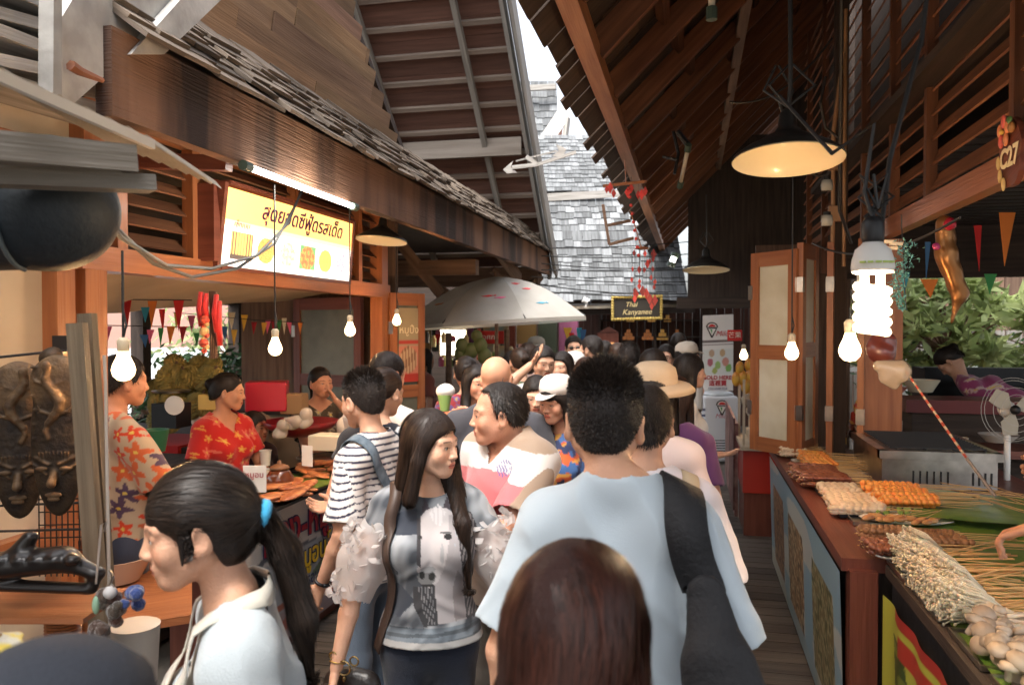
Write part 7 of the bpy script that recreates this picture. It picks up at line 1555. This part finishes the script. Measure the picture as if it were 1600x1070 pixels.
# --- the girl with the horse print, centre
def horsecol(P, n):
    px = 665-P[:, 0]/.00132; py = 640+(1-P[:, 2])/.00132; out = np.zeros((len(P), 3)); w1 = wav(3, 70, 6); w2 = wav(8, 150, 6); a = w1(P)+.5*w2(P)
    t = np.clip(a*1.3+.45, 0, 1)[:, None]; out[:] = np.array([.07, .08, .095])*(1-t)+np.array([.47, .50, .52])*t
    def poly(pts, c, sel=None):
        pts = np.array(pts, float); inside = np.zeros(len(px), bool); j = len(pts)-1
        for i in range(len(pts)):
            xi, yi = pts[i]; xj, yj = pts[j]; q = ((yi > py) != (yj > py)) & (px < (xj-xi)*(py-yi)/(yj-yi+1e-9)+xi); inside ^= q; j = i
        inside &= (P[:, 1] > 0)
        if sel is not None: inside &= sel
        out[inside] = c
    str_ = np.sin((px*.9+py*.25+6*np.sin(py*.05))*.7)
    dk = lambda a_: np.sin((px*a_+py*.12+5*np.sin(py*.06))*.8)
    poly([(600, 800), (645, 790), (646, 900), (640, 960), (600, 950)], (.05, .06, .08), w1(P*.6) > .12)
    poly([(684, 872), (702, 852), (706, 826), (718, 850), (724, 900), (726, 962), (676, 962), (670, 903)], (.46, .43, .43)); poly([(708, 880), (718, 900), (722, 960), (704, 962), (700, 915)], (.30, .27, .27))
    poly([(696, 784), (730, 798), (752, 850), (764, 925), (748, 966), (722, 962), (716, 890), (710, 836)], (.06, .055, .06)); poly([(700, 786), (730, 800), (750, 850), (760, 925), (746, 962), (724, 958), (718, 890), (712, 836)], (.30, .27, .26), dk(1.3) > .25)
    poly([(640, 905), (672, 904), (678, 964), (656, 966), (640, 935)], (.05, .05, .055)); poly([(646, 905), (670, 905), (674, 962), (660, 962)], (.24, .24, .25), dk(1.6) > .5)
    poly([(652, 800), (662, 790), (692, 789), (702, 800), (705, 830), (701, 855), (687, 876), (677, 899), (664, 907), (652, 900), (646, 880), (647, 850), (648, 825)], (.62, .58, .57))
    poly([(694, 800), (702, 800), (705, 830), (701, 855), (687, 876), (692, 850), (696, 826)], (.44, .41, .41)); poly([(645, 805), (651, 803), (652, 850), (651, 875), (645, 868)], (.07, .065, .07))
    poly([(653, 796), (656, 772), (665, 791)], (.07, .06, .07)); poly([(685, 790), (693, 772), (699, 793)], (.07, .06, .07)); poly([(664, 796), (678, 784), (690, 796), (682, 815), (672, 812)], (.74, .71, .70), dk(1.1) > -.6)
    for (cx, cy, rx, ry, c) in ((660, 890, 14, 13, .22), (662, 878, 12, 5, .40), (693, 829, 6, 4.2, .03), (690, 824, 9, 1.8, .15), (653, 887, 4, 6, .03), (668, 889, 5, 6, .03), (661, 903, 10, 2, .04), (684, 855, 3, 16, .46), (650, 830, 2.5, 4, .04)):
        m = (((px-cx)/rx)**2+((py-cy)/ry)**2 < 1) & (P[:, 1] > 0); out[m] = c
    m = (py > 968); out[m] = out[m]*np.array([.55, .62, .68]); m = (py > 968) & (np.sin(py*.45+px*.02) > .3); out[m] *= .5
    m = py > 990; out[m] = (.5, .5, .48)
    out *= np.array([.74, .74, .76]); return out
HD = [((.03, -.07, .08), (.05, -.09, -.06), .07, .06), ((.05, -.09, -.06), (.02, -.13, -.26), .055, .03), ((-.05, -.06, .06), (-.085, -.0, -.06), .05, .03), ((-.085, 0, -.06), (-.105, .075, -.14), .026, .022), ((-.105, .075, -.14), (-.125, .085, -.34), .022, .006), ((.06, -.03, .1), (.075, -.06, -.05), .035, .025)]
hg = person('young woman in grey horse print top with sheer puff sleeves and long dark hair', (672, 640), 180, 2.55, fem=True, w=.98, skin=FAIR, hd=(58, 4, 0), hair='fall', hcol=(1.3, 1.05, .9), nstr=14000, drape=HD,
    h=.007, hh=.003, top=dict(col=horsecol, sleeve=.25, hem=.522, neck=(.062, .07, .05), off=.014, flare=.02, h=.0040, fold=.0035, name='horse_print_top', mat=KNIT), bottom=(.022, .03, .05),
    arms=((-.175, .09, .50, (-.8, -.3, -.2)), (.19, .07, .485, (.8, -.3, -.2))), hands=(dict(curl=(.5, .6, .7, .8)), dict(curl=(.4, .5, .6, .7))))
VOILE = mat('white_voile', (.66, .63, .62), .8, alpha=.6, translucent=.3, bump=.6, bs=30)
for k_, (S, E, W) in enumerate(hg['AR']):
    f = Field(); X = E.lerp(W, .12); sgn = (-1, 1)[k_]; f.cap(S, S.lerp(X, .55)+Vector((sgn*.015, 0, 0)), .052, .075, .03); f.cap(S.lerp(X, .55)+Vector((sgn*.015, 0, 0)), X, .075, .055, .03)
    wv = wav(4+k_, 70, 6); wv2 = wav(9, 30, 5); V, Q = f.mesh(.006, disp=lambda P: .006*wv(P*np.array([1, 1, .35]))+.008*wv2(P)); nn = (W-E).normalized(); keep = ((V-np.array(X))@np.array(nn) < .0) & ((V-np.array(S))@np.array((E-S).normalized()) > -.03); Q = Q[keep[Q].all(1)]
    V = np.array([wpos(hg, v) for v in V]); th = hg['root']; R_ = Matrix.Rotation(-th.rotation_euler.z, 3, 'Z')
    def addchild(i, nm, V, Q, m_, C=None):
        Vl = np.array([Matrix.Rotation(-i['root'].rotation_euler.z, 3, 'Z') @ (Vector(v)-i['root'].location) for v in V])
        o = mkmesh(nm, Vl, Q, m_, None, True, C, origin=(0, 0, 0)); o.parent = i['root']; return o
    addchild(hg, 'puff_sleeve', V, Q, VOILE)
    # ruffles
    q = random.Random(k_); vs = []; qs = []
    for j in range(260):
        t = q.uniform(.15, 1.0); c = S.lerp(X, t); a = q.uniform(0, 2*PI); ax = (E-S).normalized(); y = ax.orthogonal().normalized(); z = ax.cross(y); d_ = y*math.cos(a)+z*math.sin(a)
        if d_.x*sgn < -.6: continue
        r0 = .07+.012*math.sin(t*6); p = c+d_*r0+Vector((sgn*.012, 0, 0)); e2 = (d_+Vector((q.gauss(0, .5), q.gauss(0, .5), q.gauss(-.2, .5)))).normalized()*q.uniform(.010, .022); s2 = e2.cross(Vector((q.gauss(0, 1), q.gauss(0, 1), q.gauss(0, 1)))).normalized()*q.uniform(.010, .02)
        b = len(vs); vs += [p-s2, p+s2, p+s2*.8+e2, p+e2*1.15, p-s2*.8+e2]; qs.append((b, b+1, b+2, b+3, b+4))
    addchild(hg, 'ruffle', [wpos(hg, v) for v in vs], qs, VOILE)
m = MB(); W = hg['AR'][0][2]; fd = (W-hg['AR'][0][1]).normalized(); W2 = hg['AR'][1][2]; fd2 = (W2-hg['AR'][1][1]).normalized()
def bangle(i, W, fd, r_, rr_, m_, nm, col=(1, 1, 1)):
    b = MB(); b.tint(col); y = fd.orthogonal().normalized(); z = fd.cross(y); b.tube([wpos(i, W-fd*.015+y*(r_*math.cos(t))+z*(r_*math.sin(t))) for t in np.linspace(0, 2*PI, 20)], rr_, 6); b_ = b.build(nm, m_, smooth=True); return tag(b_, f'{nm} on the wrist', 'bracelet')
o = bangle(hg, W, fd, .027, .004, mat('orange_band', (.75, .15, .02), .4), 'bracelet'); o['label'] = 'orange bracelet on the wrist of the girl in the horse print top'
o = bangle(hg, W2, fd2, .025, .002, mat('gold_metal', (.6, .4, .12), .3, metal=1.), 'bangle'); o['label'] = 'thin gold bangle on the other wrist of the girl in the horse print top'
# her handbag
bgc = wpos(hg, hg['T']((.16, .04, .41))); hb = thing('handbag', bgc, 'black leather handbag with brass rings hanging from the shoulder of the horse print girl', 'bag')
f = Field(); f.cap(bgc+Vector((-.055, 0, -.06)), bgc+Vector((.055, 0, -.06)), .052, .052, .02, flat=(0, 1, 0), fs=.7); f.cap(bgc+Vector((-.05, 0, .05)), bgc+Vector((.05, 0, .05)), .045, .045, .02, flat=(0, 1, 0), fs=.75); f.ell(bgc, (.095, .045, .10), .02)
V, Q = f.mesh(.006); mkmesh('body', V, Q, LEATHER, hb, True)
BRASS = mat('brass', (.45, .32, .14), .25, metal=1.)
m = MB(); m.prism([bgc+Vector((x*.075, -.048, z)) for x, z in ((-1, .06), (1, .06), (1, -.01), (.5, -.05), (-.5, -.05), (-1, -.01))], (0, .012, 0)); m.build('flap', LEATHER, hb)
m = MB(); [m.tube([bgc+Vector((x+r_*math.cos(t), -.062, z+r_*math.sin(t))) for t in np.linspace(0, 2*PI, 16)], .003, 5) for x, z, r_ in ((0, .125, .022), (-.035, .16, .012), (.035, .15, .014))]; m.ell(bgc+Vector((0, -.06, -.035)), (.016, .006, .012), 10, 6); m.ell(bgc+Vector((.0, -.06, .09)), (.006, .005, .01), 8, 6); m.build('buckle', BRASS, hb)
ribbon(hg, [(.062, -.01, .83), (.085, .06, .78), (.11, .085, .70), (.135, .08, .6), (.15, .06, .5)], .038, .006, 'strap', mat('brown_strap', (.05, .03, .022), .5), parent=hb, n=34)
# --- man in the light T-shirt, seen from behind
bm = person('man in plain pale blue T-shirt with short spiky black hair, seen from behind', (948, 574), -8, 1.76, w=.85, shift=-.035, H=1.755, hdrop=.04, skin=(1.0, .95, .9), hd=(8, 4, 2), hair='spiky', nstr=16000, h=.007, hh=.003, belly=.01,
    top=dict(col=(.50, .575, .63), sleeve=.80, hem=.44, neck=(.052, .056, .028), off=.013, sflare=.012, fold=.0075, h=.006, flare=.02, mat=mat('cotton', (.9, .9, .9), .92, sheen=.3, bump=.15, bs=420, spec=.1)), bottom=(.06, .07, .1), arms=((-.125, .0, .475, (-.9, -.3, 0)), (.13, .0, .475, (.9, -.3, 0))))
bp = thing('shoulder_bag', wpos(bm, bm['T']((.19, -.1, .55))), 'large black shoulder bag on the right side of the man in the pale blue T-shirt', 'bag')
f = Field(); ba, bb_, bc = [wpos(bm, bm['T'](v)) for v in ((.107, -.076, .735), (.122, -.105, .665), (.150, -.125, .55))]
fy = tuple(Matrix.Rotation(bm['root'].rotation_euler.z, 3, 'Z') @ Vector((0, 1, 0))); f.cap(ba, bb_, .040, .062, .02, flat=fy, fs=.45); f.cap(bb_, bc, .068, .125, .03, flat=fy, fs=.55); wv = wav(6, 22, 5); V, Q = f.mesh(.008, disp=lambda P: .005*wv(P)); mkmesh('body', V, Q, mat('black_webbing', (.012, .012, .014), .7, bump=.4, bs=90), bp, True)
ribbon(bm, [(.060, .055, .81), (.072, -.01, .845), (.085, -.06, .80), (.098, -.075, .755), (.108, -.08, .72)], .085, .008, 'strap', mat('black_webbing', (.012, .012, .014), .7, bump=.4, bs=90), parent=bp, n=26, th=.008)
# --- woman with red brown hair at the bottom
person('woman with long straight red brown hair at the bottom centre, seen from behind', (903, 852), -18, .96, fem=True, skin=(.8, .7, .62), hd=(-4, 4, 0), hair='long', hL=.35, hcol=(2.6, 1.25, 1.0), nstr=22000, h=.009, hh=.0035, top=dict(col=(.06, .05, .05), sleeve=0, neck=(.08, .08, .05)), hvis=False)
# --- girl in white at lower left
wg = person('girl in white wrap blouse with ponytail and blue hair band, standing in profile', (300, 727), 88, 1.43, fem=True, skin=(.98, .94, .9), hd=(2, 4, 0), lean=9, hair='pony', hL=.12, hcol=(1, .95, .9), nstr=16000, h=.007, hh=.003, top=dict(col=lambda P, n: np.where(((P[:, 1] > .02) & (np.abs(np.abs(P[:, 0])-(.02+.9*(.85-P[:, 2]))*.5) < .012))[:, None], np.array([[.46, .44, .39]]), np.array([[.42, .47, .50]])), sleeve=.9, vneck=.16, off=.016, sflare=.025, fold=.0055, h=.006, neck=(.05, .054, .036)), hvis=False)
for s_ in (-1, 1): o = ribbon(wg, [(.004*s_, -.055, .845), (s_*.05, -.03, .835), (s_*.058, .035, .79), (s_*.03, .075, .74), (-s_*.01, .085, .67)], .034, .005, 'collar_band', mat('band_cloth', (.47, .45, .39), .85, sheen=.2)); R0 = wg['root']; o.parent = R0; o.matrix_parent_inverse = (Matrix.Translation(R0.location) @ R0.rotation_euler.to_matrix().to_4x4()).inverted()
m = MB(); o_ = to_head(wg, (0, -.123, .102)); m.tint((.05, .35, .6)); dd = wg['Rh'] @ Vector((0, -.8, -.4)); m.lathe([(.024, -.012), (.030, -.005), (.030, .006), (.024, .012)], o_, 18, dd); h_ = m.build('hair_band', CLOTH, None, True, origin=(0, 0, 0)); h_.parent = wg['root']
# --- polo shirt man
def polocol(P, n):
    x, y, z = P.T; o = rgb(P, (.36, .26, .19)); b = np.abs(x) < .15; zz = z+.10*np.abs(x)-.01
    o[b & (zz < .812)] = (.64, .60, .57); o[b & (zz < .758)] = (.62, .17, .18); o[b & (zz < .672)] = (.32, .21, .14); o[b & (zz < .655)] = (.50, .42, .36)
    sl_ = ~b & (z < .715); o[sl_] = (.62, .57, .53); sl_ = ~b & (z < .69); o[sl_] = (.36, .26, .19); sl_ = ~b & (z < .68); o[sl_] = (.62, .57, .53)
    e = (y > .03) & (np.hypot((x+.05)/.022, (z-.772)/.018) < 1) & (np.sin(x*800)*np.sin(z*620) > .1); o[e] = (.12, .12, .3); return o
pm = person('stout man in brown, white and pink striped polo shirt holding a drink cup, looking left', (782, 597), 132, 2.95, w=1.0, belly=.035, skin=(1.02, .9, .86), hd=(-36, 2, 0), hair='recede', nstr=9000, H=1.68, hdrop=.085, h=.007, hh=.0032, top=dict(col=polocol, sleeve=.86, vneck=.055, off=.016, sflare=.02, fold=.004, h=.006, hem=.47), bottom=(.13, .12, .11),
    arms=((-.06, .24, .635, (-.9, -.2, -.5)), (.17, .08, .52)), hands=(dict(a=(.8, .35, .1), n=(0, -.3, .9), s=(-.2, .5, .8), curl=(.7, .8, .9, .9)), None))
c = wpos(pm, pm['AR'][0][2])+Vector((-.05, -.045, .01)); dc = thing('drink_cup', c, 'white drink cup with two straws in the hand of the striped polo man', 'cup'); m = MB(); m.lathe([(0, -.03), (.027, -.03), (.038, .06), (.041, .062), (.034, .06), (.025, -.02)], c, 20); m.build('cup', mat('white_cup', (.70, .68, .66), .5), dc, True); m = MB(); m.tube([c+Vector((.01, 0, .02)), c+Vector((.06, -.01, .12))], .003, 5); m.tube([c+Vector((-.01, 0, .02)), c+Vector((-.03, 0, .11))], .003, 5); m.build('straw', mat('straw', (.6, .4, .25), .5), dc)
# --- striped T-shirt man
def stripes(P, n):
    z = P[:, 2]+.0*P[:, 0]; s_ = np.where(np.abs(P[:, 0]) > .125, P[:, 2]+np.abs(P[:, 0])*.35, P[:, 2]); return np.where(((s_*62) % 1 < .30)[:, None], np.array([[.03, .03, .06]]), np.array([[.70, .67, .64]]))
sm = person('man in white T-shirt with thin dark stripes and denim backpack straps, seen from behind', (566, 582), 52, 3.3, w=.80, skin=TAN, hd=(-12, 8, 0), hair='spiky', nstr=9000, h=.008, hh=.004, top=dict(col=stripes, sleeve=.85, hem=.48, neck=(.05, .055, .03), off=.015, sflare=.02, fold=.0035, h=.0052), bottom=(.12, .16, .22), arms=((-.13, .05, .49), (.10, .18, .62)))
bk = thing('backpack', wpos(sm, sm['T']((.03, -.1, .6))), 'faded denim backpack on the striped T-shirt man', 'backpack'); DEN = mat('denim', (.07, .10, .13), .85, col2=(.14, .18, .22), ns=30, bump=.3, bs=200)
c = wpos(sm, sm['T']((.06, -.115, .585))); f = Field(); f.ell(c, (.105, .05, .12), .03); V, Q = f.mesh(.009); mkmesh('body', V, Q, DEN, bk, True)
ribbon(sm, [(-.055, .05, .80), (-.068, -.01, .84), (-.055, -.06, .79), (-.01, -.08, .71), (.03, -.08, .64)], .045, .007, 'strap', DEN, parent=bk); ribbon(sm, [(.07, .05, .80), (.078, -.01, .84), (.09, -.06, .78), (.09, -.08, .7), (.07, -.08, .63)], .045, .007, 'strap', DEN, parent=bk)
o = bangle(sm, sm['AR'][0][2], (sm['AR'][0][2]-sm['AR'][0][1]).normalized(), .031, .007, DKMETAL, 'watch'); o['label'] = 'dark wristwatch on the striped T-shirt man'; o['category'] = 'watch'
# --- others, near to far
def crowd(label, head, face, d, **k):
    k.setdefault('h', .012 if d > 3.2 else .009); k.setdefault('hh', .0055 if d > 4.5 else .0045); k.setdefault('nstr', 5000 if d < 5 else 2600); k.setdefault('hvis', False); return person(label, head, face, d, **k)
person_w = crowd('person in white T-shirt with tan shoulder strap, just behind the man in pale blue', (1010, 602), -6, 2.45, w=1.0, skin=DIM, hair='short', nstr=7000, hh=.0045, top=dict(col=(.66, .60, .62), sleeve=.85, fold=.005))
bgx = thing('tote_bag', wpos(person_w, person_w['T']((.1, -.1, .5))), 'tan tote strap over the white T-shirt behind the man in pale blue', 'bag'); ribbon(person_w, [(.07, .05, .80), (.08, -.01, .845), (.09, -.07, .78), (.10, -.09, .66), (.12, -.09, .52)], .05, .006, 'strap', mat('tan_canvas', (.45, .36, .24), .8), parent=bgx); c = wpos(person_w, person_w['T']((.13, -.12, .44))); f = Field(); f.ell(c, (.12, .05, .14), .02); V, Q = f.mesh(.01); mkmesh('body', V, Q, mat('tan_canvas', (.45, .36, .24), .8), bgx, True)
crowd('woman in beige brimmed hat and pale pink top with a chain strap, seen from behind', (1022, 574), -12, 3.15, fem=True, hair='bob', top=dict(col=(.72, .60, .58), sleeve=.5, neck=(.07, .07, .045)), extra=hat('brim', (.50, .38, .26)))
crowd('woman in purple T-shirt seen from behind at right of the crowd', (1056, 588), -20, 4.1, fem=True, w=1.1, hair='bobm', skin=DEEP, hcol=(1.4, 1.0, .9), top=dict(col=(.10, .035, .11), sleeve=.8, fold=.005))
crowd('woman with black bob and white top turned right', (1076, 553), -80, 5.1, fem=True, hair='bob', top=dict(col=lambda P, n: np.where((P[:, 0] < -.03)[:, None], np.array([[.5, .04, .03]]), np.array([[.68, .65, .6]])), sleeve=.5), arms=(None, (.09, .13, .62)))
crowd('person in white cap behind the woman with the black bob', (1073, 537), -60, 6.6, hair='short', top=dict(col=(.6, .58, .55)), extra=hat('cap', (.66, .6, .52)))
crowd('woman with long dark hair seen from behind, left of the beige hat', (1020, 546), 5, 4.7, fem=True, hair='long', hL=.1, top=dict(col=(.05, .04, .05)))
crowd('man with black hair seen from behind in front of the far shop', (983, 538), 10, 6.0, hair='spiky', top=dict(col=(.10, .09, .10)))
crowd('man in glasses facing the camera at the far right of the crowd', (1041, 538), 170, 7.0, hair='short', skin=FAIR, top=dict(col=(.55, .6, .6)), extra=glasses(False))
crowd('distant customer with dark hair at the shop counter', (1060, 520), 30, 9.0, hair='bobm', fem=True, top=dict(col=(.2, .2, .3)))
crowd('bald man in charcoal T-shirt seen from behind', (775, 555), -16, 4.0, w=1.25, skin=(1.08, .95, .88), hair='bald', nstr=0, h=.009, hh=.0045, top=dict(col=(.055, .055, .065), sleeve=.8, fold=.005, h=.009))
crowd('man in white T-shirt with short dark hair, turned away at the left stall', (610, 550), -42, 4.3, w=1.12, hd=(-10, 14, 0), hair='short', skin=(1.1, .96, .88), h=.009, top=dict(col=(.76, .72, .68), sleeve=.8, fold=.006, h=.009), arms=((-.1, .2, .6), (.12, .2, .62)))
crowd('woman in black top with low dark bun, between the striped and the white T-shirt men', (604, 574), -28, 3.65, fem=True, hair='bun', hcol=(1.4, 1.1, .9), hd=(-14, 12, 0), h=.009, top=dict(col=lambda P, n: np.where((np.abs(P[:, 0]-.07) < .004)[:, None] & (P[:, 1] < 0)[:, None], np.array([[.5, .5, .5]]), np.array([[.012, .014, .022]])), sleeve=.3, h=.008))
crowd('woman in red flowered dress with dark bun, seen from behind under the umbrella', (728, 556), 8, 5.2, fem=True, hair='bun', top=dict(col=lambda P, n: flowers(P, (.35, .05, .06), [(.6, .35, .15), (.15, .12, .3)], .045), sleeve=.2))
crowd('woman with dark hair and bare shoulders looking over beside the bald man', (744, 570), 205, 4.75, fem=True, skin=(1.15, 1.0, .95), hair='longm', hL=.08, top=dict(col=(.62, .42, .38), sleeve=0, neck=(.09, .09, .06)), arms=(None, tg((744, 570), 4.75, 205, at(702, 640, 4.5), 1.6)), hvis=True)
tc = at(695, 628, 4.45); m = MB(); m.lathe([(0, -.05), (.025, -.05), (.04, .04), (.036, .04), (.02, -.04)], tc, 14); tag(m.build('dessert_cup', mat('green_cup', (.25, .4, .12), .4), smooth='auto'), 'green dessert cup held up near the bald man', 'cup'); o = lumpmesh(51, (.05, .04, .035), 12, 8, .5).build('tissue', WHITE, smooth=True, origin=(0, 0, 0)); o.location = tc+Vector((0, 0, .06)); tag(o, 'white tissue held over the green dessert cup', 'tissue')
crowd('woman in green and white flowered blouse with gathered hair, seen from behind', (812, 543), 25, 6.2, fem=True, hair='bun', hcol=(1.5, 1.2, 1), top=dict(col=lambda P, n: flowers(P, (.10, .13, .08), [(.5, .5, .4)], .03), sleeve=.5))
crowd('man in white T-shirt shading his forehead with his hand', (850, 540), 190, 5.7, hair='short', hd=(12, 12, 0), top=dict(col=(.70, .68, .64), sleeve=.7, vneck=.04), arms=(None, (.075, .14, .925, (.9, .2, -.6))), hands=(None, dict(a=(-.6, .1, .75), n=(0, -1, 0), curl=(.2, .2, .25, .3))), hvis=True, hh=.005)
crowd('woman with straight black hair facing the camera behind the crowd', (878, 549), 172, 6.0, fem=True, skin=FAIR, hair='longm', hL=.1, hd=(-18, 5, 0), top=dict(col=(.45, .18, .15)))
crowd('girl with black hair in pink sleeveless top looking down', (838, 588), 190, 4.5, fem=True, skin=FAIR, hair='longm', hL=.14, hd=(-12, 14, 0), top=dict(col=lambda P, n: flowers(P, (.62, .30, .30), [(.3, .08, .1), (.7, .6, .55)], .03), sleeve=0, neck=(.075, .075, .05)))
crowd('woman in white cap and blue and orange patterned top', (868, 592), 140, 3.9, fem=True, skin=(1.1, .95, .88), hair='bob', hd=(0, 10, 0), h=.009, top=dict(col=lambda P, n: blotch(P, [(.05, .12, .30), (.52, .10, .03), (.55, .28, .06), (.03, .04, .10)], 95, 5), sleeve=.6, h=.008), extra=hat('cap', (.70, .64, .60)))
crowd('elderly man in white cap at the middle of the crowd', (898, 553), 195, 6.6, skin=(1.0, .85, .8), hair='short', hd=(10, 10, 0), top=dict(col=(.45, .45, .48)), extra=hat('cap', (.66, .64, .62)))
crowd('person with brown fringe, only the forehead showing over the crowd', (917, 560), 185, 5.2, fem=True, skin=FAIR, hair='bob', hcol=(2, 1.3, 1), hd=(0, 12, 0), top=dict(col=(.5, .45, .4)))
crowd('distant man in flat grey cap', (838, 528), 180, 8.6, hair='short', top=dict(col=(.35, .4, .1)), extra=hat('cap', (.35, .34, .33)))
crowd('distant young man in sunglasses and black top', (896, 524), 186, 7.8, hair='short', skin=FAIR, top=dict(col=(.03, .03, .035)), extra=glasses(True))
crowd('man in dark shirt holding a phone to his ear', (925, 524), 60, 6.9, hair='short', top=dict(col=(.035, .035, .045)), arms=((-.09, .07, .9, (-.7, .1, -.7)), None), hvis=True, hh=.0055)
crowd('person in dark navy cap at the bottom left corner, seen from above', (80, 1056), 20, .72, hair='spiky', nstr=0, h=.010, hh=.006, extra=hat('cap', (.012, .016, .026)), top=dict(col=(.03, .03, .05)), w=.9)
crowd('woman in bright flowered sleeveless top at the left edge', (-150, 745), 10, 1.15, fem=True, skin=(.95, .85, .8), hair='bun', nstr=0, top=dict(col=lambda P, n: flowers(P, (.62, .60, .50), [(.75, .15, .35), (.2, .55, .2), (.75, .6, .1)], .05), sleeve=0, neck=(.075, .075, .05)))
crowd('boy with short black hair far down the alley', (945, 532), 5, 8.2, hair='short', top=dict(col=(.3, .08, .08)))
crowd('woman with brown hair far down the alley beside the white capped man', (965, 536), 15, 7.6, fem=True, hair='bobm', hcol=(2.2, 1.5, 1.1), top=dict(col=(.4, .38, .42)))
crowd('woman with light scarf far down the alley under the umbrella edge', (825, 536), 10, 7.4, fem=True, hair='bob', hcol=(1.8, 1.3, 1), top=dict(col=(.5, .35, .3)))
crowd('shopper in teal shirt beyond the white T-shirt men', (800, 548), -20, 7.2, hair='short', top=dict(col=(.08, .25, .28)))
# --- vendors
crowd('vendor in orange and cream flower print shirt behind the hanging bulb', (192, 553), -66, 3.55, skin=(1.05, .86, .74), hair='short', hd=(-8, 4, 0), h=.008, hh=.0042, nstr=5000, top=dict(col=lambda P, n: flowers(P, (.50, .38, .25), [(.62, .06, .02), (.10, .06, .10), (.62, .13, .04)], .052, rr=.68), sleeve=.75, vneck=.05, h=.0065, sflare=.02), arms=((-.08, .2, .58), (.1, .2, .56)), hvis=True)
crowd('young vendor in red flower print blouse with her hair up, looking right', (357, 582), 218, 4.6, fem=True, skin=(1.05, .9, .8), hair='bun', hd=(38, 6, 0), h=.008, hh=.0042, nstr=5000, top=dict(col=lambda P, n: flowers(P, (.58, .025, .02), [(.72, .30, .06), (.70, .16, .10)], .05, rr=.5), sleeve=.6, vneck=.05, h=.0065), arms=((-.12, .16, .56), (.12, .14, .55)))
crowd('girl sitting low behind the vendor in red', (396, 643), 205, 5.0, fem=True, skin=(1.0, .86, .78), hair='bobm', hd=(28, 0, 0), top=dict(col=(.06, .03, .03)), hh=.0045)
crowd('vendor in brown blouse with pale flowers putting food in her mouth', (500, 573), 195, 5.45, fem=True, skin=(1.05, .88, .76), hair='ponytight', hd=(14, 0, 0), h=.009, hh=.0045, nstr=4000, top=dict(col=lambda P, n: flowers(P, (.07, .05, .03), [(.42, .33, .24), (.30, .24, .18)], .055, rr=.42), sleeve=.7, vneck=.03, h=.0075), arms=((-.035, .15, .86, (-.8, .1, -.9)), (-.04, .18, .66, (.9, -.1, -.6))), hands=(dict(a=(.3, -.5, .6), n=(.2, -1, 0), curl=(.9, .9, 1, 1)), None), hvis=True)
wb = lumpmesh(71, (.07, .05, .08), 14, 10, .4).build('white_bag', mat('white_film', (.66, .60, .52), .5), smooth=True, origin=(0, 0, 0)); wb.location = at(541, 668, 4.95); tag(wb, 'white plastic bag of food in front of the eating vendor', 'bag')
crowd('cook in purple flowered blouse bending over her work in the right kitchen', (1462, 550), 86, 6.3, H=1.74, fem=True, skin=DIM, hair='bun', lean=62, hd=(0, 20, 0), top=dict(col=lambda P, n: flowers(P, (.28, .05, .14), [(.62, .45, .42)], .05), sleeve=1.3, neck=(.05, .05, .035)), bottom=(.02, .02, .03))
vh = (1638, 505); vd = 2.8; Hh = at(vh[0], vh[1], vd).z
crowd('vendor at the right edge reaching over the skewers with both hands', vh, 88, vd, w=1.05, skin=(1.0, .84, .74), hair='short', hd=(0, 14, 0), h=.008, hh=.0038, lean=8, top=dict(col=(.58, .50, .42), sleeve=.8), bottom=(.04, .03, .03),
    arms=(tg(vh, vd, 88, at(1530, 815, 2.50), Hh, (-.2, -.6, -.5)), tg(vh, vd, 88, at(1580, 735, 3.0), Hh, (.6, -.5, -.4))), hands=(dict(a=(.1, 1, -.45), n=(0, -.3, -1), s=(1, .2, -.1), curl=(.55, .65, .75, .8)), dict(a=(-.1, 1, -.2), n=(-.3, 0, -1), curl=(.9, 1, 1.1, 1.1))), hvis=True)
crowd('dim figure behind the open leaf under the umbrella', (664, 545), -60, 8.4, fem=True, hair='bobm', top=dict(col=(.3, .1, .08)))
